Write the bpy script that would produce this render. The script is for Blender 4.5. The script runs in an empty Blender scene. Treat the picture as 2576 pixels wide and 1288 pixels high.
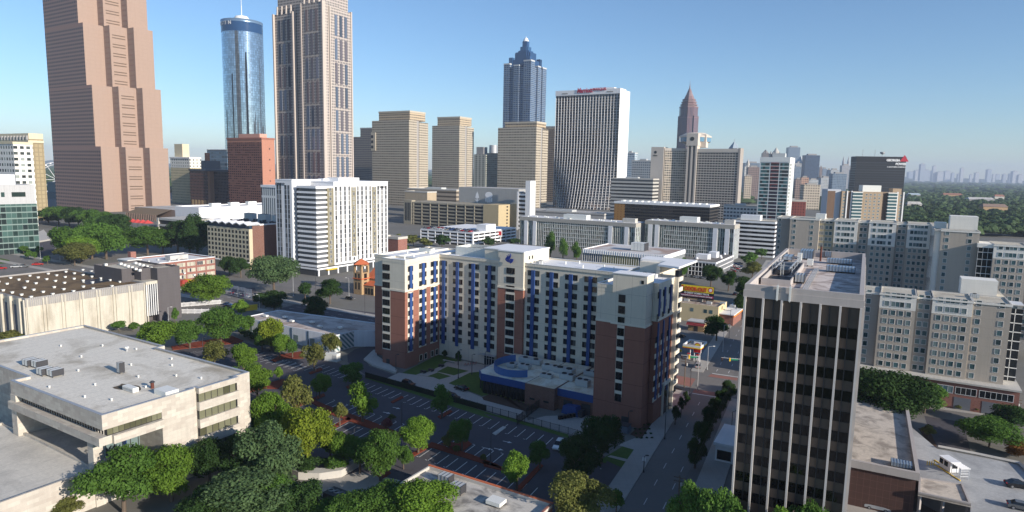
import bpy, bmesh, math, random
import numpy as np
from mathutils import Vector, Matrix
rnd = random.Random(11)
sc = bpy.context.scene
LINK = sc.collection.objects.link
R = math.radians

# ------------------------------------------------------------------ camera, sky, sun, exposure
FPX, PITCH, ROLL, CAMH = 1663.7, 0.129, 0.0199, 65.0      # focal length for a 2576 px wide picture
SUN_EL, SUN_AZ = 18.5, -39.0                              # azimuth counted from +X, counter-clockwise
HAZE = 0.00007
cp, sp, cr, sr = math.cos(PITCH), math.sin(PITCH), math.cos(ROLL), math.sin(ROLL)
cam = bpy.data.cameras.new('camera'); camo = bpy.data.objects.new('camera', cam); LINK(camo)
cam.sensor_width = 36.0; cam.lens = 36.0*FPX/2576.0; cam.clip_start = 1.0; cam.clip_end = 60000.0
rx = Vector((cr, sr*sp, sr*cp)); ux = Vector((-sr, cr*sp, cr*cp)); fx = Vector((0, cp, -sp))
m = Matrix.Identity(4)
for i in range(3):
    m[i][0] = rx[i]; m[i][1] = ux[i]; m[i][2] = -fx[i]
m[2][3] = CAMH
camo.matrix_world = m
sc.camera = camo
w = bpy.data.worlds.new('World'); sc.world = w; w.use_nodes = True
nt = w.node_tree; sky = nt.nodes.new('ShaderNodeTexSky'); sky.sky_type = 'NISHITA'; sky.sun_disc = False
sky.sun_elevation = R(SUN_EL); sky.sun_rotation = R(90.0 - SUN_AZ)
sky.altitude = 300.0; sky.air_density = 1.0; sky.dust_density = 0.15; sky.ozone_density = 4.5
nt.links.new(sky.outputs[0], nt.nodes['Background'].inputs[0])
nt.nodes['Background'].inputs[1].default_value = 0.078
sun = bpy.data.lights.new('sun', 'SUN'); suno = bpy.data.objects.new('sun', sun); LINK(suno)
sun.energy = 3.35; sun.angle = R(0.55); sun.color = (1.0, 0.91, 0.80)
sd = Vector((math.cos(R(SUN_AZ))*math.cos(R(SUN_EL)), math.sin(R(SUN_AZ))*math.cos(R(SUN_EL)), math.sin(R(SUN_EL))))
suno.rotation_euler = sd.to_track_quat('Z', 'Y').to_euler(); suno.location = (300, -300, 400)
sc.view_settings.view_transform = 'Standard'; sc.view_settings.look = 'None'
sc.view_settings.exposure = 1.0; sc.view_settings.gamma = 1.0; sc.view_settings.use_curve_mapping = False
sc.cycles.max_bounces = 6; sc.cycles.diffuse_bounces = 4; sc.cycles.glossy_bounces = 2; sc.cycles.transmission_bounces = 2
sc.cycles.transparent_max_bounces = 4; sc.cycles.volume_bounces = 0; sc.cycles.caustics_reflective = False; sc.cycles.caustics_refractive = False

# ------------------------------------------------------------------ surveying: picture bearing -> ground plan
def ray(px, py):
    a = (px-1288)/FPX; b = -(py-644)/FPX
    x = a*cr-b*sr; u = a*sr+b*cr
    return (x, cp+u*sp, -sp+u*cp)
def P(px, py, z=0.0):
    d = ray(px, py); t = (z-CAMH)/d[2]
    return (d[0]*t, d[1]*t)
def D(px, py, y):
    d = ray(px, py); t = y/d[1]
    return (d[0]*t, y, CAMH+d[2]*t)
def proj(x, y, z):
    z -= CAMH
    X = x; Y = y*cp-z*sp; U = y*sp+z*cp
    a = X*cr+U*sr; b = -X*sr+U*cr
    return (1288+FPX*a/max(Y, .1), 644-FPX*b/max(Y, .1))
def height_at(px, py, xy):
    d = ray(px, py); t = math.hypot(*xy)/math.hypot(d[0], d[1])
    return CAMH+d[2]*t
class Fr:
    """plan frame: origin c, local x along azimuth az, local y into the depth"""
    def __init__(s, c, az):
        s.c = (c[0], c[1]); s.az = R(az)
        s.u = (math.cos(s.az), math.sin(s.az)); s.n = (-s.u[1], s.u[0])
    def w(s, x, y): return (s.c[0]+s.u[0]*x+s.n[0]*y, s.c[1]+s.u[1]*x+s.n[1]*y)
    def loc(s, p):
        dx, dy = p[0]-s.c[0], p[1]-s.c[1]
        return (dx*s.u[0]+dy*s.u[1], dx*s.n[0]+dy*s.n[1])
    def onY(s, px, py, y=0.0):      # (x, z) on the plane local y = y
        d = ray(px, py); dl = (d[0]*s.u[0]+d[1]*s.u[1], d[0]*s.n[0]+d[1]*s.n[1]); o = s.loc((0, 0))
        t = (y-o[1])/dl[1]
        return (o[0]+dl[0]*t, CAMH+d[2]*t)
    def onX(s, px, py, x=0.0):      # (y, z) on the plane local x = x
        d = ray(px, py); dl = (d[0]*s.u[0]+d[1]*s.u[1], d[0]*s.n[0]+d[1]*s.n[1]); o = s.loc((0, 0))
        t = (x-o[0])/dl[0]
        return (o[1]+dl[1]*t, CAMH+d[2]*t)
    def pz(s, px, py, z=0.0): return s.loc(P(px, py, z))

# ------------------------------------------------------------------ objects
def tag(o, label=None, cat=None, group=None, kind=None):
    if label: o['label'] = label
    if cat: o['category'] = cat
    if group: o['group'] = group
    if kind: o['kind'] = kind
    return o
def thing(name, label, cat, x, y, rz=0.0, z=0.0, group=None):
    o = bpy.data.objects.new(name, None); LINK(o); o.empty_display_size = .5
    o.location = (x, y, z); o.rotation_euler = (0, 0, rz)
    return tag(o, label, cat, group)
def fthing(name, label, cat, fr, group=None):
    return thing(name, label, cat, fr.c[0], fr.c[1], fr.az, 0.0, group)

class MB:
    def __init__(s): s.v = []; s.f = []; s.m = []
    def add(s, vs, fs, m=0):
        k = len(s.v); s.v.extend(vs)
        for f in fs: s.f.append([k+i for i in f]); s.m.append(m)
        return s
    def quad(s, a, b, c, d, m=0): return s.add([a, b, c, d], [(0, 1, 2, 3)], m)
    def box(s, x0, x1, y0, y1, z0, z1, m=0, bottom=False):
        vs = [(x0,y0,z0),(x1,y0,z0),(x1,y1,z0),(x0,y1,z0),(x0,y0,z1),(x1,y0,z1),(x1,y1,z1),(x0,y1,z1)]
        fs = [(0,1,5,4),(1,2,6,5),(2,3,7,6),(3,0,4,7),(4,5,6,7)]
        if bottom: fs.append((3,2,1,0))
        return s.add(vs, fs, m)
    def prism(s, pts, z0, z1, m=0, mtop=None, bottom=False):
        a = sum(pts[i][0]*pts[(i+1) % len(pts)][1]-pts[(i+1) % len(pts)][0]*pts[i][1] for i in range(len(pts)))
        if a < 0: pts = pts[::-1]
        n = len(pts)
        s.add([(p[0],p[1],z0) for p in pts]+[(p[0],p[1],z1) for p in pts], [(i,(i+1) % n,n+(i+1) % n,n+i) for i in range(n)], m)
        s.add([(p[0],p[1],z1) for p in pts], [tuple(range(n))], m if mtop is None else mtop)
        if bottom: s.add([(p[0],p[1],z0) for p in pts], [tuple(range(n))[::-1]], m)
        return s
    def wallring(s, pts, z0, z1, th, m=0):
        """parapet: a ring of wall of thickness th standing inside the closed outline pts (counter-clockwise)"""
        a = sum(pts[i][0]*pts[(i+1) % len(pts)][1]-pts[(i+1) % len(pts)][0]*pts[i][1] for i in range(len(pts)))
        if a < 0: pts = pts[::-1]
        n = len(pts); q = []
        for i in range(n):
            p0, p1, p2 = Vector(pts[i-1]), Vector(pts[i]), Vector(pts[(i+1) % n])
            d1 = (p1-p0).normalized(); d2 = (p2-p1).normalized()
            n1 = Vector((-d1.y, d1.x)); n2 = Vector((-d2.y, d2.x))
            b = n1+n2; b = b/max(.3, b.dot(n1)) if b.length > 1e-6 else n1
            q.append((p1.x+b.x*th, p1.y+b.y*th))
        vs = [(p[0],p[1],z) for z in (z0, z1) for p in pts]+[(p[0],p[1],z) for z in (z0, z1) for p in q]
        fs = []
        for i in range(n):
            j = (i+1) % n
            fs += [(i,j,n+j,n+i), (n+i,n+j,3*n+j,3*n+i), (2*n+j,2*n+i,3*n+i,3*n+j)]
        return s.add(vs, fs, m)
    def cyl(s, x, y, z0, z1, r0, r1=None, n=12, m=0, cap=True):
        r1 = r0 if r1 is None else r1
        vs = [(x+r0*math.cos(2*math.pi*i/n), y+r0*math.sin(2*math.pi*i/n), z0) for i in range(n)]
        vs += [(x+r1*math.cos(2*math.pi*i/n), y+r1*math.sin(2*math.pi*i/n), z1) for i in range(n)]
        fs = [(i,(i+1) % n,n+(i+1) % n,n+i) for i in range(n)]
        if cap: fs.append(tuple(range(n, 2*n)))
        return s.add(vs, fs, m)
    def tube(s, a, b, r, r2=None, n=6, m=0):
        a = Vector(a); b = Vector(b); d = (b-a)
        if d.length < 1e-6: return s
        q = d.to_track_quat('Z', 'Y'); r2 = r if r2 is None else r2; vs = []
        for c, rr in ((a, r), (b, r2)):
            for i in range(n):
                vs.append(tuple(c+q @ Vector((rr*math.cos(2*math.pi*i/n), rr*math.sin(2*math.pi*i/n), 0))))
        fs = [(i,(i+1) % n,n+(i+1) % n,n+i) for i in range(n)]+[tuple(range(n, 2*n)), tuple(range(n))[::-1]]
        return s.add(vs, fs, m)
    def lathe(s, x, y, prof, n=24, m=0):
        k = len(prof)
        vs = [(x+r*math.cos(2*math.pi*i/n), y+r*math.sin(2*math.pi*i/n), z) for (r, z) in prof for i in range(n)]
        fs = [(j*n+i, j*n+(i+1) % n, (j+1)*n+(i+1) % n, (j+1)*n+i) for j in range(k-1) for i in range(n)]
        return s.add(vs, fs, m)
    def mesh(s, name, mats, smooth=False):
        me = bpy.data.meshes.new(name); me.from_pydata(s.v, [], s.f)
        for mt in (mats if isinstance(mats, (list, tuple)) else [mats]): me.materials.append(mt)
        me.polygons.foreach_set('material_index', s.m)
        if smooth: me.polygons.foreach_set('use_smooth', [True]*len(s.f))
        boxuv(me)
        return me
    def build(s, name, mats, parent=None, loc=(0, 0, 0), rz=0.0, smooth=False, kind=None, label=None):
        o = bpy.data.objects.new(name, s.mesh(name, mats, smooth)); LINK(o)
        o.location = loc; o.rotation_euler = (0, 0, rz)
        if parent is not None: o.parent = parent
        return tag(o, label, None, None, kind)
def boxuv(me):
    """UV in metres: walls run (along the wall, height), flat faces (x, y)"""
    me.update()
    n = len(me.loops)
    if n == 0: return
    uv = me.uv_layers.new(name='metres')
    co = np.empty(len(me.vertices)*3); me.vertices.foreach_get('co', co); co = co.reshape(-1, 3)
    vi = np.empty(n, dtype=np.int64); me.loops.foreach_get('vertex_index', vi)
    np_ = len(me.polygons); nr = np.empty(np_*3); me.polygons.foreach_get('normal', nr); nr = nr.reshape(-1, 3)
    lt = np.empty(np_, dtype=np.int64); me.polygons.foreach_get('loop_total', lt)
    pi = np.repeat(np.arange(np_), lt); N = nr[pi]; C = co[vi]
    flat = np.abs(N[:, 2]) > .7
    h = np.maximum(np.hypot(N[:, 0], N[:, 1]), 1e-6)
    tx, ty = -N[:, 1]/h, N[:, 0]/h
    u = np.where(flat, C[:, 0], C[:, 0]*tx+C[:, 1]*ty); v = np.where(flat, C[:, 1], C[:, 2])
    uv.data.foreach_set('uv', np.stack([u, v], 1).ravel())
def flat_poly(name, pts, z, mat, parent=None, kind=None):
    mb = MB(); a = sum(pts[i][0]*pts[(i+1) % len(pts)][1]-pts[(i+1) % len(pts)][0]*pts[i][1] for i in range(len(pts)))
    if a < 0: pts = pts[::-1]
    mb.add([(p[0], p[1], z) for p in pts], [tuple(range(len(pts)))])
    return mb.build(name, mat, parent, kind=kind)
def patch(name, pix, z, mat, kind='structure'):
    return flat_poly(name, [P(x, y, 0) for x, y in pix], z, mat, None, kind)
def slab(name, pix, z0, z1, mat, kind='structure'):
    return MB().prism([P(x, y, 0) for x, y in pix], z0, z1).build(name, mat, None, kind=kind)

# ------------------------------------------------------------------ materials
def _new(name):
    mt = bpy.data.materials.new(name); mt.use_nodes = True
    n = mt.node_tree; b = n.nodes['Principled BSDF']
    return mt, n, b
class NG:
    """tiny node-graph helper"""
    def __init__(s, n): s.n = n
    def node(s, t, **k):
        x = s.n.nodes.new(t)
        for a, b in k.items(): setattr(x, a, b)
        return x
    def lk(s, a, b): s.n.links.new(a, b)
    def val(s, sock, v):
        if isinstance(v, (int, float)): sock.default_value = v
        elif isinstance(v, (tuple, list)): sock.default_value = (*v, 1.0) if len(v) == 3 and len(sock.default_value) == 4 else v
        else: s.lk(v, sock)
    def math(s, op, a, b=0.0, c=None):
        x = s.node('ShaderNodeMath', operation=op); s.val(x.inputs[0], a); s.val(x.inputs[1], b)
        if c is not None: s.val(x.inputs[2], c)
        return x.outputs[0]
    def mix(s, f, a, b, mode='MIX'):
        x = s.node('ShaderNodeMix', data_type='RGBA', blend_type=mode)
        s.val(x.inputs[0], f); s.val(x.inputs[6], a); s.val(x.inputs[7], b)
        return x.outputs[2]
    def coord(s, which='UV'):
        return s.node('ShaderNodeTexCoord').outputs[which]
    def noise(s, vec, scale, detail=3.0, rough=.55, dist=0.0):
        x = s.node('ShaderNodeTexNoise'); s.lk(vec, x.inputs['Vector'])
        x.inputs['Scale'].default_value = scale; x.inputs['Detail'].default_value = detail
        x.inputs['Roughness'].default_value = rough; x.inputs['Distortion'].default_value = dist
        return x.outputs['Fac']
    def mapping(s, vec, scale=(1, 1, 1), loc=(0, 0, 0), rot=(0, 0, 0)):
        x = s.node('ShaderNodeMapping'); s.lk(vec, x.inputs[0])
        x.inputs['Scale'].default_value = scale; x.inputs['Location'].default_value = loc; x.inputs['Rotation'].default_value = rot
        return x.outputs[0]
    def ramp(s, f, lo, hi):
        x = s.node('ShaderNodeMapRange'); s.val(x.inputs[0], f); x.inputs[1].default_value = lo; x.inputs[2].default_value = hi
        return x.outputs[0]
    def sep(s, vec):
        x = s.node('ShaderNodeSeparateXYZ'); s.lk(vec, x.inputs[0]); return x.outputs
    def line(s, c, pitch, width, off=0.0):
        """1 where the coordinate c lies in a line of the given width every pitch"""
        f = s.math('FRACT', s.math('DIVIDE', s.math('ADD', c, off), pitch))
        return s.math('LESS_THAN', f, width/pitch)
MATS = {}
def alb(c, k=1.22): return tuple(min(.80, x*k) for x in c)
def wall(name, col, var=.12, joints=None, jdark=.72, rough=.85, streak=.15, brick=None, spec=.3, stain=None):
    """plaster / concrete / stone / brick wall: mottled, streaked by rain, panel joints or courses every (pu, pv)"""
    if name in MATS: return MATS[name]
    mt, n, b = _new(name); g = NG(n); uv = g.coord('UV'); ob = g.coord('Object')
    c = alb(col)
    f1 = g.noise(ob, .35, 4, .6); f2 = g.noise(g.mapping(uv, (1.2, .06, 1)), 1.0, 3)
    k = g.math('ADD', g.math('MULTIPLY_ADD', f1, var*2, 1-var), g.math('MULTIPLY_ADD', f2, streak*2, -streak))
    f3 = g.noise(ob, 3.5, 2, .6); k = g.math('ADD', k, g.math('MULTIPLY_ADD', f3, var, -var*.5))
    base = (*c, 1)
    if brick:
        t = g.node('ShaderNodeTexBrick'); g.lk(uv, t.inputs['Vector'])
        t.inputs['Color1'].default_value = base; t.inputs['Color2'].default_value = (c[0]*.78, c[1]*.74, c[2]*.74, 1)
        t.inputs['Mortar'].default_value = (*[x*.6+.12 for x in c], 1) if brick[0] < 1 else (*[x*jdark for x in c], 1)
        t.inputs['Scale'].default_value = 1.0; t.inputs['Brick Width'].default_value = brick[0]; t.inputs['Row Height'].default_value = brick[1]
        t.inputs['Mortar Size'].default_value = brick[2]; t.inputs['Mortar Smooth'].default_value = .2
        colr = t.outputs['Color']
    else:
        r = g.node('ShaderNodeRGB'); r.outputs[0].default_value = base; colr = r.outputs[0]
    if joints:
        s3 = g.sep(uv); pu, pv = joints[0], joints[1]; ou = joints[2] if len(joints) > 2 else 0; ov = joints[3] if len(joints) > 3 else 0
        lw = joints[4] if len(joints) > 4 else .09
        j = None
        if pu: j = g.line(s3[0], pu, lw, ou)
        if pv:
            j2 = g.line(s3[1], pv, lw, ov); j = j2 if j is None else g.math('MAXIMUM', j, j2)
        colr = g.mix(j, colr, tuple(x*jdark for x in c))
    if stain:
        f4 = g.ramp(g.noise(g.mapping(ob, (1, 1, .35)), .22, 5, .65), .48, .7)
        colr = g.mix(g.math('MULTIPLY', f4, .7), colr, stain)
    colr = g.mix(1.0, colr, _grey(g, k), 'MULTIPLY')
    g.lk(colr, b.inputs['Base Color']); b.inputs['Roughness'].default_value = rough; b.inputs['Specular IOR Level'].default_value = spec
    MATS[name] = mt; return mt
def _grey(g, k):
    x = g.node('ShaderNodeCombineColor')
    for i in range(3): g.lk(k, x.inputs[i])
    return x.outputs[0]
def plain(name, col, rough=.6, metal=0.0, var=.08, spec=.4, scale=1.5):
    if name in MATS: return MATS[name]
    mt, n, b = _new(name); g = NG(n)
    ob = g.coord('Object'); f = g.math('ADD', g.math('MULTIPLY', g.noise(ob, scale, 4, .6), .7), g.math('MULTIPLY', g.noise(ob, scale*9, 3, .65), .3))
    g.lk(g.mix(1.0, alb(col), _grey(g, g.math('MULTIPLY_ADD', f, var*2, 1-var)), 'MULTIPLY'), b.inputs['Base Color'])
    b.inputs['Roughness'].default_value = rough; b.inputs['Metallic'].default_value = metal; b.inputs['Specular IOR Level'].default_value = spec
    MATS[name] = mt; return mt
def glass(name, col, rough=.06, spec=.5, blinds=None, var=.5, metal=0.0, amount=.35):
    """window glass: dark room behind, some panes with pale blinds, sky reflected by the coat"""
    if name in MATS: return MATS[name]
    mt, n, b = _new(name); g = NG(n)
    oi = g.node('ShaderNodeObjectInfo').outputs['Random']; isl = g.node('ShaderNodeNewGeometry').outputs['Random Per Island']
    r = g.math('FRACT', g.math('ADD', g.math('MULTIPLY', oi, 7.31), isl))
    c = g.mix(1.0, tuple(col), _grey(g, g.math('MULTIPLY_ADD', r, var*2, 1-var)), 'MULTIPLY')
    if blinds: c = g.mix(g.math('GREATER_THAN', g.math('FRACT', g.math('MULTIPLY', r, 13.7)), 1-amount), c, tuple(blinds))
    g.lk(c, b.inputs['Base Color']); b.inputs['Roughness'].default_value = rough
    b.inputs['Specular IOR Level'].default_value = spec; b.inputs['Metallic'].default_value = metal
    nz = g.noise(g.coord('Object'), .25, 1); bp = g.node('ShaderNodeBump'); bp.inputs['Strength'].default_value = .06; bp.inputs['Distance'].default_value = 1.0
    g.lk(nz, bp.inputs['Height']); g.lk(bp.outputs[0], b.inputs['Normal'])
    MATS[name] = mt; return mt
def grid(name, wcol, gcol, pu, pv, fu, fv, ou=0.0, ov=0.0, rough=.12, var=.6, wvar=.1, z0=-1e4, z1=1e5, blinds=None, bam=.2, wrough=.8, uvs=None):
    """far facade: glazing cells of pu x pv metres, openings fu x fv of the cell, set in a wall"""
    if name in MATS: return MATS[name]
    mt, n, b = _new(name); g = NG(n); uv = g.coord('UV'); s3 = g.sep(uv); ob = g.coord('Object')
    cu = g.math('DIVIDE', g.math('ADD', s3[0], ou), pu); cv = g.math('DIVIDE', g.math('ADD', s3[1], ov), pv)
    iu = g.math('LESS_THAN', g.math('FRACT', cu), fu); iv = g.math('LESS_THAN', g.math('FRACT', cv), fv)
    inside = g.math('MULTIPLY', iu, iv)
    inside = g.math('MULTIPLY', inside, g.math('MULTIPLY', g.math('GREATER_THAN', s3[1], z0), g.math('LESS_THAN', s3[1], z1)))
    nrm = g.sep(g.node('ShaderNodeNewGeometry').outputs['Normal'])
    inside = g.math('MULTIPLY', inside, g.math('LESS_THAN', g.math('ABSOLUTE', nrm[2]), .5))
    cell = g.node('ShaderNodeCombineXYZ'); g.lk(g.math('FLOOR', cu), cell.inputs[0]); g.lk(g.math('FLOOR', cv), cell.inputs[1])
    wn = g.node('ShaderNodeTexWhiteNoise', noise_dimensions='2D'); g.lk(cell.outputs[0], wn.inputs['Vector'])
    gc = g.mix(1.0, tuple(gcol), _grey(g, g.math('MULTIPLY_ADD', wn.outputs['Value'], var*2, 1-var)), 'MULTIPLY')
    if blinds:
        w2 = g.math('FRACT', g.math('MULTIPLY', wn.outputs['Value'], 17.3)); gc = g.mix(g.math('GREATER_THAN', w2, 1-bam), gc, tuple(blinds))
    f1 = g.noise(ob, .2, 4, .6)
    wc = g.mix(1.0, alb(wcol, 1.12), _grey(g, g.math('MULTIPLY_ADD', f1, wvar*2, 1-wvar)), 'MULTIPLY')
    g.lk(g.mix(inside, wc, gc), b.inputs['Base Color'])
    g.lk(g.math('MULTIPLY_ADD', inside, rough-wrough, wrough), b.inputs['Roughness'])
    MATS[name] = mt; return mt
def roofmat(name, col, dark, scale=.08, amt=.6, rough=.9, seams=None, thr=(.45, .62)):
    if name in MATS: return MATS[name]
    mt, n, b = _new(name); g = NG(n); ob = g.coord('Object')
    f = g.ramp(g.noise(ob, scale, 6, .62, .6), *thr); f2 = g.noise(ob, 1.6, 4, .65)
    c = g.mix(g.math('MULTIPLY', f, amt), alb(col), alb(dark))
    c = g.mix(1.0, c, _grey(g, g.math('MULTIPLY_ADD', f2, .5, .75)), 'MULTIPLY')
    if seams:
        s3 = g.sep(ob); j = g.line(s3[0], seams, .12); c = g.mix(g.math('MULTIPLY', j, .35), c, tuple(x*.55 for x in col))
    g.lk(c, b.inputs['Base Color']); b.inputs['Roughness'].default_value = rough; b.inputs['Specular IOR Level'].default_value = .25
    MATS[name] = mt; return mt
def leafmat(name, col, col2, trans=.38):
    mt, n, b = _new(name); g = NG(n)
    isl = g.node('ShaderNodeNewGeometry').outputs['Random Per Island']; oi = g.node('ShaderNodeObjectInfo').outputs['Random']
    nz = g.noise(g.coord('Object'), .45, 3)
    f = g.math('ADD', g.math('MULTIPLY', isl, .55), g.math('MULTIPLY_ADD', nz, 1.1, -.3))
    c = g.mix(f, tuple(col), tuple(col2))
    c = g.mix(1.0, c, _grey(g, g.math('MULTIPLY_ADD', oi, .35, .82)), 'MULTIPLY')
    g.lk(c, b.inputs['Base Color']); b.inputs['Roughness'].default_value = .75; b.inputs['Specular IOR Level'].default_value = .12
    tr = g.node('ShaderNodeBsdfTranslucent'); g.lk(c, tr.inputs['Color']); ms = g.node('ShaderNodeMixShader'); ms.inputs[0].default_value = trans
    g.lk(b.outputs[0], ms.inputs[1]); g.lk(tr.outputs[0], ms.inputs[2]); g.lk(ms.outputs[0], n.nodes['Material Output'].inputs[0])
    MATS[name] = mt; return mt

# ------------------------------------------------------------------ windows: copies of one mesh per size; the largest stay parts
WMESH = {}
def win_mesh(w, h, cols, fr, gl, name, rows=1, fw=.09, sill=False):
    key = (round(w, 2), round(h, 2), cols, rows, fr.name, gl.name, name, fw, sill)
    if key in WMESH: return WMESH[key]
    b = MB()
    for i in range(cols):
        for j in range(rows):
            x0 = -w/2+w*i/cols; z0 = h*j/rows
            b.quad((x0, -.03, z0), (x0+w/cols, -.03, z0), (x0+w/cols, -.03, z0+h/rows), (x0, -.03, z0+h/rows), 1)
    def bar(x0, x1, z0, z1, d=.08): b.box(x0, x1, -d, 0, z0, z1, 0, True)
    bar(-w/2-fw, -w/2, -fw, h+fw); bar(w/2, w/2+fw, -fw, h+fw); bar(-w/2, w/2, h, h+fw); bar(-w/2, w/2, -fw, 0, .14 if sill else .08)
    for i in range(1, cols): bar(-w/2+w*i/cols-fw*.4, -w/2+w*i/cols+fw*.4, 0, h, .06)
    for j in range(1, rows): bar(-w/2, w/2, h*j/rows-fw*.4, h*j/rows+fw*.4, .07)
    WMESH[key] = b.mesh(name, [fr, gl]); return WMESH[key]
def area_px(parent, x, y, z, w, h):
    a = parent.rotation_euler.z; c, s = math.cos(a), math.sin(a)
    X = parent.location.x+c*x-s*y; Y = parent.location.y+s*x+c*y
    d = math.sqrt(X*X+Y*Y+(z-CAMH)**2)
    return w*h*(FPX*1024/2576/d)**2, proj(X, Y, z)
def repeat(parent, name, items, cap=96, minpx=4.0):
    """items: (mesh, x, y, z, rz, w, h). The largest in view are parts of their own, the rest one part"""
    sc_ = []
    for it in items:
        a, p = area_px(parent, it[1], it[2], it[3], it[5], it[6])
        if not (-40 < p[0] < 2616 and -40 < p[1] < 1330): a *= .01
        sc_.append((a, it))
    sc_.sort(key=lambda q: -q[0])
    k = [it for a, it in sc_[:cap] if a >= minpx]; rest = [it for a, it in sc_[len(k):]]
    for it in k:
        o = bpy.data.objects.new(name, it[0]); LINK(o); o.parent = parent; o.location = it[1:4]; o.rotation_euler = (0, 0, it[4])
    if rest: merge(parent, name, rest)
def merge(parent, name, rest):
    vs, fs, ms, mats = [], [], [], []
    cache = {}
    for it in rest:
        me = it[0]
        if me.name not in cache:
            co = np.empty(len(me.vertices)*3); me.vertices.foreach_get('co', co)
            mi = []
            for mt in me.materials:
                if mt not in mats: mats.append(mt)
                mi.append(mats.index(mt))
            cache[me.name] = (co.reshape(-1, 3), [tuple(p.vertices) for p in me.polygons], [mi[p.material_index] for p in me.polygons])
        co, pf, pm = cache[me.name]; c, s = math.cos(it[4]), math.sin(it[4]); k = len(vs)
        X = co[:, 0]*c-co[:, 1]*s+it[1]; Y = co[:, 0]*s+co[:, 1]*c+it[2]; Z = co[:, 2]+it[3]
        vs.extend(map(tuple, np.stack([X, Y, Z], 1))); fs.extend([tuple(i+k for i in f) for f in pf]); ms.extend(pm)
    me = bpy.data.meshes.new(name); me.from_pydata(vs, [], fs)
    for mt in mats: me.materials.append(mt)
    me.polygons.foreach_set('material_index', ms); boxuv(me)
    o = bpy.data.objects.new(name, me); LINK(o)
    if parent is not None: o.parent = parent
    o['kind'] = 'stuff'
    return o
FRONT, RIGHT, BACK, LEFT = 0.0, math.pi/2, math.pi, -math.pi/2
def copy_tree(o, parent=None):
    c = o.copy(); LINK(c)
    if parent is not None: c.parent = parent
    for ch in list(o.children): copy_tree(ch, c)
    return c
def text_mesh(s, size, depth=.12, bold=0.0, space=1.0):
    cu = bpy.data.curves.new('lettering', 'FONT'); cu.body = s; cu.size = size; cu.extrude = depth/2; cu.offset = bold; cu.space_character = space
    cu.align_x = 'LEFT'; o = bpy.data.objects.new('lettering', cu); LINK(o)
    dg = bpy.context.evaluated_depsgraph_get(); dg.update()
    me = bpy.data.meshes.new_from_object(o.evaluated_get(dg)); bpy.data.objects.remove(o); return me
def sign_text(s, size, mat, parent, x, y, z, rz=0.0, width=None, bold=0.0, name='lettering', depth=.15, italic=0.0):
    """raised letters standing on a wall that faces local -y (turned by rz); x is the left end, z the baseline"""
    me = text_mesh(s, size, depth, bold); co = np.empty(len(me.vertices)*3); me.vertices.foreach_get('co', co); co = co.reshape(-1, 3)
    k = (width/max(1e-6, co[:, 0].max()-co[:, 0].min())) if width else 1.0
    X = (co[:, 0]-co[:, 0].min())*k+co[:, 1]*italic; Z = co[:, 1].copy(); Y = -co[:, 2].copy()
    me.vertices.foreach_set('co', np.stack([X, Y-depth/2, Z], 1).ravel()); me.materials.clear(); me.materials.append(mat); me.update()
    o = bpy.data.objects.new(name, me); LINK(o); o.parent = parent; o.location = (x, y, z); o.rotation_euler = (0, 0, rz)
    return o
# ------------------------------------------------------------------ palette
M = {}
M['beige'] = wall('beige panel', (.55,.505,.415), .07, (4.2, 5.82, .2, .6, .10), .74, streak=.08)
M['beige2'] = wall('beige trim', (.60,.55,.455), .05, streak=.05)
M['brick'] = wall('red brick panel', (.25,.112,.08), .10, (0, 5.82, 0, .6, .13), .6, brick=None, streak=.1)
M['brickd'] = wall('brown brick', (.16,.07,.045), .14, brick=(.62,.24,.03), streak=.12)
M['brickr'] = wall('orange red brick', (.25,.10,.07), .14, brick=(.62,.24,.03), streak=.12)
M['blue'] = plain('blue metal panel', (.028,.066,.20), .4, 0, .05)
M['white'] = plain('white membrane', (.72,.72,.71), .7, 0, .06, scale=.4)
M['whitepaint'] = wall('white paint', (.76,.75,.72), .05, streak=.07)
M['winframe'] = plain('dark bronze frame', (.035,.033,.032), .45)
M['whiteframe'] = plain('white frame', (.56,.56,.55), .5)
M['glassd'] = glass('dark glass', (.012,.015,.018), .05, .5, None, .5)
M['glassb'] = glass('dark glass with blinds', (.014,.018,.022), .06, .5, (.10,.10,.09), .5, amount=.25)
M['glasst'] = glass('pale teal glass', (.05,.10,.11), .05, .6, (.16,.22,.22), .5, amount=.45)
M['glassbl'] = glass('blue grey glass', (.03,.06,.10), .05, .6, (.06,.10,.15), .5)
M['metal'] = plain('galvanised metal', (.36,.37,.38), .45, .4, .1)
M['unit'] = plain('grey unit casing', (.42,.43,.42), .5, .1, .12)
M['unitw'] = plain('pale unit casing', (.62,.62,.58), .5, 0, .1)
M['darkmetal'] = plain('dark metal', (.05,.05,.055), .5, .3)
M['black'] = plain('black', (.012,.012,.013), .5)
M['conc'] = wall('pale concrete', (.42,.40,.36), .12, streak=.1)
M['concd'] = wall('grey concrete', (.27,.26,.25), .14, streak=.12)
M['yellow'] = plain('yellow paint', (.65,.43,.03), .5)
M['redpaint'] = plain('red paint', (.45,.02,.02), .5)
FH = 2.91

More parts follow.
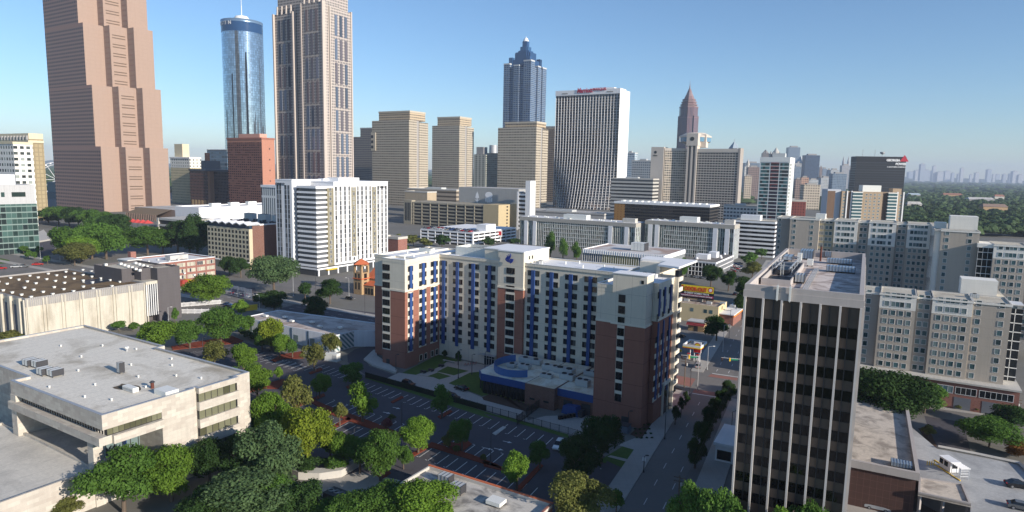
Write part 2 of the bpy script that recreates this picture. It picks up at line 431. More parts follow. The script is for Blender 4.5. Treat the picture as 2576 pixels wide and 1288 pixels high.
# ------------------------------------------------------------------ the student residence in the middle
DF = Fr((-24.926, 226.74), -31.24)
dorm = fthing('residence_hall', 'eleven storey beige and red brick residence hall with dark blue vertical strips and white roof', 'building', DF)
def DB(name, x0, x1, t0, t1, z0, z1, mt, lab=None):
    return MB().box(x0, x1, -t0, -t1, z0, z1).build(name, mt, dorm, label=lab)
def split_block(x0, x1, t0, t1, ztop, zs, roof=True, nm='wall'):
    """t0 front, t1 back; red brick up to zs, beige over it, parapet and white roof"""
    DB(nm, x0, x1, t0, t1, 0, zs, M['brick'], 'red brick lower wall')
    DB(nm, x0+.06, x1-.06, t0-.06, t1+.06, zs, ztop-.5, M['beige'], 'beige panel upper wall')
    DB('cornice_band', x0-.12, x1+.12, t0+.12, t1-.12, zs-.35, zs+.25, M['beige2'])
    if roof: roof_rect(x0, x1, t0, t1, ztop)
def roof_rect(x0, x1, t0, t1, ztop):
    b = MB(); b.wallring([(x0,-t0),(x1,-t0),(x1,-t1),(x0,-t1)], ztop-.9, ztop, .35, 0); b.build('parapet', M['beige'], dorm)
    b = MB(); b.wallring([(x0-.05,-t0-.05),(x1+.05,-t0-.05),(x1+.05,-t1+.05),(x0-.05,-t1+.05)], ztop, ztop+.12, .45, 0); b.build('coping', M['whiteframe'], dorm)
    MB().quad((x0+.2,-t0+.2,ztop-.45),(x1-.2,-t0+.2,ztop-.45),(x1-.2,-t1-.2,ztop-.45),(x0+.2,-t1-.2,ztop-.45)).build('roof', M['white'], dorm)
# main slab (all beige, storeys to the ground)
DB('wall', 0, 70, 0, -16, 0, 35.2, M['beige'])
roof_rect(-.3, 70, .25, -16.3, 35.7)
# left wing: stepped blocks
split_block(-8.6, 1.1, 19.7, 13.2, 35.7, 25.7)
split_block(-8.4, 0, 13.2, -16, 35.68, 25.55)
split_block(-18.8, -8.4, 12.3, -18, 35.3, 24.9)
# middle stair bay and penthouse
DB('wall', 24.5, 34.2, 1.0, 0, 0, 27.2, M['brick'], 'red brick lower wall')
DB('wall', 24.56, 34.14, .94, -16, 27.2, 39.0, M['beige'], 'beige stair penthouse wall')
DB('cornice_band', 24.3, 34.4, 1.15, .2, 26.95, 27.5, M['beige2'])
DB('coping', 24.4, 34.3, 1.1, -16.2, 39.0, 39.35, M['white'])
DB('wall', 17.6, 24.5, -1.5, -16, 35.2, 38.95, M['beige2'])
DB('coping', 17.4, 24.4, -1.3, -16.2, 38.95, 39.3, M['white'])
for t in (-2.6, -4.6): MB().box(34.14, 34.2, -t-.35, -t+.35, 36.6, 37.7).build('window', M['glassd'], dorm)
b = MB()
for (xa, ya, xb, yb) in ((2.4, 6, 17.4, 6), (2.4, 6, 2.4, 15), (2.4, 15, 17.4, 15)):
    n = int(max(abs(xb-xa), abs(yb-ya))/.45)
    b.box(min(xa,xb)-.04, max(xa,xb)+.04, min(ya,yb)-.04, max(ya,yb)+.04, 35.2, 38.2)
    for i in range(n): 
        fx_, fy_ = xa+(xb-xa)*i/n, ya+(yb-ya)*i/n; b.box(fx_-.05, fx_+.05, fy_-.12, fy_-.02, 35.2, 38.2)
b.build('equipment_screen', wall('pale metal screen', (.55,.56,.53), .04), dorm)
b = MB()
for i in range(4): b.box(3.5+i*3.4, 6.3+i*3.4, 8, 13, 35.3, 37.4)
b.build('screened_equipment', M['darkmetal'], dorm)
# right wing
split_block(70, 74.5, 24.3, 2, 36.3, 26.8)
DB('wall', 74.4, 83.55, 24.6, 19.6, 0, 26.6, M['brick'], 'red brick lower wall')
DB('wall', 74.45, 83.5, 24.55, 19.6, 26.6, 39.4, M['beige'], 'beige stair tower wall')
DB('cornice_band', 74.25, 83.7, 24.75, 19.5, 26.3, 26.85, M['beige2'])
DB('coping', 74.3, 83.65, 24.7, 19.5, 39.4, 39.6, M['white'])
split_block(74.5, 85, 19.6, 4.0, 37.1, 27.6)
split_block(70, 80.4, 4.0, -10, 37.05, 27.6)
b = MB(); pts = [(72,1.4),(71.1,9),(86.4,9),(86.4,-8.4),(80,-6.6),(79.6,1.6)]
b.prism(pts, 39.7, 40.25, 0, None, True); b.build('canopy_roof', M['white'], dorm)
DB('penthouse_wall', 72.6, 79.2, 0.6, -8.4, 36.6, 39.7, M['beige2']); DB('penthouse_wall', 79.2, 80.3, 5.6, -8.4, 36.6, 39.7, M['beige2'])
# glazed corner with white slab edges
DB('corner_glazing', 84.9, 85.9, 6.6, 3.6, 4.6, 39.0, M['glassd'])
for k in range(11): DB('slab_edge', 84.95, 86.25, 6.8, 3.4, 5.2+FH*k+1.75, 5.2+FH*k+2.9, M['beige2'])
DB('corner_pier', 85, 86.1, 7.1, 6.7, 0, 37.2, M['beige2'])
DB('shopfront', 84.9, 85.25, 13.0, 4.2, .3, 8.6, M['glassd']); DB('shopfront_frame', 84.95, 85.6, 13.3, 4.0, 8.4, 9.2, M['beige2'])
for t in (13.2, 9.4): DB('shopfront_frame', 84.95, 85.5, t, t-.35, 0, 8.5, M['beige2'])
# windows: ten storeys
wd = lambda w: win_mesh(w, 1.6, 2, M['winframe'], M['glassb'], 'window', fw=.07)
items = []; strips = MB()
ZR = [31.9-FH*k for k in range(10)]
pairs = [(.25,1.2,2.4,3.1),(5.7,7.1,8.15,9.7),(12.2,13.6,14.8,16.4),(18.85,20.15,21.35,22.9),(35.2,36.65,37.85,39.45),(41.9,43.3,44.4,46.1),(48.5,49.95,51.1,52.75),(55,56.6,57.65,59.2),(61.5,62.9,64.1,65.6)]
for p in pairs:
    for z in ZR:
        for a, c in ((p[0], p[1]), (p[2], p[3])): items.append((wd(c-a-.15), (a+c)/2, -.0, z, FRONT, c-a, 1.6))
    DB('blue_strip', p[1]-.02, p[2]+.02, .45, 0, 4.4, 33.7, M['blue'])
w3 = win_mesh(3.0, 1.85, 3, M['winframe'], M['glassd'], 'window', fw=.07)
for z in ZR:
    items.append((w3, 29.35, -1.0, z, FRONT, 3, 1.85)); items.append((w3, -6.85, -19.7, z-.05, FRONT, 3, 1.85))
    items.append((win_mesh(1.7, 1.9, 2, M['winframe'], M['glassd'], 'window', fw=.06), 77.1, -24.6, z+.3, FRONT, 1.7, 1.9))
for x, y in ((29.35, -.975), (-6.85, -19.675)): MB().box(x-1.75, x+1.75, y-.035, y+.2, 5.2, 25.9).build('spandrel_strip', M['beige2'], dorm)
MB().box(76.1, 78.1, -24.612, -24.4, 7.2, 26.2).build('spandrel_strip', M['beige2'], dorm)
MB().box(82.0, 82.7, -24.6, -24.5, 37.4, 38.3).build('window', M['glassd'], dorm)
def side_pairs(x, t0, t1, t2, t3, zs):
    for k, z in enumerate(ZR):
        if abs(z+.8-zs) < .8: continue
        for a, c in ((t0, t1), (t2, t3)): items.append((wd(a-c-.15), x, -(a+c)/2, z, RIGHT, a-c, 1.6))
    for za, zb in ((zs+.7, 33.7), (5.4, zs-1.0)): MB().box(x-.1, x+.4, -t1-.02, -t2+.02, za, zb).build('blue_strip', M['blue'], dorm)
    MB().box(x-.1, x+.012, -t0-.1, -t3+.1, 5.0, zs-.6).build('spandrel_strip', M['beige2'], dorm)
side_pairs(1.1, 18.25, 17.5, 16.4, 15.65, 25.7); side_pairs(0, 11.2, 9.9, 8.6, 7.4, 25.7); side_pairs(0, 5.1, 3.7, 2.5, 1.2, 25.7)
for t in (10.2, 7.7, 4.0, 1.5): items.append((win_mesh(1.3, 1.9, 1, M['beige2'], M['glassd'], 'window', fw=.15), 0, -t, .4, RIGHT, 1.3, 1.9))
for tc in (19.0-.1, 14.8, 10.0):
    for k, z in enumerate([35.0-FH*i for i in range(10)]):
        if abs(z-27.6+.8) < 1.0: continue
        o_ = .75 if k % 2 else -.75
        items.append((wd(1.3), 85, -(tc-o_), z-1.6, RIGHT, 1.4, 1.6))
        if z < 27: MB().box(84.9, 85.012, -(tc+1.5), -(tc-1.5), z-2.9, z-1.65).build('spandrel_strip', M['beige2'], dorm)
    MB().box(84.9, 85.3, -tc-.4, -tc+.4, 6.5, 26.8).build('blue_strip', M['blue'], dorm)
    MB().box(84.9, 85.3, -tc-.4, -tc+.4, 28.6, 35.6).build('blue_strip', M['blue'], dorm)
repeat(dorm, 'window', items, 98)
# doors, canopy over the entrance, roof vents, camera
e = MB().box(19.1, 23.2, -.25, .1, 0, 3.2).build('entrance', M['glassd'], dorm)
b = MB()
for x in (19.1, 20.1, 21.1, 22.1, 23.2): b.box(x-.05, x+.05, -.33, -.2, 0, 3.2)
b.box(19.1, 23.2, -.33, -.2, 2.2, 2.3); b.box(19.0, 23.3, -.33, -.2, 3.15, 3.3); b.build('frame', M['whiteframe'], e)
b = MB(); b.box(17.8, 24.3, -2.0, 0, 3.5, 3.62, 0, True)
for x in (17.8, 20, 22, 24.2): b.tube((x, -2.0, 3.6), (x, 0, 4.8), .04)
b.build('entrance_canopy', M['metal'], dorm)
DB('door', -6.9, -5.5, 19.78, 19.6, 0, 2.1, M['darkmetal']); DB('door', 78.3, 80.3, 24.68, 24.5, 0, 2.3, M['darkmetal'])
# the emblem: three flame strokes over a half disc
def emblem():
    b = MB()
    def stroke(pts, wd_):
        n = len(pts); vs = []
        for i, (x, z) in enumerate(pts):
            x0, z0 = pts[max(0, i-1)]; x1, z1 = pts[min(n-1, i+1)]; d = math.hypot(x1-x0, z1-z0); nx, nz = -(z1-z0)/d, (x1-x0)/d; q = wd_*math.sin(math.pi*(.12+.8*i/(n-1)))
            vs += [(x+nx*q, 0, z+nz*q), (x-nx*q, 0, z-nz*q)]
        fs = [(2*i, 2*i+1, 2*i+3, 2*i+2) for i in range(n-1)]
        k = len(vs); b.add(vs+[(v[0], -.25, v[2]) for v in vs], fs+[tuple(k+j for j in f[::-1]) for f in fs]+[(2*i, 2*i+2, k+2*i+2, k+2*i) for i in range(n-1)]+[(2*i+3, 2*i+1, k+2*i+1, k+2*i+3) for i in range(n-1)])
    for dx, zt, zb in ((-.85, .9, -1.1), (-.3, 1.25, -1.3), (.25, 1.5, -1.45)):
        stroke([(dx+.35*math.sin(i*.75+.5)-.1*i/3+(i/9.0)*.5, zt+(zb-zt)*i/9.0) for i in range(10)], .2)
    arc = [(.45+1.15*math.cos(a), -.05+1.4*math.sin(a)) for a in [-math.pi/2+i*(math.pi/2)/10 for i in range(11)]]+[(.45, -.05)]
    n = len(arc); vs = [(x, 0, z) for x, z in arc]+[(x, -.25, z) for x, z in arc]
    b.add(vs, [tuple(range(n)), tuple(range(n, 2*n))[::-1]]+[(i, (i+1) % n, n+(i+1) % n, n+i) for i in range(n)])
    return b
o = emblem().build('emblem', plain('emblem blue', (.012,.03,.20), .4), dorm, (29.0, -1.55, 36.9)); o.scale = (1.05, 1, 1.05)
b = MB()
for x, y in ((-12,-3),(-5,-8),(-6,2),(-13,8),(-3,-15),(38,4),(44,9),(52,5),(57,10),(62,6),(66,4),(76,-14),(47,13)): b.cyl(x, y, 35.2, 36.2, .25, .25, 8)
b.build('roof_vent', M['unitw'], dorm, kind='stuff')
for x, y in ((36.2, 5), (36.6, 2.5)): MB().box(x-.05, x+1.2, y-.05, y+1.2, 35.2, 36.3).build('roof_stair', M['metal'], dorm)

# rooftop machines of the residence
def ac_unit(fr, x, y, z, sx, sy, sz, lab, group=None, fans=2, mt='unit', cat='rooftop unit', rz=0.0):
    p = fr.w(x, y); t = thing('rooftop_unit', lab, cat, p[0], p[1], fr.az+rz, z, group)
    b = MB(); b.box(-sx/2, sx/2, -sy/2, sy/2, .25, sz); b.box(-sx/2+.1, sx/2-.1, -sy/2+.1, sy/2-.1, 0, .25)
    for i in range(int(sx/.5)): b.box(-sx/2+.1+i*.5, -sx/2+.16+i*.5, -sy/2-.03, -sy/2, .35, sz-.1)
    b.build('casing', M[mt], t)
    for i in range(fans):
        fxx = -sx/2+sx*(i+.5)/fans; rr = min(sx/fans, sy)*.36
        f = MB().cyl(fxx, 0, sz, sz+.18, rr, rr, 10, 0, False).build('fan_shroud', M['darkmetal'], t)
        MB().cyl(fxx, 0, sz+.05, sz+.06, rr*.95, rr*.95, 10).build('fan', M['black'], f)
    return t
ac_unit(DF, -9, 4, 35.2, 5.5, 2.2, 1.6, 'long pale rooftop unit on the white roof of the left wing of the residence hall', None, 3, 'unitw')
ac_unit(DF, 78, -8, 36.6, 4.6, 1.6, 1.1, 'low rooftop unit before the flat canopy roof of the residence hall', None, 2, 'unitw')
# podium before the middle of the residence: brick, glass, blue fascia, curved blue screen
pod = fthing('entrance_pavilion', 'low brick and dark glass pavilion with blue fascia at the foot of the residence hall', 'building', Fr(DF.w(0, 0), -31.24))
def PB(name, x0, x1, t0, t1, z0, z1, mt): return MB().box(x0, x1, -t0, -t1, z0, z1).build(name, mt, pod)
pp = [(31.8,-1.2),(33,-22.5),(35,-24.6),(50,-24.6),(50,-1.2)]
MB().prism(pp, 0, 3.9).build('glazing', M['glassd'], pod)
b = MB()
for i in range(12): b.box(35.5+i*1.25, 35.6+i*1.25, -24.75, -24.55, 0, 4)
for i in range(8): 
    tt = 21.5-i*2.4; b.box(31.85, 32.9, -tt-.05, -tt+.05, 0, 4)
b.build('mullion', M['winframe'], pod)
MB().prism([(31.3,-1.2),(32.4,-22.8),(34.6,-25.2),(50.2,-25.2),(50.2,-1.2)], 3.9, 5.9, 0, 0).build('fascia', M['blue'], pod)
PB('fascia', 59.2, 69.95, 24.25, 23.0, 3.9, 5.9, M['blue'])
PB('wall', 50, 59.3, 26.0, 1.2, 0, 6.1, M['brickd']); PB('wall', 59.3, 69.95, 23.6, 1.2, 0, 5.7, M['brickd'])
b = MB(); b.prism([(31.6,-1.2),(32.7,-22.7),(34.7,-24.9),(50,-24.9),(50,-1.2)], 5.9, 5.96); b.box(50.3, 59.0, -25.7, -1.2, 6.1, 6.16); b.box(59.3, 69.9, -23.9, -1.2, 5.9, 5.96)
b.build('roof', roofmat('pavilion roof', (.62,.60,.50), (.36,.24,.10), .2, .5), pod)
for x in (61, 66.4): PB('loading_door', x, x+2.6, 23.75, 23.5, 0, 2.9, M['darkmetal'])
for x in (51.6, 56): PB('window', x, x+1.6, 26.05, 25.9, 1.8, 2.3, M['black'])
b = MB(); pts = []
cxs, cts = 42.0, 15.0
for i in range(25):
    a = math.pi*(.36+1.22*i/24); pts.append((cxs+7.6*math.cos(a), -cts-8.2*math.sin(a)*-1))
pts = [(cxs+7.6*math.cos(a), -(cts+8.6*math.sin(a))) for a in [math.pi*(.12+1.02*i/24)+.35 for i in range(25)]]
for i in range(24):
    a, c = pts[i], pts[i+1]
    b.add([(a[0],a[1],6.0),(c[0],c[1],6.0),(c[0],c[1],8.1),(a[0],a[1],8.1)], [(0,1,2,3)]); d = (a[0]*.985+cxs*.015, a[1]*.985-cts*.015); e2 = (c[0]*.985+cxs*.015, c[1]*.985-cts*.015)
    b.add([(d[0],d[1],6.0),(e2[0],e2[1],6.0),(e2[0],e2[1],8.1),(d[0],d[1],8.1)], [(3,2,1,0)]); b.add([(a[0],a[1],8.1),(c[0],c[1],8.1),(e2[0],e2[1],8.1),(d[0],d[1],8.1)], [(0,1,2,3)])
    b.tube((a[0],a[1],6.0),(a[0],a[1],8.15), .07)
b.build('curved_screen', plain('bright blue screen', (.055,.125,.30), .45), pod)
k = 0
for x, t, sx, sy, sz, lb in ((41.5,8,7.5,2.2,1.5,'long grey duct unit on the pavilion roof beside the wall of the residence hall'),(39,15,2.6,2.2,1.2,'smaller grey unit enclosed by the curved blue screen'),(43,14,3.4,2.4,1.3,'larger grey unit enclosed by the curved blue screen'),
    (50.3,11,5.5,2.0,1.6,'grey box duct on the pavilion roof just right of the curved blue screen'),(55,11.5,6.0,2.6,1.7,'ribbed grey unit in the middle of the pavilion roof'),(52.5,18,3.6,1.8,1.1,'low grey unit above the brick front of the pavilion'),(58.2,16,4.2,2.2,1.6,'grey unit beside the exhaust stacks on the pavilion roof'),
    (64.2,18.5,3.8,2.4,1.8,'blue grey cooling unit above the blue fascia of the loading bay'),(67,10,3.4,2.2,1.7,'grey unit in the corner between pavilion roof and brick wing'),(62.5,9,4.5,1.8,1.4,'grey duct unit behind the cooling unit on the pavilion roof')):
    ac_unit(DF, x, -t, 6.05, sx, sy, sz, lb, None, 2 if sx > 3 else 1)
# ------------------------------------------------------------------ survey grids of the enlarged prints
def og(x0, y0, s): return lambda x, y: (x0*.8944+x/s, y0*.8944+y/s)
gA = og(0,0,3); gB = og(720,0,3); gC = og(1360,80,3); gD = og(2080,360,3.6); gE = og(0,340,3); gF = og(560,440,3); gG = og(1060,480,3); gH = og(1600,540,3)
gI = og(0,800,2.25); gJ = og(680,800,2.25); gK = og(1360,800,2.25); gM = og(2060,680,1.895); gT = og(2040,660,4.236); gX = og(2400,780,4.235); gY = og(2200,560,4.235); gZ = og(2380,1120,4.501)
M['roofgrey'] = roofmat('weathered grey roof', (.42,.41,.39), (.26,.24,.22), .12, .7)
M['rooftan'] = roofmat('tan gravel roof', (.45,.41,.33), (.30,.26,.20), .15, .6)
M['roofwhite'] = roofmat('white roof', (.62,.61,.60), (.40,.38,.36), .12, .5)
M['roofpale'] = roofmat('pale stained roof', (.46,.40,.36), (.24,.18,.15), .16, .8)
M['roofbrown'] = roofmat('brown wet roof', (.17,.115,.06), (.06,.04,.025), .09, .9)
M['roofmem'] = roofmat('grey membrane roof', (.60,.56,.48), (.24,.20,.14), .06, .75, seams=3.2, thr=(.5, .68))
M['travertine'] = wall('travertine', (.455,.425,.365), .10, brick=(1.9,.75,.03), streak=.14, jdark=.82)

def block(fr, parent, x0, x1, y0, y1, z0, z1, wm, roof='roofwhite', parapet=.8, th=.3, name='wall'):
    """a block of building with a parapet round its roof"""
    MB().box(x0, x1, y0, y1, z0, z1-parapet).build(name, wm, parent)
    b = MB(); b.wallring([(x0,y0),(x1,y0),(x1,y1),(x0,y1)], z1-parapet, z1, th); b.build('parapet', wm, parent)
    e = MB(); e.add([(x0+th,y0+th,z1-parapet+.05),(x1-th,y0+th,z1-parapet+.05),(x1-th,y1-th,z1-parapet+.05),(x0+th,y1-th,z1-parapet+.05)], [(0,1,2,3)])
    e.build('roof', M[roof] if isinstance(roof, str) else roof, parent)
def poly_block(parent, pts, z0, z1, wm, roof, parapet=.8, th=.3):
    MB().prism(pts, z0, z1-parapet).build('wall', wm, parent)
    MB().wallring(pts, z1-parapet, z1, th).build('parapet', wm, parent)
    flat_poly('roof', pts, z1-parapet+.05, M[roof], parent)

# ------------------------------------------------------------------ dark glass office tower, right foreground
TH = 48.0
TF = Fr(P(1873.7, 714.3, TH), -28)
tow = fthing('office_tower', 'dark brown glass office tower with pale vertical fins and cluttered roof, nearest on the right', 'building', TF)
TWX, TWY = 16.6, 60.0
M['fin'] = wall('pale grey stone fin', (.44,.42,.40), .06, streak=.08)
M['towstone'] = wall('tower stone cap', (.36,.33,.31), .08, (1.2, 0, 0, 0, .03), .9, streak=.1)
M['browngl'] = glass('bronze spandrel', (.115,.085,.066), .42, .4, None, .15)
M['blackgl'] = glass('bronze vision glass', (.006,.005,.005), .04, .5, None, .5)
RZ = TH-1.5
MB().box(.15, TWX-.15, .25, TWY-.2, 0, TH-1.9).build('wall', M['browngl'], tow)
b = MB(); b.wallring([(0,0),(TWX,0),(TWX,TWY),(0,TWY)], TH-.9, TH, .6); b.wallring([(-.12,-.12),(TWX+.12,-.12),(TWX+.12,TWY+.12),(-.12,TWY+.12)], TH-2.0, TH-.85, .75); b.build('parapet', M['towstone'], tow)
flat_poly('roof', [(.3,.3),(TWX-.3,.3),(TWX-.3,TWY-.3),(.3,TWY-.3)], RZ, roofmat('tower roof', (.54,.47,.42), (.24,.18,.15), .35, .85), tow)
its = []; FHT = 3.2; bx = (TWX-.9)/6
for k in range(16):
    z = TH-5.2-FHT*k-1.6
    for i in range(12):
        x = .45+bx*i/2
        its.append((win_mesh(bx/2-.16, 1.62, 1, M['winframe'], M['blackgl'], 'window', fw=.02), x+bx/4, .24, z, FRONT, bx/2, 1.4))
    for i in range(50):
        its.append((win_mesh(1.1, 1.62, 1, M['winframe'], M['blackgl'], 'window', fw=.02), TWX-.15, .9+1.25*i, z, RIGHT, .1, 1.4))
repeat(tow, 'window', its, 98)
for i in range(7):
    x = .22+(TWX-.44)*i/6; MB().box(x-.15, x+.15, -.45, .3, 0, TH-1.98).build('fin', M['fin'], tow)
for i in range(6): MB().box(.45+bx*(i+.5)-.04, .45+bx*(i+.5)+.04, .05, .3, 0, TH-1.95).build('mullion', M['darkmetal'], tow)
for i in range(14): MB().box(TWX-.2, TWX+.3, 4*i+1.6, 4*i+1.9, 0, TH-1.98).build('fin', M['fin'], tow)
# roof well and plant
b = MB(); b.wallring([(1.0,10.8),(5.7,10.8),(5.7,37.4),(1.0,37.4)], RZ, RZ+1.1, .18)
b.build('roof_well', M['towstone'], tow); MB().box(1.2, 5.5, 11, 22, RZ+.02, RZ+.1).build('well_shaft', M['black'], tow)
def rthing(nm, lab, cat, fr, x, y, z):
    if fr is TF: x, y = x*1.133, y*1.133
    p = fr.w(x, y)
    return thing(nm, lab, cat, p[0], p[1], fr.az, z)
t = rthing('cooling_plant', 'open steel frame with ladder and pipes over a dark well on the dark tower roof', 'roof plant', TF, 1.2, 20, RZ+.1)
b = MB()
for x in (0, 3.4):
    for y in (0, 5, 10, 15): b.tube((x,y,0),(x,y,1.9), .07)
    b.tube((x,0,1.9),(x,15,1.9), .07); b.tube((x,0,1.0),(x,15,1.0), .05)
for y in (0, 5, 10, 15): b.tube((0,y,1.9),(3.4,y,1.9), .07)
b.build('frame', M['metal'], t)
b = MB()
for i in range(10): b.tube((1.5, -.3-.0*i, -.1+.24*i), (2.0, -.3, -.1+.24*i), .03)
b.tube((1.5,-.3,-.1),(1.5,-.3,2.5), .035); b.tube((2.0,-.3,-.1),(2.0,-.3,2.5), .035); b.build('ladder', M['unitw'], t)
for x in (.4, 2.9): MB().tube((x,1,1.3),(x,14,1.3), .16, n=8).build('pipe', M['metal'], t)
MB().box(.6, 2.8, 1, 14, .1, 1.0).build('tank', M['darkmetal'], t)
def boxunit(nm, lab, cat, fr, x, y, z, sx, sy, sz, mt, ribs=0, legs=True):
    t = rthing(nm, lab, cat, fr, x, y, z); b = MB(); b.box(-sx/2, sx/2, -sy/2, sy/2, .3, sz); b.build('casing', M[mt], t)
    if ribs:
        b = MB()
        for i in range(ribs+1): b.box(-sx/2+sx*i/ribs-.03, -sx/2+sx*i/ribs+.03, -sy/2-.05, sy/2+.05, .3, sz+.06)
        b.build('rib', M['darkmetal'], t, kind='stuff')
    b = MB()
    for x_ in (-sx/2+.1, sx/2-.1):
        for y_ in (-sy/2+.1, sy/2-.1): b.box(x_-.06, x_+.06, y_-.06, y_+.06, 0, .3)
    b.build('base', M['darkmetal'], t); return t
M['louvre'] = plain('blue grey louvre', (.30,.36,.42), .35, .3)
boxunit('roof_louvre', 'long pale ribbed louvre on the dark tower roof, the one nearer the front parapet', 'roof louvre', TF, 11.0, 31, RZ, 5.0, 2.6, 1.2, 'louvre', 9)
boxunit('roof_louvre', 'long pale ribbed louvre on the dark tower roof, the one farther from the front parapet', 'roof louvre', TF, 10.4, 43, RZ, 4.8, 2.4, 1.1, 'louvre', 9)
boxunit('rooftop_unit', 'low grey box unit beside the roof well at the front of the dark tower roof', 'rooftop unit', TF, 5.9, 15, RZ, 1.5, 3.0, 1.5, 'unit', 3)
boxunit('rooftop_unit', 'tall narrow white cabinet standing mid roof on the dark tower', 'rooftop unit', TF, 4.0, 36, RZ, .8, 1.4, 2.6, 'unitw', 0)
boxunit('rooftop_unit', 'white boxy cabinet with ducts right of the tall white cabinet on the dark tower', 'rooftop unit', TF, 5.8, 36, RZ, 1.1, 1.4, 1.5, 'unitw', 0)
boxunit('rooftop_unit', 'teal topped louvred plant house toward the back of the dark tower roof', 'roof plant', TF, 4.4, 48, RZ, 2.6, 5, 2.0, 'louvre', 5)
boxunit('rooftop_unit', 'grey curved top duct near the left parapet of the dark tower roof', 'roof plant', TF, .9+.6, 43, RZ, 1.8, 5, 1.1, 'louvre', 2)
boxunit('rooftop_unit', 'small pale box at the back parapet of the dark tower roof', 'rooftop unit', TF, 8.0, 53, RZ, 1.3, 2, 1.4, 'louvre', 3)
t = rthing('exhaust_stack', 'rust brown upright exhaust pipe on the dark tower roof', 'exhaust pipe', TF, 7.0, 45.5, RZ); MB().cyl(0,0,0,3.2,.2,.2,10).build('pipe', plain('rust', (.10,.03,.02), .8), t); MB().cyl(0,0,3.2,3.5,.28,.1,10).build('cap', M['darkmetal'], t)
t = rthing('pipe_rack', 'row of silver pipes running back along the middle of the dark tower roof', 'pipes', TF, 7.0, 1.5, RZ); b = MB()
for x in (0, .25, .5): b.tube((x,0,.5),(x,33,.5), .07)
for i in range(16): b.tube((-.15,2.1*i+.5,0),(-.15,2.1*i+.5,.6), .05); b.tube((.65,2.1*i+.5,0),(.65,2.1*i+.5,.6), .05); b.tube((-.15,2.1*i+.5,.42),(.65,2.1*i+.5,.42), .04)
b.build('pipes', M['metal'], t)
for x, lb in ((4.3, 'short white antenna panel on the front parapet of the dark tower, left one'), (5.9, 'longer white antenna panel hung over the front parapet of the dark tower, right one')):
    t = rthing('antenna_panel', lb, 'antenna', TF, x, -.2, TH-2); MB().box(-.14,.14,-.22,0,0,2.3).build('panel', M['unitw'], t); MB().tube((0,.05,-.2),(0,.05,2.6), .05).build('mast', M['metal'], t)

# ------------------------------------------------------------------ grey student apartments on the right
M['agrey'] = wall('grey stucco', (.37,.325,.27), .07, (4.0, 2.62, 0, -8.0+.15, .05), .84, streak=.1)
M['agreyd'] = wall('grey stucco bay', (.29,.26,.225), .07, (0, 2.62, 0, -8.0+.15, .05), .84, streak=.1)
M['awhite'] = wall('white stucco', (.66,.63,.57), .05, (0, 2.62, 0, -8.0+.15, .05), .86, streak=.07)
M['atan'] = wall('tan stucco', (.36,.32,.22), .06, (0, 2.62, 0, -8.0+.15, .05), .84, streak=.08)
def apartments(t, secs, h, z0, depth, fl=9, ph=2.62):
    """secs: (x0, x1, y, lower material, white storeys at the top, kind of window rows)"""
    its = []; sq = win_mesh(1.15, 1.45, 1, M['whiteframe'], M['glasst'], 'window', fw=.09); tri = win_mesh(3.3, 1.45, 3, M['whiteframe'], M['glasst'], 'window', fw=.12)
    for (x0, x1, y, lm, nw, kd) in secs:
        ht = h-(.25 if kd == 'pair' else 0); zs = z0+(fl-nw)*ph
        if nw:
            MB().box(x0, x1, y, depth, z0, zs).build('wall', M[lm], t); MB().box(x0+.003, x1-.003, y+.003, depth-.003, zs, ht-.6).build('wall', M['awhite'], t, label='white upper wall')
        else: MB().box(x0, x1, y, depth, z0, ht-.6).build('wall', M[lm], t)
        MB().wallring([(x0-.2,y-.2),(x1+.2,y-.2),(x1+.2,depth),(x0-.2,depth)], ht-.75, ht-.25, .5).build('cornice', M['awhite'], t)
        MB().wallring([(x0,y),(x1,y),(x1,depth),(x0,depth)], ht-.3, ht, .3).build('parapet', M['conc'], t)
        flat_poly('roof', [(x0+.2,y+.2),(x1-.2,y+.2),(x1-.2,depth-.2),(x0+.2,depth-.2)], ht-.32, M['rooftan'], t)
        w_ = x1-x0; xm = (x0+x1)/2
        for k in range(fl):
            z = z0+k*ph+.75
            if kd == 'pair': xs = [xm-.8, xm+.8]
            elif kd == 'two': xs = [x0+w_*.16, x1-w_*.24]
            elif kd == 'left': xs = [x0+w_*.2]
            elif k >= fl-nw: xs = [x0+w_*.2, x1-w_*.2]; its.append((tri, xm, y, z, FRONT, 3.3, 1.45))
            else: xs = [x0+w_*(.18+.215*i) for i in range(4)]
            for x in xs: its.append((sq, x, y, z, FRONT, 1.15, 1.45))
    repeat(t, 'window', its, 98)
AF = Fr(P(2547, 766.5, 31), -30)
apt = fthing('apartment_block', 'near wing of the grey and white stucco apartments standing on a brick base', 'building', AF)
xx = lambda X, Yp, yy=0: AF.onY(*gX(X, Yp), yy)[0]
x1a, x2a, x3a, x4a, x5a = xx(290,160), xx(680,190), xx(850,210), xx(1280,250), 0.0
apartments(apt, [(x1a-7.5, x1a, .9, 'agreyd', 0, 'pair'), (x1a-19, x1a-7.5, 0, 'agrey', 2, 'four'), (x1a, x2a, 0, 'agrey', 2, 'four'), (x2a, x3a, .9, 'agreyd', 0, 'pair'), (x3a, x4a, 0, 'agrey', 2, 'four'), (x4a, 0, .3, 'agrey', 0, 'two')], 31, 8.0, 13.5)
MB().box(-.05, .0, 1.5, 13, 8.1, 30).build('side_wall', M['awhite'], apt)
MB().box(-9, 0, 11, 30, 8, 30.2).build('wall', M['agrey'], apt); MB().box(-9.2, .2, 13, 30.2, 30.2, 30.5).build('roof', M['rooftan'], apt)
MB().box(-11, -2, 15, 22, 30.5, 35.2).build('plant_house', M['awhite'], apt)
MB().box(0, 3.4, 6, 12, 8, 29).build('stair_glazing', M['glassd'], apt)
b = MB()
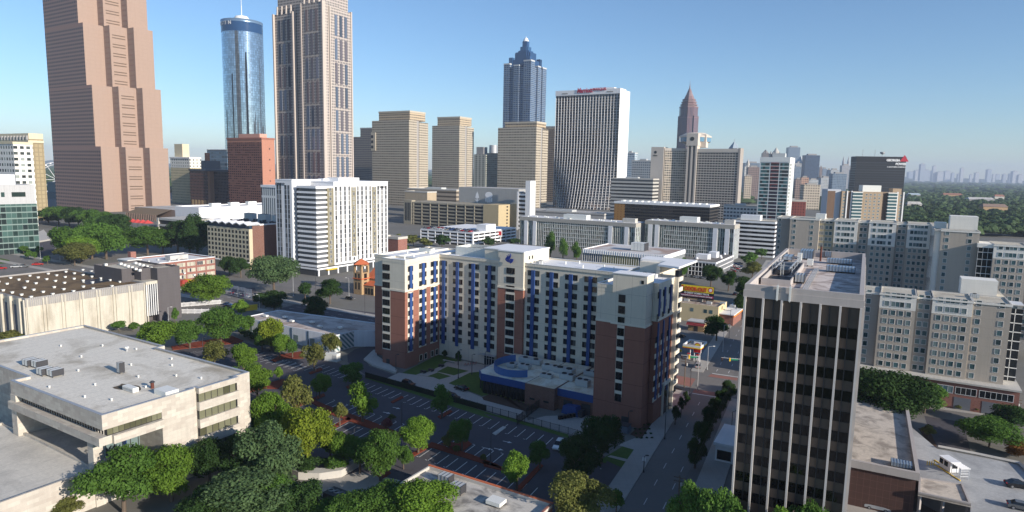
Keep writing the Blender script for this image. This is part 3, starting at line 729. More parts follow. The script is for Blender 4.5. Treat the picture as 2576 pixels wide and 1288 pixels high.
for k in range(9): b.box(-.02, 3.5, 5.9, 12.1, 9.2+2.6*k, 9.45+2.6*k)
b.box(1.6, 1.75, 5.9, 6.1, 8, 29); b.build('mullion', M['whiteframe'], apt)
# brick base
x0b = x1a-24
MB().box(x0b, 3.5, -3.2, 16, 0, 7.6).build('brick_base', M['brickr'], apt)
MB().box(x0b, 3.9, -3.7, 16, 7.6, 8.1).build('base_cornice', M['conc'], apt)
for xa, xb, mt in ((-16.5,-11.7,'glasst'),(-11.0,-6.2,'glassd'),(-5.4,2.2,'glassd')):
    xm = (xa+xb)/2; o = bpy.data.objects.new('shop_window', win_mesh(xb-xa, 1.9, int((xb-xa)/1.1), M['whiteframe'], M[mt], 'shop_window', fw=.12)); LINK(o); o.parent = apt; o.location = (xm, -3.2, 4.5)
for xa, xb in ((-11.2,-7.2),(-4.6,-.6)): MB().box(xa, xb, -3.26, -3.1, 0, 3.5).build('garage_door', plain('grey door', (.13,.14,.16), .6), apt)
ac_unit(AF, -8, 8, 30.7, 2.2, 1.4, 1.2, 'grey unit at the plant house of the near apartment wing', None, 1)
# back wing
AH = 46.0
BF = Fr(P(*gY(1590,268), AH), -30)
apt2 = fthing('apartment_block', 'far wing of the grey and white stucco apartments behind the dark tower, with a court', 'building', BF)
yy = lambda X, Yp, q=0: BF.onY(*gY(X, Yp), q)[0]
xs = [yy(90,245), yy(400,255), yy(455,240), yy(560,235), yy(810,248), yy(930,245), yy(1220,262), yy(1340,265), 0.0]
apartments(apt2, [(xs[0]-6, xs[0], 1.2, 'agreyd', 0, 'left'), (xs[0], xs[1], -1.5, 'agrey', 0, 'two'), (xs[2]-.5, xs[3], .8, 'atan', 0, 'pair'), (xs[1], xs[2]-.5, .4, 'atan', 0, 'none'), (xs[3], xs[4], 0, 'agrey', 4, 'four'), (xs[4], xs[5], .9, 'agreyd', 0, 'pair'), (xs[5], xs[6], 0, 'agrey', 4, 'four'), (xs[6], xs[7], .9, 'agreyd', 0, 'pair'), (xs[7], 0, 0, 'agrey', 4, 'four')], AH, 9.3, 14, 14)
ylen = -BF.loc(P(*gY(1700,325), AH))[1]; xr = BF.onY(*gY(2110,345), -ylen)[0]
xl = BF.onY(*gY(1700,325), -ylen)[0]
MB().box(0, xr, -ylen*.98, 14, 0, 45.4).build('wall', M['awhite'], apt2)
apartments(apt2, [(xl, xr, -ylen, 'agrey', 0, 'two')], AH+.1, 9.3, -ylen+6, 14)
MB().wallring([(-.1,-ylen),(xr+.1,-ylen),(xr+.1,14),(-.1,14)], 45.4, AH, .4).build('parapet', M['conc'], apt2); flat_poly('roof', [(.2,-ylen),(xr,-ylen),(xr,14),(.2,14)], 45.6, M['rooftan'], apt2)
MB().box(0, xs[-1]+.05, -ylen, 0, 0, 45).build('side_wall', M['agreyd'], apt2)
MB().box(xr*.35, xr*.98, -ylen+7, -ylen+15, 45.6, 51).build('plant_house', M['awhite'], apt2); MB().box(xr*.02, xr*.3, -ylen+12, -ylen+17, 45.6, 48).build('plant_house', M['unitw'], apt2)
MB().box(xs[0]+10, xs[0]+14, 4, 9, 45.6, 48).build('plant_house', M['unitw'], apt2)
# third wing, right edge: white over grey with a glazed stair
RF = Fr(P(*gY(2260,478), 42), -30)
apt3 = fthing('apartment_block', 'lower apartment wing at the right edge with a tall dark glazed stair', 'building', RF)
apartments(apt3, [(0, 10.2, 0, 'agrey', 2, 'four'), (10.2, 13.8, .8, 'agreyd', 0, 'pair'), (13.8, 24, 0, 'agrey', 2, 'four'), (24, 30, .3, 'agrey', 0, 'two')], 42, 8.0, 14, 13)
MB().box(-4.6, 0, .6, 12, 0, 40.4).build('stair_glazing', M['glassd'], apt3)
b = MB()
for k in range(15): b.box(-4.65, 0, .5, .7, 2.6*k+2.2, 2.6*k+2.4)
for x in (-4.6, -3.1, -1.6, -.1): b.box(x, x+.1, .48, .72, 0, 40.4)
b.build('mullion', M['whiteframe'], apt3); MB().box(-4.9, .1, .3, 12, 40.4, 41.8).build('cap', M['awhite'], apt3)

# ------------------------------------------------------------------ pale stone building, left foreground
SF = Fr(P(255.6, 1046.6, 18.7), -31)
st = fthing('stone_library', 'large pale stone building with flat grey roof and deep corner portico, left foreground', 'building', SF)
TV = M['travertine']
def SB(nm, x0, x1, y0, y1, z0, z1, mt=TV, bot=False): return MB().box(x0, x1, y0, y1, z0, z1, 0, bot).build(nm, mt, st)
SB('wall', -36, 0, 0, 18.4, 15.9, 18.0, TV, True)                 # top band
SB('window_band', -33.6, -.9, .9, 17, 14.5, 15.9, M['glassd'])     # recessed strip of windows
SB('beam', -36, -.05, -.7, 1.6, 12.9, 14.5, TV, True); SB('beam', -1.6, .7, 1.6, 11.3, 12.9, 14.5, TV, True)
SB('soffit', -35, -1.6, 1.6, 11.3, 13.6, 14.4, M['conc'], True)
SB('wall', -9, 0, 11.3, 18.4, 0, 15.9); SB('side_wall', -.001, .02, 11.4, 18.3, 0, 18.2)
SB('column', -5.3, -3.3, -.25, 1.5, 0, 12.9)
SB('wall', -36, -33.7, -.15, 12, 0, 15.9)
SB('portico_glazing', -33.7, -9, 9.6, 10.6, 0, 13.6, M['glassd']); SB('portico_glazing', -9.2, -8.4, 4.5, 11.3, 0, 13.6, M['glasst'])
b = MB()
for i in range(12): b.box(-33.6+2.05*i, -33.5+2.05*i, 9.45, 9.65, 0, 13.6)
for i in range(5): b.box(-8.45, -8.25, 4.5+1.6*i, 4.6+1.6*i, 0, 13.6)
for z in (5, 9.3): b.box(-33.6, -9, 9.45, 9.65, z, z+.12)
b.build('mullion', M['winframe'], st)
b = MB()
for i in range(34): b.box(-33.4+i*.97, -33.33+i*.97, .8, .95, 14.5, 15.9)
b.build('strip_mullion', M['conc'], st)
for i in range(11):                                                # side strip of pale windows
    pass
its = [(win_mesh(1.0, 1.75, 1, M['winframe'], glass('olive blind glass', (.10,.10,.06), .12, .5, (.17,.17,.11), .35, amount=.7), 'window', fw=.05), -.25, 1.4+1.06*i, 14.65, RIGHT, 1.0, 1.75) for i in range(10)]
SB('window_recess', -.9, -.26, .9, 11.4, 14.5, 16.0, M['black'])
for k in range(4):
    for i in range(6):
        its.append((win_mesh(1.35, 1.8, 1, M['winframe'], M['glassol'] if 'glassol' in M else MATS['olive blind glass'], 'window', fw=.06), .22, 19.8+1.48*i, 15.75-3.75*k-.05, RIGHT, 1.4, 1.8))
repeat(st, 'window', its, 98)
SB('wall', -36, -.3, 18.4, 32, 0, 18.0)
for z0, z1 in ((17.6, 18.0), (13.9, 15.7), (10.1, 11.95), (6.3, 8.2), (0, 4.5)): SB('stone_band', -.4, .8, 18.9, 28.4, z0, z1+.0)
for z0 in (15.7, 11.95, 8.2, 4.5): SB('window_band', -.35, .2, 18.95, 28.35, z0, z0+1.95, M['glassd'])
SB('wall', -75, -36, 3.2, 34, 0, 18.0)
outl = [(0,0),(0,18.4),(-.5,18.4),(-.5,18.9),(.8,18.9),(.8,28.4),(-.3,28.4),(-.3,32),(-36,32),(-36,34),(-75,34),(-75,3.2),(-36,3.2),(-36,0)]
MB().wallring(outl, 18.0, 18.75, .45).build('parapet', TV, st); MB().wallring([(p[0], p[1]) for p in outl], 18.75, 18.85, .6).build('coping', M['metal'], st)
flat_poly('roof', outl, 18.25, M['roofmem'], st)
b = MB()
for i, (x, y) in enumerate([(-8,6),(-14,4),(-20,9),(-26,3),(-12,22),(-20,26),(-28,21),(-6,24),(-18,17),(-33,12),(-44,18),(-50,26),(-58,20),(-25,29),(-10,14),(-40,29)]): b.cyl(x, y, 18.2, 18.75, .16, .22, 6)
b.build('roof_vent', M['unitw'], st, kind='stuff')
SB('hatch_kerb', -4.9, -.9, 12.8, 15.6, 18.2, 19.35, M['unitw'])
for x, y, lab in ((-46.2,8.2,'grey box unit on the left library roof, left of the rear pair'),(-43.4,8.8,'grey box unit on the left library roof, right of the rear pair'),(-36.4,6.8,'grey box unit on the left library roof, left of the front pair'),(-33.6,7.6,'grey box unit on the left library roof, right of the front pair')):
    boxunit('rooftop_unit', lab, 'rooftop unit', SF, x, y, 18.25, 2.5, 2.3, 1.6, 'unitw', 2)
boxunit('rooftop_unit', 'upright white fan unit standing alone mid roof on the pale stone building', 'rooftop unit', SF, -24, 16.5, 18.25, 1.1, 1.1, 2.5, 'unitw', 2)
t = rthing('rooftop_unit', 'long white capsule skylight beside the dark stain on the stone building roof', 'skylight', SF, -10.6, 11.2, 18.25); MB().box(-1.9,1.9,-.6,.6,.1,1.0).box(-2.3,-1.9,-.45,.45,.1,.7).build('casing', M['unitw'], t); MB().box(-1.9,1.9,-.66,-.6,.35,.7).build('vent_strip', M['metal'], t)
t = rthing('exhaust_stack', 'squat rusty vent with cap near the front edge of the stone building roof', 'roof vent', SF, -8.6, 14.6, 18.25); MB().cyl(0,0,0,1.3,.35,.35,10).build('pipe', MATS['rust'], t); MB().cyl(0,0,1.3,1.6,.6,.3,10).build('cap', M['darkmetal'], t)
t = rthing('exhaust_stack', 'small silver roof vent on the far part of the stone building roof', 'roof vent', SF, -40.6, 27, 18.25); MB().cyl(0,0,0,.8,.3,.3,10).build('pipe', M['metal'], t); MB().cyl(0,0,.8,1.2,.5,.5,10).build('cap', M['unitw'], t)
# dark puddle stain on the roof membrane
stain = [( -13.4+3.4*math.cos(a)*(1+.25*math.sin(3*a+1)), 12.0+1.7*math.sin(a)*(1+.3*math.sin(2*a))) for a in [i*math.pi/10 for i in range(20)]]
flat_poly('roof_stain', stain, 18.256, plain('dark stain', (.10,.075,.045), .8, 0, .4), st)
# low front wing of the stone building
lw = fthing('stone_annex', 'low flat roofed stone annex in front of the portico at the lower left corner', 'building', SF)
MB().box(-44, -3.6, -48, 9.0, 0, 6.9).build('wall', wall('annex stone', (.44,.41,.355), .1, brick=(1.9,.75,.03), streak=.16, jdark=.85), lw)
MB().wallring([(-44,-48),(-3.6,-48),(-3.6,.6),(-9,.8),(-27,1.2),(-44,1.2)], 6.9, 7.5, .5).build('parapet', TV, lw)
flat_poly('roof', [(-44,-47.8),(-3.9,-47.8),(-3.9,9.0),(-44,9.0)], 7.0, roofmat('annex roof', (.52,.49,.43), (.36,.34,.30), .1, .6, seams=4), lw)
t = fthing('banner', 'small blue banner hanging in the glass portico of the pale stone building', 'banner', Fr(SF.w(-3.2, 5.5), -31)); MB().box(-.7,.7,-.04,.04,7.6,12.2,0,True).build('cloth', M['blue'], t); MB().tube((-.8,0,12.25),(.8,0,12.25), .05).build('rod', M['metal'], t)
# ------------------------------------------------------------------ mid ground
def site(name, label, cat, cx, cy, h, az=-31):
    fr = Fr(P(cx, cy, h), az); return fthing(name, label, cat, fr), fr
def bands(parent, x0, x1, y0, y1, zs, hh, mt, out=.15, name='spandrel_band'):
    for z in zs: MB().box(x0-out, x1+out, y0-out, y1+out, z, z+hh, 0, True).build(name, mt, parent)
M['olive'] = wall('olive stucco', (.20,.18,.12), .06)
M['greyglass'] = glass('grey balcony glass', (.085,.09,.095), .08, .5, (.26,.26,.25), .6, amount=.35)
# --- white apartment tower with a banded corner
t, f = site('apartment_tower', 'white sixteen storey apartment tower with banded balcony corner and vertical window strips', 'building', *gF(880,225), 53.4)
W = -f.onY(*gF(580,190))[0]; Dp = f.onX(*gF(1425,185))[0]; WP = M['whitepaint']; ph = 2.92
xa, xb = f.onY(*gF(735,220))[0], f.onY(*gF(705,190))[0]; ya, yb = f.onX(*gF(965,225))[0], f.onX(*gF(1012,190))[0]
Dp = min(Dp, 62)
MB().box(xa, -.9, .9, 22, 6, 52.3).build('balcony_glazing', M['greyglass'], t)
for k in range(17):
    z = 5.2+ph*k; MB().box(xa, 0, 0, ya, z, z+1.15, 0, True).build('balcony_band', WP, t)
b = MB()
for k in range(16):
    for i in range(9): b.box(xa+.6+i*(-xa-1)/9, xa+.75+i*(-xa-1)/9, .82, .95, 6+ph*k, 8+ph*k)
b.build('balcony_post', M['winframe'], t, kind='stuff')
MB().box(xa-.1, .1, -.1, 20, 52.2, 53.4).build('cornice', WP, t); flat_poly('roof', [(xa,0),(0,0),(0,20),(xa,20)], 53.42, M['roofwhite'], t)
MB().box(xb, xa, 3, 24, 0, 52).build('recess_wall', M['winframe'], t)
MB().box(-W, xb, -.6, 30, 0, 56.2).build('wall', WP, t); MB().box(-W-.1, xb+.1, -.7, 30, 56.2, 56.8).build('coping', WP, t)
MB().box(-.2, 0, ya, yb, 0, 52.6).build('wall', M['olive'], t); MB().box(-22, -.15, ya, yb, 0, 52.6).build('wall', M['olive'], t)
MB().box(-24, .25, yb, Dp, 0, 55.4).build('wall', WP, t); MB().box(-24.2, .45, yb-.2, Dp+.2, 55.4, 56.0).build('coping', WP, t)
MB().box(-W+.5, -.2, 18, Dp-1, 0, 52).build('wall', WP, t); MB().box(-18, -8, 26, 44, 55.9, 58.2).build('plant_house', WP, t); MB().box(-22, -17, 22, 30, 52, 57.5).build('plant_house', WP, t)
items = []; sw = win_mesh(1.6, 1.9, 2, M['whiteframe'], M['greyglass'], 'window', fw=.08); lw_ = win_mesh(1.5, 2.6, 1, M['winframe'], M['greyglass'], 'window', fw=.05)
nb = 13; bw = (Dp-yb)/nb
for i in range(nb):
    kind = 'olive' if i in (4, 9) else 'white'
    yc = yb+bw*(i+.5)
    if kind == 'olive': MB().box(.2, .32, yc-bw*.55, yc+bw*.55, 9, 52.6).build('olive_strip', M['olive'], t)
    for k in range(16):
        items.append((sw if kind == 'olive' else lw_, .32 if kind == 'olive' else .25, yc, 6.6+ph*k, RIGHT, 1.6, 2.3))
for k in range(16): items.append((sw, 0, (ya+yb)/2, 6.8+ph*k, RIGHT, 1.6, 1.9))
for fx_ in (.14, .30, .62, .8):
    for k in range(17): items.append((lw_, -W+(xb+W)*fx_, -.6, 4+ph*k, FRONT, 1.5, 2.6))
repeat(t, 'window', items, 98)
MB().box(-20, .6, 0, Dp, 0, 5.2).build('shop_base', M['greyglass'], t); bands(t, -20, .6, -.3, Dp, (3.6,), .9, WP)
for i in range(8): MB().box(.4, 1.0, Dp*i/8, Dp*i/8+.9, 0, 4).build('base_pier', WP, t)
MB().box(.6, 2.4, 6, 14, 3.0, 3.5).build('awning', M['yellow'], t)
sign_text('ONE12', 2.0, M['black'], t, .27, Dp-9.0, 51.6, RIGHT, 8.0, .05)
sign_text('ONE12', 2.0, M['black'], t, -W+.4, -.62, 53.2, FRONT, (xb+W)*.55, .05)
# --- beige hotel with zigzag roof edge
t, f = site('zigzag_hotel', 'beige seven storey hotel with white zigzag canopy along its roof edge', 'building', *gF(375,515), 28.5)
W = -f.onY(*gF(60,490))[0]; Dp = f.onX(*gF(580,480))[0]
M['hotelb'] = wall('hotel beige', (.46,.40,.28), .07, streak=.06)
MB().box(-W, 0, 0, Dp+14, 0, 25.6).build('wall', M['hotelb'], t); MB().box(-W+.6, -.6, .8, Dp, 25.6, 28.2).build('top_storey', M['glassbl'], t)
MB().box(-.5, .06, 2.5, Dp+14, 0, 27.5).build('side_wall', M['brickd'], t)
n = 6
for i in range(n):
    x0, x1 = -W+W*i/n-.4, -W+W*(i+1)/n; xm = x0+(x1-x0)*.55
    b = MB(); vs = []
    for y in (-1.4, 9): vs += [(x0,y,28.2),(xm,y,29.5),(x1,y,28.2),(x0,y,27.8),(xm,y,29.1),(x1,y,27.8)]
    b.add(vs, [(0,1,7,6),(1,2,8,7),(3,9,10,4),(4,10,11,5),(0,3,4,1),(1,4,5,2),(6,7,10,9),(7,8,11,10)]); b.build('roof_fold', M['white'], t)
    b = MB(); b.prism([(x0,-2.2),(x1,-2.2),(x1,0),(x0,0)], 4.6, 4.9); b.build('porch_fold', M['white'], t)
items = []; hw = win_mesh(1.6, 1.7, 2, M['winframe'], M['glassd'], 'window', fw=.06)
for k in range(7):
    for i in range(12): items.append((hw, -W+W*(i+.5)/12, 0, 4.8+2.95*k, FRONT, 1.6, 1.7))
repeat(t, 'window', items, 98)
flat_poly('roof', [(-W,0),(-.4,0),(-.4,Dp+14),(-W,Dp+14)], 28.0, M['roofgrey'], t); MB().wallring([(-W,8),(0,8),(0,Dp+14),(-W,Dp+14)], 27.0, 28.4, .4).build('parapet', WP, t)
b = MB(); r2 = random.Random(3)
for i in range(60):
    x, y = -W+1+r2.random()*(W-2), 9.5+r2.random()*(Dp+2); b.box(x, x+.6+r2.random(), y, y+.6+r2.random(), 28, 28.5+r2.random())
b.build('roof_condenser', M['darkmetal'], t, kind='stuff')
for i in range(3): ac_unit(f, -W+6+i*14, Dp+8, 28.0, 8, 4, 4.6, ('large dark cooling unit behind the zigzag hotel roof, '+('leftmost of three','middle of three','rightmost of three')[i]), 'large cooling units on the hotel roof', 2)
# dark brick neighbour between hotel and white tower
t, f = site('brick_block', 'dark red brick low block between the zigzag hotel and the white apartment tower', 'building', *gF(445,600), 18)
block(f, t, 0, 26, 0, 14, 0, 18, wall('dark red brick', (.10,.035,.03), .1, brick=(.6,.24,.02)), 'roofgrey')
for k in range(2):
    for i in range(3): MB().box(2.5+i*5, 6+i*5, -.06, .1, 7+k*4.4, 9.6+k*4.4).build('window', M['glassd'], t)
# white long roof building behind
t, f = site('white_warehouse', 'long plain white building behind the zigzag hotel with plant on its roof', 'building', *gE(1500,655), 24)
L2 = f.onX(1900/3, 340*.8944+620/3)[0]
block(f, t, -38, 0, 0, 150, 0, 24, M['whitepaint'], 'roofwhite', 1.0)
for i in range(5): MB().box(-14-4*i, -9-4*i, 20+24*i, 30+24*i, 23.2, 27).build('plant_house', M['unitw'], t)
# --- brick three storey block with white roof edge, left
bq = P(*gE(1620,1155)); hb_ = height_at(*gE(1620,1012), bq)
t, f = site('brick_offices', 'three storey orange brick block with pale window groups and white roof parapet', 'building', *gE(1165,1078), hb_)
Db = f.onX(*gE(1622,1010))[0]
block(f, t, -30, 0, 0, Db, 0, hb_, M['brickr'], 'roofwhite', .9, .4); MB().wallring([(-30.1,-.1),(.1,-.1),(.1,Db+.1),(-30.1,Db+.1)], hb_-.2, hb_+.15, .6).build('coping', M['white'], t)
M['cream'] = glass('cream blinds', (.42,.39,.30), .3, .3, (.06,.06,.06), .25, amount=.25)
items = []
for k in range(3):
    for i in range(6):
        gw = Db/7.4
        for q in range(4): items.append((win_mesh(gw/4.4, hb_*.17, 1, M['whiteframe'], M['cream'], 'window', fw=.06), 0, Db*(i+.5)/6+(q-1.5)*gw/4, hb_*(.1+.3*k), RIGHT, gw/4, 2))
repeat(t, 'window', items)
MB().box(-14, -9, Db*.4, Db*.7, hb_-.5, hb_+2.0).build('plant_house', M['roofgrey'], t); MB().box(-29, -26, 2, 5, hb_-.5, hb_+4).build('chimney', M['brickr'], t)
b = MB()
for i in range(9): b.box(-3-2.7*i, -2-2.7*i, 4+(i*7) % int(Db-8), 5+(i*7) % int(Db-8), hb_-.8, hb_+.1)
b.build('roof_unit', M['unit'], t, kind='stuff')
# --- brown roof concrete building with white roof vents
CF = Fr(P(*gI(140,80), 17.0), -31)
ch = fthing('concrete_hall', 'long windowless ribbed concrete hall under a wet brown roof dotted with white vents', 'building', CF)
Dh = 71.0
for q in ((gI(820,0), 0),): Dh = CF.onX(*q[0])[0]
M['ribc'] = wall('ribbed concrete', (.44,.41,.34), .10, streak=.22, stain=(.33,.29,.22))
MB().box(-60, 0, 0, Dh, 0, 16.2).build('wall', M['ribc'], ch); MB().wallring([(-60,0),(0,0),(0,Dh),(-60,Dh)], 16.2, 17.0, .4).build('parapet', M['concd'], ch)
flat_poly('roof', [(-60,.2),(-.3,.2),(-.3,Dh),(-60,Dh)], 16.4, M['roofbrown'], ch)
nb = 7
for i in range(nb+1):
    y = Dh*i/nb
    for dy in (-.55, .55): MB().box(-.1, .4, y+dy-.22, y+dy+.22, 0, 16.6).build('pilaster', M['ribc'], ch)
b = MB()
for i in range(nb*9): b.box(-.05, .18, Dh*i/(nb*9), Dh*i/(nb*9)+.5, 13.9, 16.9)
b.build('frieze', M['concd'], ch, kind='stuff')
for i in range(8):
    x = -3.5-7*i; MB().box(x-1.0, x+1.0, -.9, 0, 0, 16.8).build('pilaster', M['ribc'], ch); MB().box(x-5.6, x-1.4, -.3, .02, 0, 14.0).build('wall_panel', M['glassbl'], ch)
items = []
vb = MB(); vb.box(-.38,.38,-.38,.38,0,.4); vb.box(-.5,.5,-.5,.5,.4,.65); vm = vb.mesh('roof_vent', M['unitw'])
for i in range(10):
    for j in range(8):
        if (i+j) % 17 == 5: continue
        p = CF.w(-3-7.2*j, 3.2+7.0*i); o = bpy.data.objects.new('roof_vent', vm); LINK(o); o.location = (p[0], p[1], 16.42); o.rotation_euler = (0,0,R(-31))
        o.parent = None; tag(o, 'small white square vent on the wet brown roof of the concrete hall', 'roof vent', 'white vents on the brown roof')
flat_poly('rain_pool', [(-24,30),(-15,28),(-17,41),(-23,42),(-28,36)], 16.43, glass('rain water', (.03,.05,.08), .03, .8, None, .1), ch)
# its dark tiled annex
t = fthing('dark_annex', 'dark grey tiled stair block with tall glazed bay beside the concrete hall', 'building', CF)
M['dtile'] = wall('dark grey tile', (.085,.078,.08), .1, (1.2, 1.2, 0, 0, .04), .75)
ye = CF.onX(*gI(890,0), .4)[0]; yf = CF.onX(*gI(978,0), .4)[0]
MB().box(-7, .2, Dh+.05, ye, 3.0, 16).build('glazed_bay', M['glassd'], t)
for i in range(6): MB().box(.1, .5, Dh+.1+(ye-Dh)*i/5.5, Dh+.45+(ye-Dh)*i/5.5, 3, 16.2).build('bay_fin', M['whiteframe'], t)
MB().box(-8, .6, Dh, ye+.3, 16, 17.2).build('bay_roof', M['ribc'], t)
block(CF, t, -9, .9, ye, yf+3, 0, 22.2, M['dtile'], 'rooftan', .9)
block(CF, t, -30, -9, ye-9, yf+2.6, 0, 22, M['dtile'], 'rooftan', .9); block(CF, t, -9, -4, ye-4, ye, 0, 22.1, M['dtile'], 'rooftan', .9)
b = MB()
for i in range(12): b.box(-28+2.3*i, -26.9+2.3*i, ye-6+(i*5) % 11, ye-5+(i*5) % 11, 21.4, 22.3)
b.build('roof_vent', M['unitw'], t, kind='stuff')
t = fthing('plant_shed', 'small pale concrete plant shed standing on the far edge of the brown roof', 'plant shed', Fr(CF.w(-42, 60), -31)); MB().box(-4,4,-3,3,16.4,20.8).build('wall', M['conc'], t); MB().box(-4.3,4.3,-3.3,3.3,20.8,21.2).build('roof', M['unitw'], t); MB().box(-3.2,-.6,-3.06,-2.9,16.6,20).build('door', M['metal'], t)
# --- low white building beside the residence
t, f = site('white_studio', 'long low white building with pale roof and zebra striped corner panels beside the car park', 'building', *gJ(525,290), 6.1)
W = -f.onY(*gJ(5,170))[0]
poly_block(t, [(-W,0),(0,0),(0,9.5),(9,16),(22,20),(22,26),(-W,17)], 0, 6.1, wall('pale blue white wall', (.55,.57,.60), .05), 'roofpale', .35)
for i in range(5): MB().box(-W+3+i*8.6, -W+5.4+i*8.6, -.06, .1, .9, 3.4).build('window', M['glasst'], t)
for i in range(6): MB().box(-W+1+i*8.8, -W+1.6+i*8.8, -.14, .02, 0, 5.8).build('downpipe_panel', M['glassbl'], t)
mt, n, bs = _new('zebra'); g = NG(n); s3 = g.sep(g.coord('UV'))
g.lk(g.mix(g.math('LESS_THAN', g.math('FRACT', g.math('ADD', g.math('MULTIPLY', s3[0], .55), g.math('MULTIPLY', s3[1], .55))), .5), (.60,.63,.63), (.10,.19,.21)), bs.inputs['Base Color']); bs.inputs['Roughness'].default_value = .6
MB().quad((-6.5,-.08,.2),(0,-.08,.2),(0,-.08,5.7),(-2.0,-.08,5.7)).build('striped_panel', mt, t); MB().box(-.02, .08, .2, 9.3, .2, 5.7).build('striped_panel', mt, t)
MB().add([(.1,9.6,.2),(9.0,16.1,.2),(9.0,16.1,5.7),(.1,9.6,5.7)], [(0,1,2,3)]).build('striped_panel', mt, t)
for i in range(6):
    p = f.w(-W+6+i*7.5, 6+(i % 2)*3); boxunit('rooftop_unit', 'small pale skylight box on the roof of the long low white building', 'skylight', f, -W+6+i*7.5, 6+(i % 2)*3, 5.8, 1.8, 1.2, .9, 'unitw')['group'] = 'skylights of the low white building'
boxunit('rooftop_unit', 'dark box unit on the far end of the low white building roof by the residence', 'rooftop unit', f, 17, 20, 5.8, 2.6, 1.8, 1.7, 'darkmetal')
# --- church with red tiled bell tower
t, f = site('church', 'tan brick church with red tiled roofs and an arched bell tower', 'church', *gF(1225,790), 17.5)
hb = f.pz(*gF(1225,1055))
M['cbrick'] = wall('tan church brick', (.38,.25,.12), .1, brick=(.6,.24,.03)); M['tile'] = wall('red tile', (.48,.13,.055), .12, (0,.4,0,0,.12), .7)
w_ = 5.6
MB().box(-w_, 0, 0, w_, 0, 11.2).build('tower', M['cbrick'], t)
b = MB(); b.box(-w_-.4, .4, -.4, w_+.4, 7.9, 8.4); b.build('tile_band', M['tile'], t)
b = MB()
for (x0, x1, y0, y1) in ((-w_,-w_+1,0,1),(-1,0,0,1),(-w_,-w_+1,w_-1,w_),(-1,0,w_-1,w_)): b.box(x0,x1,y0,y1,11.2,15.6)
b.box(-w_,0,0,w_,14.6,15.6,0,True); b.build('belfry', M['cbrick'], t)
MB().lathe(-w_/2, w_/2, [(5.4,15.6),(0.02,18.4)], 4).build('tower_roof', M['tile'], t).rotation_euler = (0,0,0)
for k in range(2):
    for x in (-3.9, -1.7): MB().box(x-.4, x+.4, -.06, .1, 2.6+4.6*k, 6.2+4.6*k).build('window', M['glassd'], t)
    MB().box(-.1, .06, 1.8, 3.8, 2.6+4.6*k, 6.2+4.6*k).build('window', M['glassd'], t)
MB().box(-2, 11, 6, 20, 0, 8).build('nave', M['cbrick'], t)
b = MB(); b.add([(-2.5,5.6,8),(11.5,5.6,8),(11.5,20.5,8),(-2.5,20.5,8),(-2.5,13,13),(11.5,13,13)], [(0,1,5,4),(2,3,4,5),(1,2,5),(3,0,4)]); b.build('nave_roof', M['tile'], t)
MB().box(0, 7, 1.5, 6, 0, 5).build('porch', M['cbrick'], t); b = MB(); b.add([(-.3,1.2,5),(7.4,1.2,5),(7.4,6,6.6),(-.3,6,6.6)], [(0,1,2,3)]); b.build('porch_roof', M['tile'], t)
for i in range(3): MB().box(.9+2.1*i, 2.2+2.1*i, 1.42, 1.6, .4, 3.6).build('window', M['glassd'], t)
# --- beige parking garage
t, f = site('parking_garage', 'large beige parking garage with six dark open decks and a solid stair corner', 'parking garage', *gG(920,260), 27.5)
W = -f.onY(*gG(118,235))[0]; Dp = f.onX(*gG(1140,245))[0]; W = min(W, 130)
M['gar'] = wall('garage beige', (.40,.32,.19), .08, (0, 1.1, 0, 0, .05), .85, streak=.12); M['gard'] = wall('garage concrete', (.27,.24,.18), .1, streak=.12)
xs_ = f.onY(*gG(805,260))[0]
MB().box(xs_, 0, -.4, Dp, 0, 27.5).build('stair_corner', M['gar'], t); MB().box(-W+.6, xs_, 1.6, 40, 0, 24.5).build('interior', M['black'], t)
for k in range(7): MB().box(-W, xs_, 0, 42, 3.8*k+1.9, 3.8*k+3.5, 0, True).build('deck_band', M['gard'], t)
for i in range(10): MB().box(-W+(xs_+W)*i/9-.45, -W+(xs_+W)*i/9+.45, -.25, 2, 0, 26.4).build('pier', M['gard'], t)
xg = f.onY(*gG(235,240))[0]; MB().box(xg-6, xg+6, -.7, 6, 0, 28).build('stair_bay', M['gard'], t)
for i in range(4): MB().box(xg-4+2.3*i, xg-2.6+2.3*i, -.78, -.6, 4, 25).build('slot', M['black'], t)
for k in range(7): MB().box(-.02, .08, 16, 19, 2.6+3.6*k, 4.2+3.6*k).build('slot', M['black'], t)
MB().box(-W, xs_, 20, 42, 26, 26.2).build('roof_deck', M['rooftan'], t)
# grey wall with two white figures and white stair tower behind the garage
t, f = site('mural_block', 'grey windowless block behind the garage with two white painted figures on its wall', 'building', *gG(1070,140), 44)
W = -f.onY(*gG(620,135))[0]
MB().box(-W, 0, 0, 40, 0, 44).build('wall', wall('mural grey', (.29,.29,.28), .08, (0,1.5,0,0,.06), .9), t); flat_poly('roof', [(-W,0),(0,0),(0,40),(-W,40)], 44.05, M['roofgrey'], t)
kx = W/150.0
def blob(cx, cz, rx_, rz_, n=16, a0=0, a1=2*math.pi): return [(cx+rx_*math.cos(a0+(a1-a0)*i/n), cz+rz_*math.sin(a0+(a1-a0)*i/n)) for i in range(n)]
def fig(polys, nm):
    b = MB()
    for p in polys: b.add([(x,-.12,z) for x,z in p], [tuple(range(len(p)))])
    b.build(nm, M['white'], t)
x1 = f.onY(*gG(757,190))[0]; x2 = f.onY(*gG(845,200))[0]; zz = f.onY(*gG(757,190))[1]; s_ = W/449*3/3
u_ = (f.onY(*gG(800,190))[0]-x1)/43.0
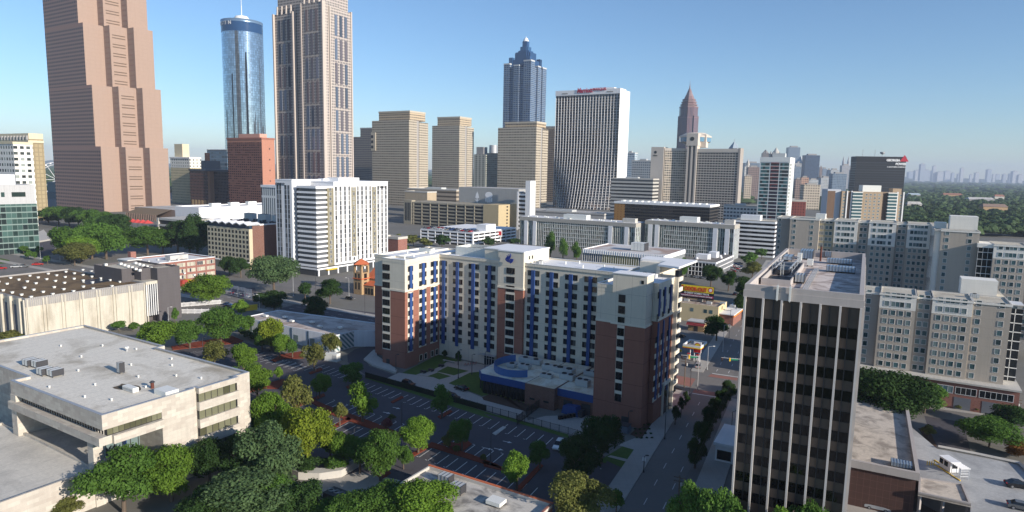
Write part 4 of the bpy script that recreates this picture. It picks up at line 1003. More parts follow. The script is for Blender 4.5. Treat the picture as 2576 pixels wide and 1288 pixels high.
fig([[(x1-14*u_,zz-14*u_),(x1+16*u_,zz-14*u_),(x1+10*u_,zz+10*u_),(x1+1*u_,zz+28*u_),(x1-10*u_,zz+8*u_)], [(x1-4*u_,zz-14*u_),(x1+4*u_,zz-14*u_),(x1+5*u_,zz-42*u_),(x1-3*u_,zz-42*u_)], [(x1+4*u_,zz-36*u_),(x1+22*u_,zz-20*u_),(x1+4*u_,zz-28*u_)], [(x1-22*u_,zz-18*u_),(x1-4*u_,zz-36*u_),(x1-4*u_,zz-28*u_)]], 'mural_figure')
fig([[(x2+28*u_*math.cos(a), zz+8*u_+20*u_*math.sin(a)) for a in [i*math.pi/10 for i in range(20)]]]+[[(x2+dx*u_,zz-8*u_),(x2+(dx+9)*u_,zz-8*u_),(x2+(dx+9)*u_,zz-(40-abs(dx+4)*.3)*u_),(x2+dx*u_,zz-(40-abs(dx+4)*.3)*u_)] for dx in (-25,-10,4,17)], 'mural_figure')
t, f = site('stair_tower', 'white open deck stair tower with a tall thin white slab beside the painted grey wall', 'building', *gG(1125,160), 42)
for k in range(9): MB().box(-11, 0, 0, 14, 4.6*k+1, 4.6*k+3.2, 0, True).build('deck_band', WP, t)
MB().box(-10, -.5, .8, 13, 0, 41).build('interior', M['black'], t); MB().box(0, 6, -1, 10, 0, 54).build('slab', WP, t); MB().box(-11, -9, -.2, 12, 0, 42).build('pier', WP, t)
# --- white parking garage with cars on top
GF = Fr(P(*gG(725,465), 12.0), -31)
t = fthing('parking_garage', 'low white parking garage with cars parked on its open top deck', 'parking garage', GF)
W = -GF.onY(*gG(330,450))[0]; Dp = GF.onX(*gG(1050,430))[0]
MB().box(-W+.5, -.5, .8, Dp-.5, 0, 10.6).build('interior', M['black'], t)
for k in range(4): MB().box(-W, 0, 0, Dp, 2.9*k+1.5, 2.9*k+2.9, 0, True).build('deck_band', WP, t)
for i in range(8): MB().box(-W+W*i/7-.3, -W+W*i/7+.3, -.12, .9, 0, 10.6).build('pier', WP, t)
for i in range(9): MB().box(-.9, .12, Dp*i/8-.3, Dp*i/8+.3, 0, 10.6).build('pier', WP, t)
MB().box(-10, 0, Dp*.28, Dp*.5, 11.6, 17).build('stair_head', WP, t)
GDECK = (W, Dp)
# --- curtain wall office slabs
M['slabc'] = wall('office concrete', (.33,.31,.27), .08, streak=.1); M['slabg'] = glass('green curtain wall', (.07,.10,.09), .1, .5, (.20,.24,.21), .6, amount=.4)
M['curt'] = grid('curtain pleats', (.17,.20,.18), (.05,.065,.06), 1.6, 3.5, .6, .8, var=.8, wvar=.3, blinds=(.25,.30,.27), bam=.35)
def slab_office(lab, cpx, lpx, rpx, h, dark=False):
    t, f = site('office_slab', lab, 'building', *cpx, h); W = -f.onY(*lpx)[0]; Dp = f.onX(*rpx)[0]
    MB().box(-W, -.4, .5, Dp, 0, h-2.5).build('curtain_wall', M['curt'], t); MB().box(-.45, -.1, .6, Dp-.3, 0, h-2.5).build('curtain_wall', M['curt'], t)
    MB().box(-W-.3, .3, -.3, Dp+.3, h-3.2, h).build('roof_slab', M['slabc'], t); MB().box(-W+1, -.6, .7, 1.2, h-6.4, h-3.2).build('top_windows', M['glassd'], t)
    for fr_ in (.06, .14, .8, .93): MB().box(-W*(1-fr_)-1.7, -W*(1-fr_)+1.7, -.35, 1, 0, h-3.2).build('stone_pier', WP if not dark else M['conc'], t)
    n = int(W/1.7); b = MB()
    for i in range(n): b.box(-W+W*i/n-.08, -W+W*i/n+.08, .15, .55, 0, h-3.2)
    b.build('mullion', M['unitw'], t, kind='stuff')
    for k in range(int(h/3.5)-1): MB().box(-W*.78, -W*.22, .1, .6, 3.5*k+2.0, 3.5*k+2.35).build('sill_line', M['unitw'], t)
    for y in [Dp*i/6 for i in range(7)]: MB().box(-.3, .25, y-.3, y+.3, 0, h-3.2).build('side_fin', WP, t)
    flat_poly('roof', [(-W,0),(0,0),(0,Dp),(-W,Dp)], h+.03, M['roofwhite'], t); MB().box(-W*.62, -W*.42, 4, 12, h, h+4).build('plant_house', M['unitw'], t); MB().box(-W*.12, -W*.02, 4, 10, h, h+3.4).build('plant_house', M['conc'], t)
    b = MB()
    for i in range(26): b.box(-W*.95+i*W*.035, -W*.95+i*W*.035+1.2, 3+(i*7) % 11, 4.2+(i*7) % 11, h, h+.9)
    b.build('roof_vent', M['unitw'], t, kind='stuff'); return t, f, W, Dp
slab_office('long office slab with greenish curtain wall, left of the pair behind the trees', gH(505,238), gG(1080,340), gH(580,220), 24.5)
slab_office('long office slab with pleated curtain wall, right of the pair beside the striped office', gH(1250,250), gH(580,200), gH(1290,220), 27)
# dark brown office
t, f = site('brown_office', 'dark bronze glass office behind the slabs with white rim roof and orange end', 'building', *gH(1065,100), 31)
W = -f.onY(*gH(345,60))[0]; Dp = f.onX(*gH(1125,80))[0]; xo = f.onY(*gH(425,80))[0]
MB().box(xo, 0, 0, 40, 0, 28.5).build('wall', grid('bronze grid', (.035,.03,.025), (.010,.009,.009), 2.2, 3.6, .9, .6, var=.6), t); MB().box(-W, xo, 0, 40, 0, 28.5).build('wall', grid('orange grid', (.30,.15,.035), (.10,.05,.015), 4, 3, .12, .6), t)
MB().box(-W-.5, .5, -.5, 41, 28.5, 31).build('roof_rim', WP, t); b = MB()
for i in range(14): b.box(-W+6+i*W/15, -W+9+i*W/15, 6, 14, 31, 32.4)
b.build('roof_unit', M['unitw'], t, kind='stuff')
# striped office
t, f = site('striped_office', 'white and black horizontally striped office block', 'building', *gH(1560,225), 29)
W = -f.onY(*gH(1290,200))[0]; Dp = f.onX(*gH(1580,195))[0]
MB().box(-W-6, -.5, .5, 24, 0, 28.6).build('window_band', M['glassd'], t)
for k in range(9): MB().box(-W-6, 0, 0, 24.5, 3.35*k+.3, 3.35*k+1.85, 0, True).build('white_band', WP, t)
flat_poly('roof', [(-W-6,0),(0,0),(0,24),(-W-6,24)], 29.0, M['rooftan'], t); MB().box(-W, -W*.45, 3, 12, 29, 33).build('plant_house', WP, t)
# black and white glass block behind the residence
t, f = site('glass_pavilion', 'square dark glass office with white pleated roof edge just behind the residence hall', 'building', *gH(725,480), 15.5)
W = -f.onY(*gH(105,410))[0]; Dp = f.onX(*gH(880,385))[0]
MB().box(-W+.4, -.4, .4, Dp-.4, 0, 13.2).build('wall', M['glassbl'], t); MB().box(-W*.75, -W*.3, .3, 1, 1, 13).build('blind_bay', glass('olive glazing', (.16,.15,.07), .15, .4), t)
b = MB()
for i in range(37): b.box(-W+W*i/36-.12, -W+W*i/36+.12, .1, .5, 0, 13.3)
for i in range(30): b.box(-.5, -.1, Dp*i/29-.12, Dp*i/29+.12, 0, 13.3)
b.build('mullion', M['unitw'], t, kind='stuff')
MB().box(-W, 0, 0, Dp, 13.2, 14.9, 0, True).build('roof_slab', M['unitw'], t); b = MB()
for i in range(36): b.add([(-W+W*i/36,0,15.3),(-W+W*(i+.5)/36,-.5,15.3),(-W+W*(i+1)/36,0,15.3),(-W+W*i/36,0,12.9),(-W+W*(i+.5)/36,-.5,12.9),(-W+W*(i+1)/36,0,12.9)], [(3,4,1,0),(4,5,2,1)])
for i in range(30): b.add([(0,Dp*i/30,15.3),(.5,Dp*(i+.5)/30,15.3),(0,Dp*(i+1)/30,15.3),(0,Dp*i/30,12.9),(.5,Dp*(i+.5)/30,12.9),(0,Dp*(i+1)/30,12.9)], [(3,4,1,0),(4,5,2,1)])
b.build('pleated_rim', WP, t); MB().wallring([(-W,0),(0,0),(0,Dp),(-W,Dp)], 14.9, 15.5, .5).build('parapet', WP, t)
flat_poly('roof', [(-W,0),(0,0),(0,Dp),(-W,Dp)], 14.95, roofmat('rusty roof', (.50,.48,.46), (.28,.16,.11), .05, .8), t)
boxunit('rooftop_unit', 'large pale plant unit on the roof of the square glass office', 'roof plant', f, -W*.42, Dp*.45, 15, 9, 8, 5.2, 'unitw', 4)
# low dark block with white vents
t, f = site('low_office', 'low dark framed office with white roof vents beside the street trees', 'building', *gH(1110,530), 9.5)
W = -f.onY(*gH(905,510))[0]; Dp = f.onX(*gH(1245,440))[0]
MB().box(-W, -.3, .3, Dp, 0, 8.6).build('wall', M['glassd'], t); b = MB()
for i in range(9): b.box(-W+W*i/8-.12, -W+W*i/8+.12, 0, .4, 0, 8.7)
for k in range(3): b.box(-W, 0, -.02, .4, 2.9*k+2.4, 2.9*k+2.75)
for i in range(17): b.box(-.4, .1, Dp*i/16-.15, Dp*i/16+.15, 0, 8.7)
for k in range(3): b.box(-.4, .12, 0, Dp, 2.9*k+2.4, 2.9*k+2.8)
b.build('white_frame', WP, t, kind='stuff'); MB().box(-W-.2, .2, -.2, Dp, 8.7, 9.3).build('roof_slab', WP, t); flat_poly('roof', [(-W,.2),(0,.2),(0,Dp),(-W,Dp)], 9.33, roofmat('dark roof', (.16,.145,.13), (.09,.08,.07), .1), t)
b = MB()
for i in range(9): b.lathe(-W+3+(i*5) % int(W-4), 8+(i*11) % 40, [(.1,9.3),(.9,9.4),(1.0,10.1),(.5,10.7),(.02,10.8)], 8)
b.build('roof_vent', M['white'], t, kind='stuff'); MB().box(-W*.9, -W*.45, Dp*.2, Dp*.35, 9.3, 12.5).build('plant_house', WP, t); MB().box(-W*.6, -W*.3, Dp*.45, Dp*.6, 9.3, 13.2).build('plant_house', WP, t)
# --- beige shop building, billboard, petrol station
t, f = site('shop_building', 'two storey cream shop building with cluttered flat roof below the billboard', 'building', *gH(1130,868), 8.0)
W = -f.onY(*gH(815,800))[0]; Dp = f.onX(*gH(1168,815))[0]
block(f, t, -W-8, 0, 0, 15, 0, 8, wall('cream wall', (.55,.45,.27), .08, streak=.12), roofmat('patched roof', (.36,.30,.24), (.14,.07,.05), .3, .9), .6)
for x in (-W*.62, -W*.3, -W*.17): MB().box(x-.7, x+.7, -.06, .1, 4.6, 6.2).build('window', M['glasst'], t)
b = MB()
for i in range(7): b.box(-W-4+i*5.2, -W-1.8+i*5.2, 4+(i*3) % 7, 5.6+(i*3) % 7, 7.5, 8.5)
b.build('roof_unit', M['unit'], t, kind='stuff'); MB().box(0, 6, 2, 40, 0, 4.6).build('rear_wing', M['brickr'], t); MB().box(-.2, 6.4, 1.6, 40, 4.6, 5.0).build('wing_canopy', WP, t); MB().box(5.9, 6.5, 1.5, 40, 3.9, 4.6).build('orange_fascia', plain('orange paint', (.60,.20,.04), .5), t)
t, f = site('kiosk', 'small tan kiosk with dark red awning in front of the cream shop building', 'building', *gH(1020,985), 4.2)
MB().box(-6.5, 0, 0, 5, 0, 3.8).build('wall', M['cbrick'], t); MB().box(-7, .5, -.3, 5.4, 3.8, 4.2).build('roof', M['roofgrey'], t); b = MB(); b.add([(-7,-1.6,2.7),(.5,-1.6,2.7),(.5,0,3.7),(-7,0,3.7)], [(0,1,2,3)]); b.build('awning', plain('maroon', (.20,.03,.03), .6), t); MB().box(-4,-2.4,-.05,.1,0,2.2).build('door', M['darkmetal'], t)
BP = Fr(P(*gH(835,800), 8.2), -31); p0 = gH(838,792); p1 = gH(1092,805); ptop = gH(842,692)
t = fthing('billboard', 'large billboard with a yellow and red restaurant advertisement above the cream shop roof', 'billboard', BP)
BW, zb = BP.onY(*p1)[0], BP.onY(*p0)[1]; zt = BP.onY(*ptop)[1]; HB = zt-zb
MB().box(0, BW, 0, .5, zb, zt, 0, True).build('panel', M['black'], t); MB().box(.15, BW-.15, -.06, 0, zb+HB*.50, zt-.1, 0, True).build('yellow_field', plain('sign yellow', (.75,.52,.03), .5), t)
MB().box(.15, BW-.15, -.06, 0, zb+HB*.13, zb+HB*.30, 0, True).build('magenta_strip', plain('magenta', (.30,.03,.10), .5), t)
SR = plain('sign red', (.55,.03,.015), .5)
sign_text('COOK-OUT', HB*.40, SR, t, BW*.14, -.08, zb+HB*.58, FRONT, BW*.66, .06); sign_text('10 GREAT COMBO TRAYS', HB*.17, M['white'], t, BW*.14, -.06, zb+HB*.34, FRONT, BW*.72, .02)
sign_text('DOWNTOWN LOCATIONS: PONCE / MORELAND / NORTHSIDE', HB*.12, M['white'], t, BW*.05, -.08, zb+HB*.17, FRONT, BW*.9, .01)
b = MB()
for rr, m_ in ((.30, 0), (.20, 1)): b.add([(BW*.90+HB*rr*.6*math.cos(a), -.07-.01*m_, zb+HB*.74+HB*rr*.6*math.sin(a)) for a in [i*math.pi/8 for i in range(16)]], [tuple(range(16))], m_)
b.build('round_badge', [SR, M['white']], t); b = MB(); b.add([(BW*.03+HB*.22*(1+math.cos(a))*.6, -.08, zb+HB*.74+HB*.2*math.sin(a)) for a in [i*math.pi/8 for i in range(3, 14)]], [tuple(range(11))]); b.build('round_badge', SR, t)
for x in (BW*.2, BW*.8): MB().tube((x,.4,5), (x,.4,zb+.2), .25).build('post', M['darkmetal'], t)
MB().box(0, BW, -1.0, -.2, zb-.25, zb-.12, 0, True).build('catwalk', M['darkmetal'], t)
pf = Fr(P(*gH(995,1172), 5.6), -31)
t = fthing('fuel_canopy', 'petrol station canopy with yellow and red striped edge over the pumps', 'fuel canopy', pf); CW = -pf.onY(*gH(860,1155))[0]; CD = pf.onX(*gH(1045,1115))[0]
MB().box(-CW+.3, -.3, .3, CD-.3, 4.9, 5.0, 0, True).build('soffit', plain('rust brown deck', (.16,.07,.035), .8, 0, .4), t); MB().wallring([(-CW,0),(0,0),(0,CD),(-CW,CD)], 5.1, 5.8, .3).build('rim', WP, t)
MB().wallring([(-CW-.03,-.03),(.03,-.03),(.03,CD+.03),(-CW-.03,CD+.03)], 4.75, 5.1, .2).build('yellow_stripe', plain('canopy yellow', (.80,.50,.02), .5), t); MB().wallring([(-CW-.05,-.05),(.05,-.05),(.05,CD+.05),(-CW-.05,CD+.05)], 4.55, 4.75, .2).build('red_stripe', M['redpaint'], t)
b = MB()
for i in range(7): b.box(-CW+1, -1, CD*(i+.5)/7-.12, CD*(i+.5)/7+.12, 5.0, 5.35)
b.build('roof_beam', M['metal'], t, kind='stuff')
for x in (-CW*.75, -CW*.25): 
    MB().tube((x,CD*.5,0),(x,CD*.5,4.9), .18).build('post', WP, t)
for x, lb in ((-CW*.75, 'white and red fuel pump under the canopy, left one'), (-CW*.25, 'white and red fuel pump under the canopy, right one')):
    p = pf.w(x, CD*.3); u = thing('fuel_pump', lb, 'fuel pump', p[0], p[1], R(-31), 0, 'fuel pumps'); MB().box(-.5,.5,-.35,.35,.15,1.9).build('cabinet', WP, u); MB().box(-.45,.45,-.38,-.34,1.1,1.7).build('display', M['black'], u); MB().box(-.7,.7,-.5,.5,0,.15).build('plinth', M['conc'], u); MB().box(-.5,.5,-.36,.36,1.9,2.2).build('cap', M['redpaint'], u)
q = P(*gH(965,1280)); t = thing('price_sign', 'tall petrol station sign with a yellow scallop emblem over a red panel', 'sign', q[0], q[1], R(-31))
for x in (-1.0, 1.0): MB().tube((x,0,0),(x,0,6.2), .12).build('post', WP, t)
MB().box(-1.3,1.3,-.2,.2,3.2,7.0,0,True).build('panel', WP, t); MB().box(-1.2,1.2,-.24,-.2,3.3,4.3,0,True).build('price_panel', M['redpaint'], t)
sh = [(1.0*math.sin(a)*(1-.05*abs(math.sin(a*9))), 1.0*math.cos(a)*(1-.05*abs(math.sin(a*9)))) for a in [-2.1+4.2*i/20 for i in range(21)]]+[(.35,-.75),(-.35,-.75)]
b = MB(); b.add([(x*1.12,-.235,5.6+z*1.12) for x,z in sh], [tuple(range(len(sh)))], 0); b.add([(x*.9,-.255,5.6+z*.9) for x,z in sh], [tuple(range(len(sh)))], 1); b.build('scallop_emblem', [M['redpaint'], MATS['canopy yellow']], t)
# --- parking deck and brown block, lower right
KF = Fr(P(*gM(895,1105), 9.5), -28)
t = fthing('brown_block', 'low brown panelled block with stained pale flat roof right of the dark tower', 'building', KF)
Dk = KF.onX(*gM(825,835))[0]; bpan = wall('brown panel', (.075,.040,.032), .08, (1.15,1.5,0,0,.05), 1.7)
M['stained'] = roofmat('stained pale roof', (.48,.42,.35), (.22,.19,.16), .25, .85)
MB().box(-30, -.5, .4, Dk, 0, 8.0).build('wall', bpan, t); MB().wallring([(-30,0),(0,0),(0,Dk),(-30,Dk)], 8.0, 9.5, .7).build('parapet', M['towstone'], t); flat_poly('roof', [(-30,.5),(-.5,.5),(-.5,Dk-.5),(-30,Dk-.5)], 8.6, M['stained'], t)
boxunit('roof_louvre', 'grey ribbed louvre near the front right corner of the stained flat roof', 'roof louvre', KF, -2.9, 3.8, 8.6, 3.6, 2.2, 1.1, 'louvre', 7)
boxunit('roof_louvre', 'grey ribbed louvre at the left edge of the stained flat roof by the dark tower', 'roof louvre', KF, -13.3, 8.0, 8.6, 3.4, 2.2, 1.1, 'louvre', 7)
t = fthing('parking_deck', 'pale concrete parking deck with ramp and low walls at the lower right', 'parking deck', KF)
M['deck'] = roofmat('deck concrete', (.36,.36,.35), (.22,.22,.22), .12, .6)
o_ = lambda x, y, z=5.0: KF.loc(P(*gZ(x, y), z))
pts = [o_(745,330), o_(1030,570), o_(1960,745), o_(2300,1100), o_(2400,1500), o_(1400,1500), o_(1410,1180), o_(830,900)]
MB().prism(pts, 4.2, 4.95).build('deck', M['deck'], t); MB().prism([(p[0]*.97, p[1]) for p in pts], 0, 4.2).build('wall', M['concd'], t)
b = MB(); wl = [o_(1040,560), o_(1500,650), o_(1960,748)]
for i in range(2): b.tube((*wl[i],5.3),(*wl[i+1],5.3), .35, n=4)
b.tube((*wl[2],5.3),(*o_(2300,1100),5.3), .35, n=4); b.build('parapet', M['conc'], t)
pts2 = [o_(825,890,6.0), o_(1320,965,6.0), o_(1415,1190,6.0), o_(815,1060,6.0)]
MB().prism(pts2, 5.2, 5.7, bottom=True).build('porch_roof', M['stained'], t); MB().wallring(pts2, 5.4, 6.0, .35).build('parapet', M['towstone'], t)
for x_, y_ in ((840,1080),(1100,1130),(1380,1180)): MB().tube((*o_(x_,y_,5.5),0),(*o_(x_,y_,5.5),5.3), .3, n=4).build('column', M['towstone'], t)
bth = KF.w(*o_(1190,830,4.95)); a2 = o_(1100,760,4.95); a3 = o_(1290,880,4.95); an = math.atan2(a3[1]-a2[1], a3[0]-a2[0])+KF.az
t = thing('ticket_booth', 'small white ticket booth with slatted canopy on yellow kerb of the parking deck', 'ticket booth', bth[0], bth[1], an, 4.95)
MB().box(-2.4, .8, -.9, .9, .15, 2.3).build('cabin', WP, t); MB().box(-2.6, 1.0, -1.1, 1.1, 2.3, 2.45).build('roof', WP, t)
for x in (-1.9, -.5): MB().box(x-.5, x+.5, -.95, -.88, 1.0, 2.0).build('window', M['glassd'], t)
MB().box(.78,.85,-.6,.6,1.0,2.0).build('window', M['glassd'], t)
b = MB()
for x, y in ((3.6,-.9),(3.6,.9),(1.2,-.9),(1.2,.9)): b.tube((x,y,0),(x,y,2.3), .08, n=4)
for i in range(6): b.box(1.1+.5*i, 1.3+.5*i, -1.0, 1.0, 2.25, 2.4, 0, True)
for z in (.6, 1.2, 1.8): b.tube((3.6,-.9,z),(3.6,.9,z), .05, n=4)
b.build('canopy_frame', WP, t); MB().box(-3.4, 4.2, -1.35, -1.15, 0, .15).box(-5.4, -2.6, .1, .3, 0, .15).box(-2.6, -2.45, -1.2, .2, 0, .15).build('kerb', M['yellow'], t)
b = MB()
for i in range(4): b.tube((-3.0+.0*i,-1.6-.5*i,0),(-3.0,-1.6-.5*i,.9), .09)
b.build('bollard', M['yellow'], t)
# --- flat roof at the bottom edge
t, f = site('flat_roof_block', 'low flat roofed brick building with tile capped parapet at the bottom edge', 'building', *gJ(1060,1025), 4.6, -31)
f0 = f; LW = f.onY(*gK(390,1240))[0]; 
b = MB().box(0, LW, -26, 0, 0, 3.9); b.build('wall', M['brickr'], t); MB().wallring([(0,-26),(LW,-26),(LW,0),(0,0)], 3.9, 4.6, .35).build('parapet', M['conc'], t)
MB().box(-.1, LW+.1, -.2, .25, 4.6, 4.78).build('tile_coping', M['tile'], t); MB().box(LW-.3, LW+.1, -26, 0, 4.6, 4.75).build('tile_coping', M['brickr'], t)
flat_poly('roof', [(.3,-25.8),(LW-.3,-25.8),(LW-.3,-.3),(.3,-.3)], 4.0, roofmat('patched pale roof', (.46,.43,.38), (.14,.13,.12), .22, .85), t)
boxunit('rooftop_unit', 'pale box unit on the bottom flat roof nearest the tile capped corner', 'rooftop unit', f, 6.7, -3.2, 4.05, 2.6, 1.8, 1.7, 'unit', 3)
boxunit('rooftop_unit', 'pale box unit with round fan in the middle of the bottom flat roof', 'rooftop unit', f, 11.0, -5.2, 4.05, 2.6, 1.8, 1.8, 'unit', 3)
boxunit('rooftop_unit', 'white flat box on the bottom flat roof at the lower frame edge', 'rooftop unit', f, 19.5, -5.0, 4.05, 3.0, 2.4, 1.0, 'unitw', 0)
# white low wing of a house at the left foot of the dark tower
q = P(1840, 1150); t = thing('white_porch', 'low white porch block at the left foot of the dark tower', 'building', q[0], q[1], R(-28)); MB().box(-3,2,-4,8,0,4).build('wall', WP, t); MB().box(-3.4,2.2,-4.5,8.3,4,4.6).build('roof', WP, t); MB().box(-2.6,.5,-4.06,-3.9,.6,2.8).build('window', M['glassd'], t)
# ------------------------------------------------------------------ skyline
def fsite(name, label, cat, px, py, dist, az=-31):
    c = D(px, py, dist); fr = Fr((c[0], c[1]), az); return fthing(name, label, cat, fr), fr, c[2]
# --- stepped pink granite tower
GC = P(263, 534); GP = Fr(GC, -31)
t = fthing('granite_tower', 'huge stepped pink granite tower with slotted central bay rising out of the frame', 'skyscraper', GP)
W = -GP.onY(143, 520)[0]
M['granite'] = wall('pink granite', (.285,.205,.162), .07, (6.4, 4.9, 0, 0, .22), .88, streak=.05)
GG = grid('granite windows', (.27,.175,.145), (.006,.005,.006), W/26.0, 4.75, .56, .52, ou=0, ov=-1.0, rough=.4, var=.5, wvar=.08)  # wall tone set darker than the lit granite, painting this face as shaded
tiers = [(770, 1105), (710, 637), (642, 165), (578, -330), (510, -760)]; zprev = 0.0
for k, (ax, ay) in enumerate(tiers):
    xk = 0.0 if k == 0 else GP.onY(ax/3, (ay+300)/3)[0]; zt = GP.onY(ax/3, ay/3)[1] if k < 4 else zprev+40
    ty = (ay+250)/3
    d = [(910,960,1090,1140,1278),(857,906,1037,1085,1222),(790,837,967,1018,1160),(725,770,905,952,1100),(660,705,840,885,1040)][k]
    y1 = GP.onX(d[0]/3, ty, xk)[0]; s1 = GP.onY(d[1]/3, ty, y1)[0]; y2 = GP.onX(d[2]/3, ty, s1)[0]; s2 = GP.onY(d[3]/3, ty, y2)[0]; y3 = GP.onX(d[4]/3, ty, s2)[0]
    pts = [(-W,0),(xk,0),(xk,y1),(s1,y1),(s1,y2),(s2,y2),(s2,y3),(-W,y3)]
    MB().prism(pts, zprev, zt).build('wall', M['granite'], t)
    MB().quad((-W,-.15,zprev),(xk,-.15,zprev),(xk,-.15,zt-4),(-W,-.15,zt-4)).build('window_wall', GG, t)
    MB().quad((-W,-.12,zt-4),(xk,-.12,zt-4),(xk,-.12,zt),(-W,-.12,zt)).build('parapet', wall('granite shade band', (.27,.175,.145), .06), t)
    n = max(4, int(round((zt-zprev)/13.4))); 
    sl0, sl1 = y1+(y2-y1)*.13, y2-(y2-y1)*.13
    for i in range(n):
        z = zprev+4+(zt-zprev-8)*i/n
        for dz in (0, 3.4): 
            if z < 420: MB().box(s1-.2, s1+.12, sl0, sl1, z+dz, z+dz+1.25, 0, True).build('louvre_slot', plain('slot brown', (.11,.075,.05), .8), t)
    for y_, s_ in ((y1, s1), (y2, s2)):
        b = MB()
        for i in range(int((zt-zprev)/6.7)): b.box(s_-(s1-xk if s_ == s1 else s2-s1)*.8, s_-1, y_-.15, y_, zprev+3+6.7*i, zprev+4.2+6.7*i)
        b.build('side_slots', wall('granite shade band', (.27,.175,.145), .06), t, kind='stuff')
    zprev = zt
GY3 = y3
# podium at its foot: sloped brown roof, pink wall, red umbrellas
p0 = P(*gE(985,735)); PF = Fr(p0, -31)
t = fthing('granite_podium', 'low pink podium with sloping brown louvred roof at the foot of the granite tower', 'building', PF)
zr = PF.onY(*gE(985,655))[1]; xr = PF.onY(*gE(1175,715))[0]
MB().box(-8, 95, 10, 90, 0, zr).build('wall', M['granite'], t); flat_poly('roof', [(-8,10),(95,10),(95,90),(-8,90)], zr+.1, M['roofgrey'], t)
b = MB(); b.add([(-2,-4,zr*.55),(xr+10,-4,zr*.55),(xr+16,10,zr+.3),(4,10,zr+.3)], [(0,1,2,3)]); b.add([(-2,-4,zr*.55),(xr+10,-4,zr*.55),(xr+10,-3,0),(-2,-3,0)], [(3,2,1,0)]); b.build('sloping_roof', wall('brown slats', (.17,.125,.08), .1, (3.2,0,0,0,.5), .6), t)
b = MB(); 
for i in range(18): b.box(-2+i*(xr+12)/18, -1.2+i*(xr+12)/18, -4.4, -4, 0, zr*.55)
b.build('glazing_fins', M['granite'], t, kind='stuff')
t, f, h = fsite('parking_ramp', 'grey concrete open parking ramp beside the pink podium behind the trees', 'parking garage', *gE(1185,730), 540)
for k in range(4): MB().box(0, 40, 0, 24, h-1.6-5*k, h-5*k, 0, True).build('deck_band', M['conc'], t)
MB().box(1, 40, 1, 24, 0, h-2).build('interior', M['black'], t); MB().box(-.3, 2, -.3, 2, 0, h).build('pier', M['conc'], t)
um = None
for i in range(6):
    q = gE(925+i*38, 742+i*3); z = 12.0; c = P(q[0], q[1], z)
    t = thing('cafe_umbrella', 'red cafe umbrella in a row at the foot of the granite tower', 'umbrella', c[0], c[1], 0, 0, 'red cafe umbrellas'); b = MB(); b.lathe(0,0,[(5.2,z-1.8),(.05,z+1.2)],8); b.build('canopy', plain('umbrella red', (.50,.06,.05), .6), t); MB().tube((0,0,0),(0,0,z+1), .2).build('pole', M['metal'], t)
# --- round mirrored hotel tower
c = D(616, 300, 1290); h = D(616, 56, 1290)[2]; rad = 47.0/FPX*1290
t = thing('round_hotel_tower', 'round mirrored glass hotel tower with dark blue crown ring and tall mast', 'skyscraper', c[0], c[1])
mt = grid('mirror glass', (.10,.13,.16), (.42,.50,.57), 3.6, 4.4, .88, .92, rough=.07, var=.22, wrough=.25)
MATS['mirror glass'].node_tree.nodes['Principled BSDF'].inputs['Metallic'].default_value = .85
b = MB(); n = 96; vs = [(rad*math.cos(2*math.pi*i/n), rad*math.sin(2*math.pi*i/n), z) for z in (0, h-22) for i in range(n)]
b.add(vs, [(i,(i+1) % n,n+(i+1) % n,n+i) for i in range(n)]); o = b.build('glass_shaft', mt, t)
uv = o.data.uv_layers[0].data
for p in o.data.polygons:
    for li in p.loop_indices:
        vi = o.data.loops[li].vertex_index; co = o.data.vertices[vi].co; k = vi % n
        if p.index == n-1 and k == 0: k = n
        uv[li].uv = (2*math.pi*rad*k/n, co.z)
    p.use_smooth = True
MB().lathe(0,0,[(rad*1.01,h-22),(rad*1.01,h-5)],64).build('crown_ring', glass('crown blue', (.015,.05,.13), .08, .6, None, .3), t, smooth=True)
MB().lathe(0,0,[(rad*1.02,h-5),(rad*1.02,h),(rad*.9,h+.5),(.1,h+3)],64).build('roof_rim', plain('steel blue rim', (.16,.24,.33), .3, .5), t, smooth=True)
MB().lathe(0,0,[(rad*.38,h),(rad*.38,h+6),(rad*.3,h+10),(.1,h+11)],32).build('roof_dome', M['unitw'], t)
b = MB().tube((0,0,h+8),(0,0,h+30), .9, .8, 8); b.tube((0,0,h+30),(0,0,h+75), .55, .3, 6); b.build('mast', M['whiteframe'], t)
ang0 = math.atan2(-c[1], -c[0]); 
for i, ch in enumerate('WESTIN'):
    a = ang0-(1.52-.17*i); sign_text(ch, 9.0, M['whiteframe'], t, rad*1.03*math.cos(a), rad*1.03*math.sin(a), h-11, a+math.pi/2, None, .2)
sx, sy = D(657, 200, 1290)[0]-c[0], 0.0
MB().cyl(sx-1.5, 6, 0, h-.5, 5.0, 5.0, 20).build('lift_shaft', mt, t, smooth=False)
b = MB(); 
for a0, z0, z1 in ((-1.05, h*.30, h*.82), (-1.75, h*.22, h*.70), (-2.2, h*.25, h*.5), (-2.75, h*.2, h*.42)):
    b.add([(rad*1.004*math.cos(a0+d_), rad*1.004*math.sin(a0+d_), z) for z in (z0, z1) for d_ in (-.035, .035)], [(0,1,3,2)])
b.build('dark_glazing_strip', glass('black glazing', (.012,.016,.022), .05, .5), t, kind='stuff')
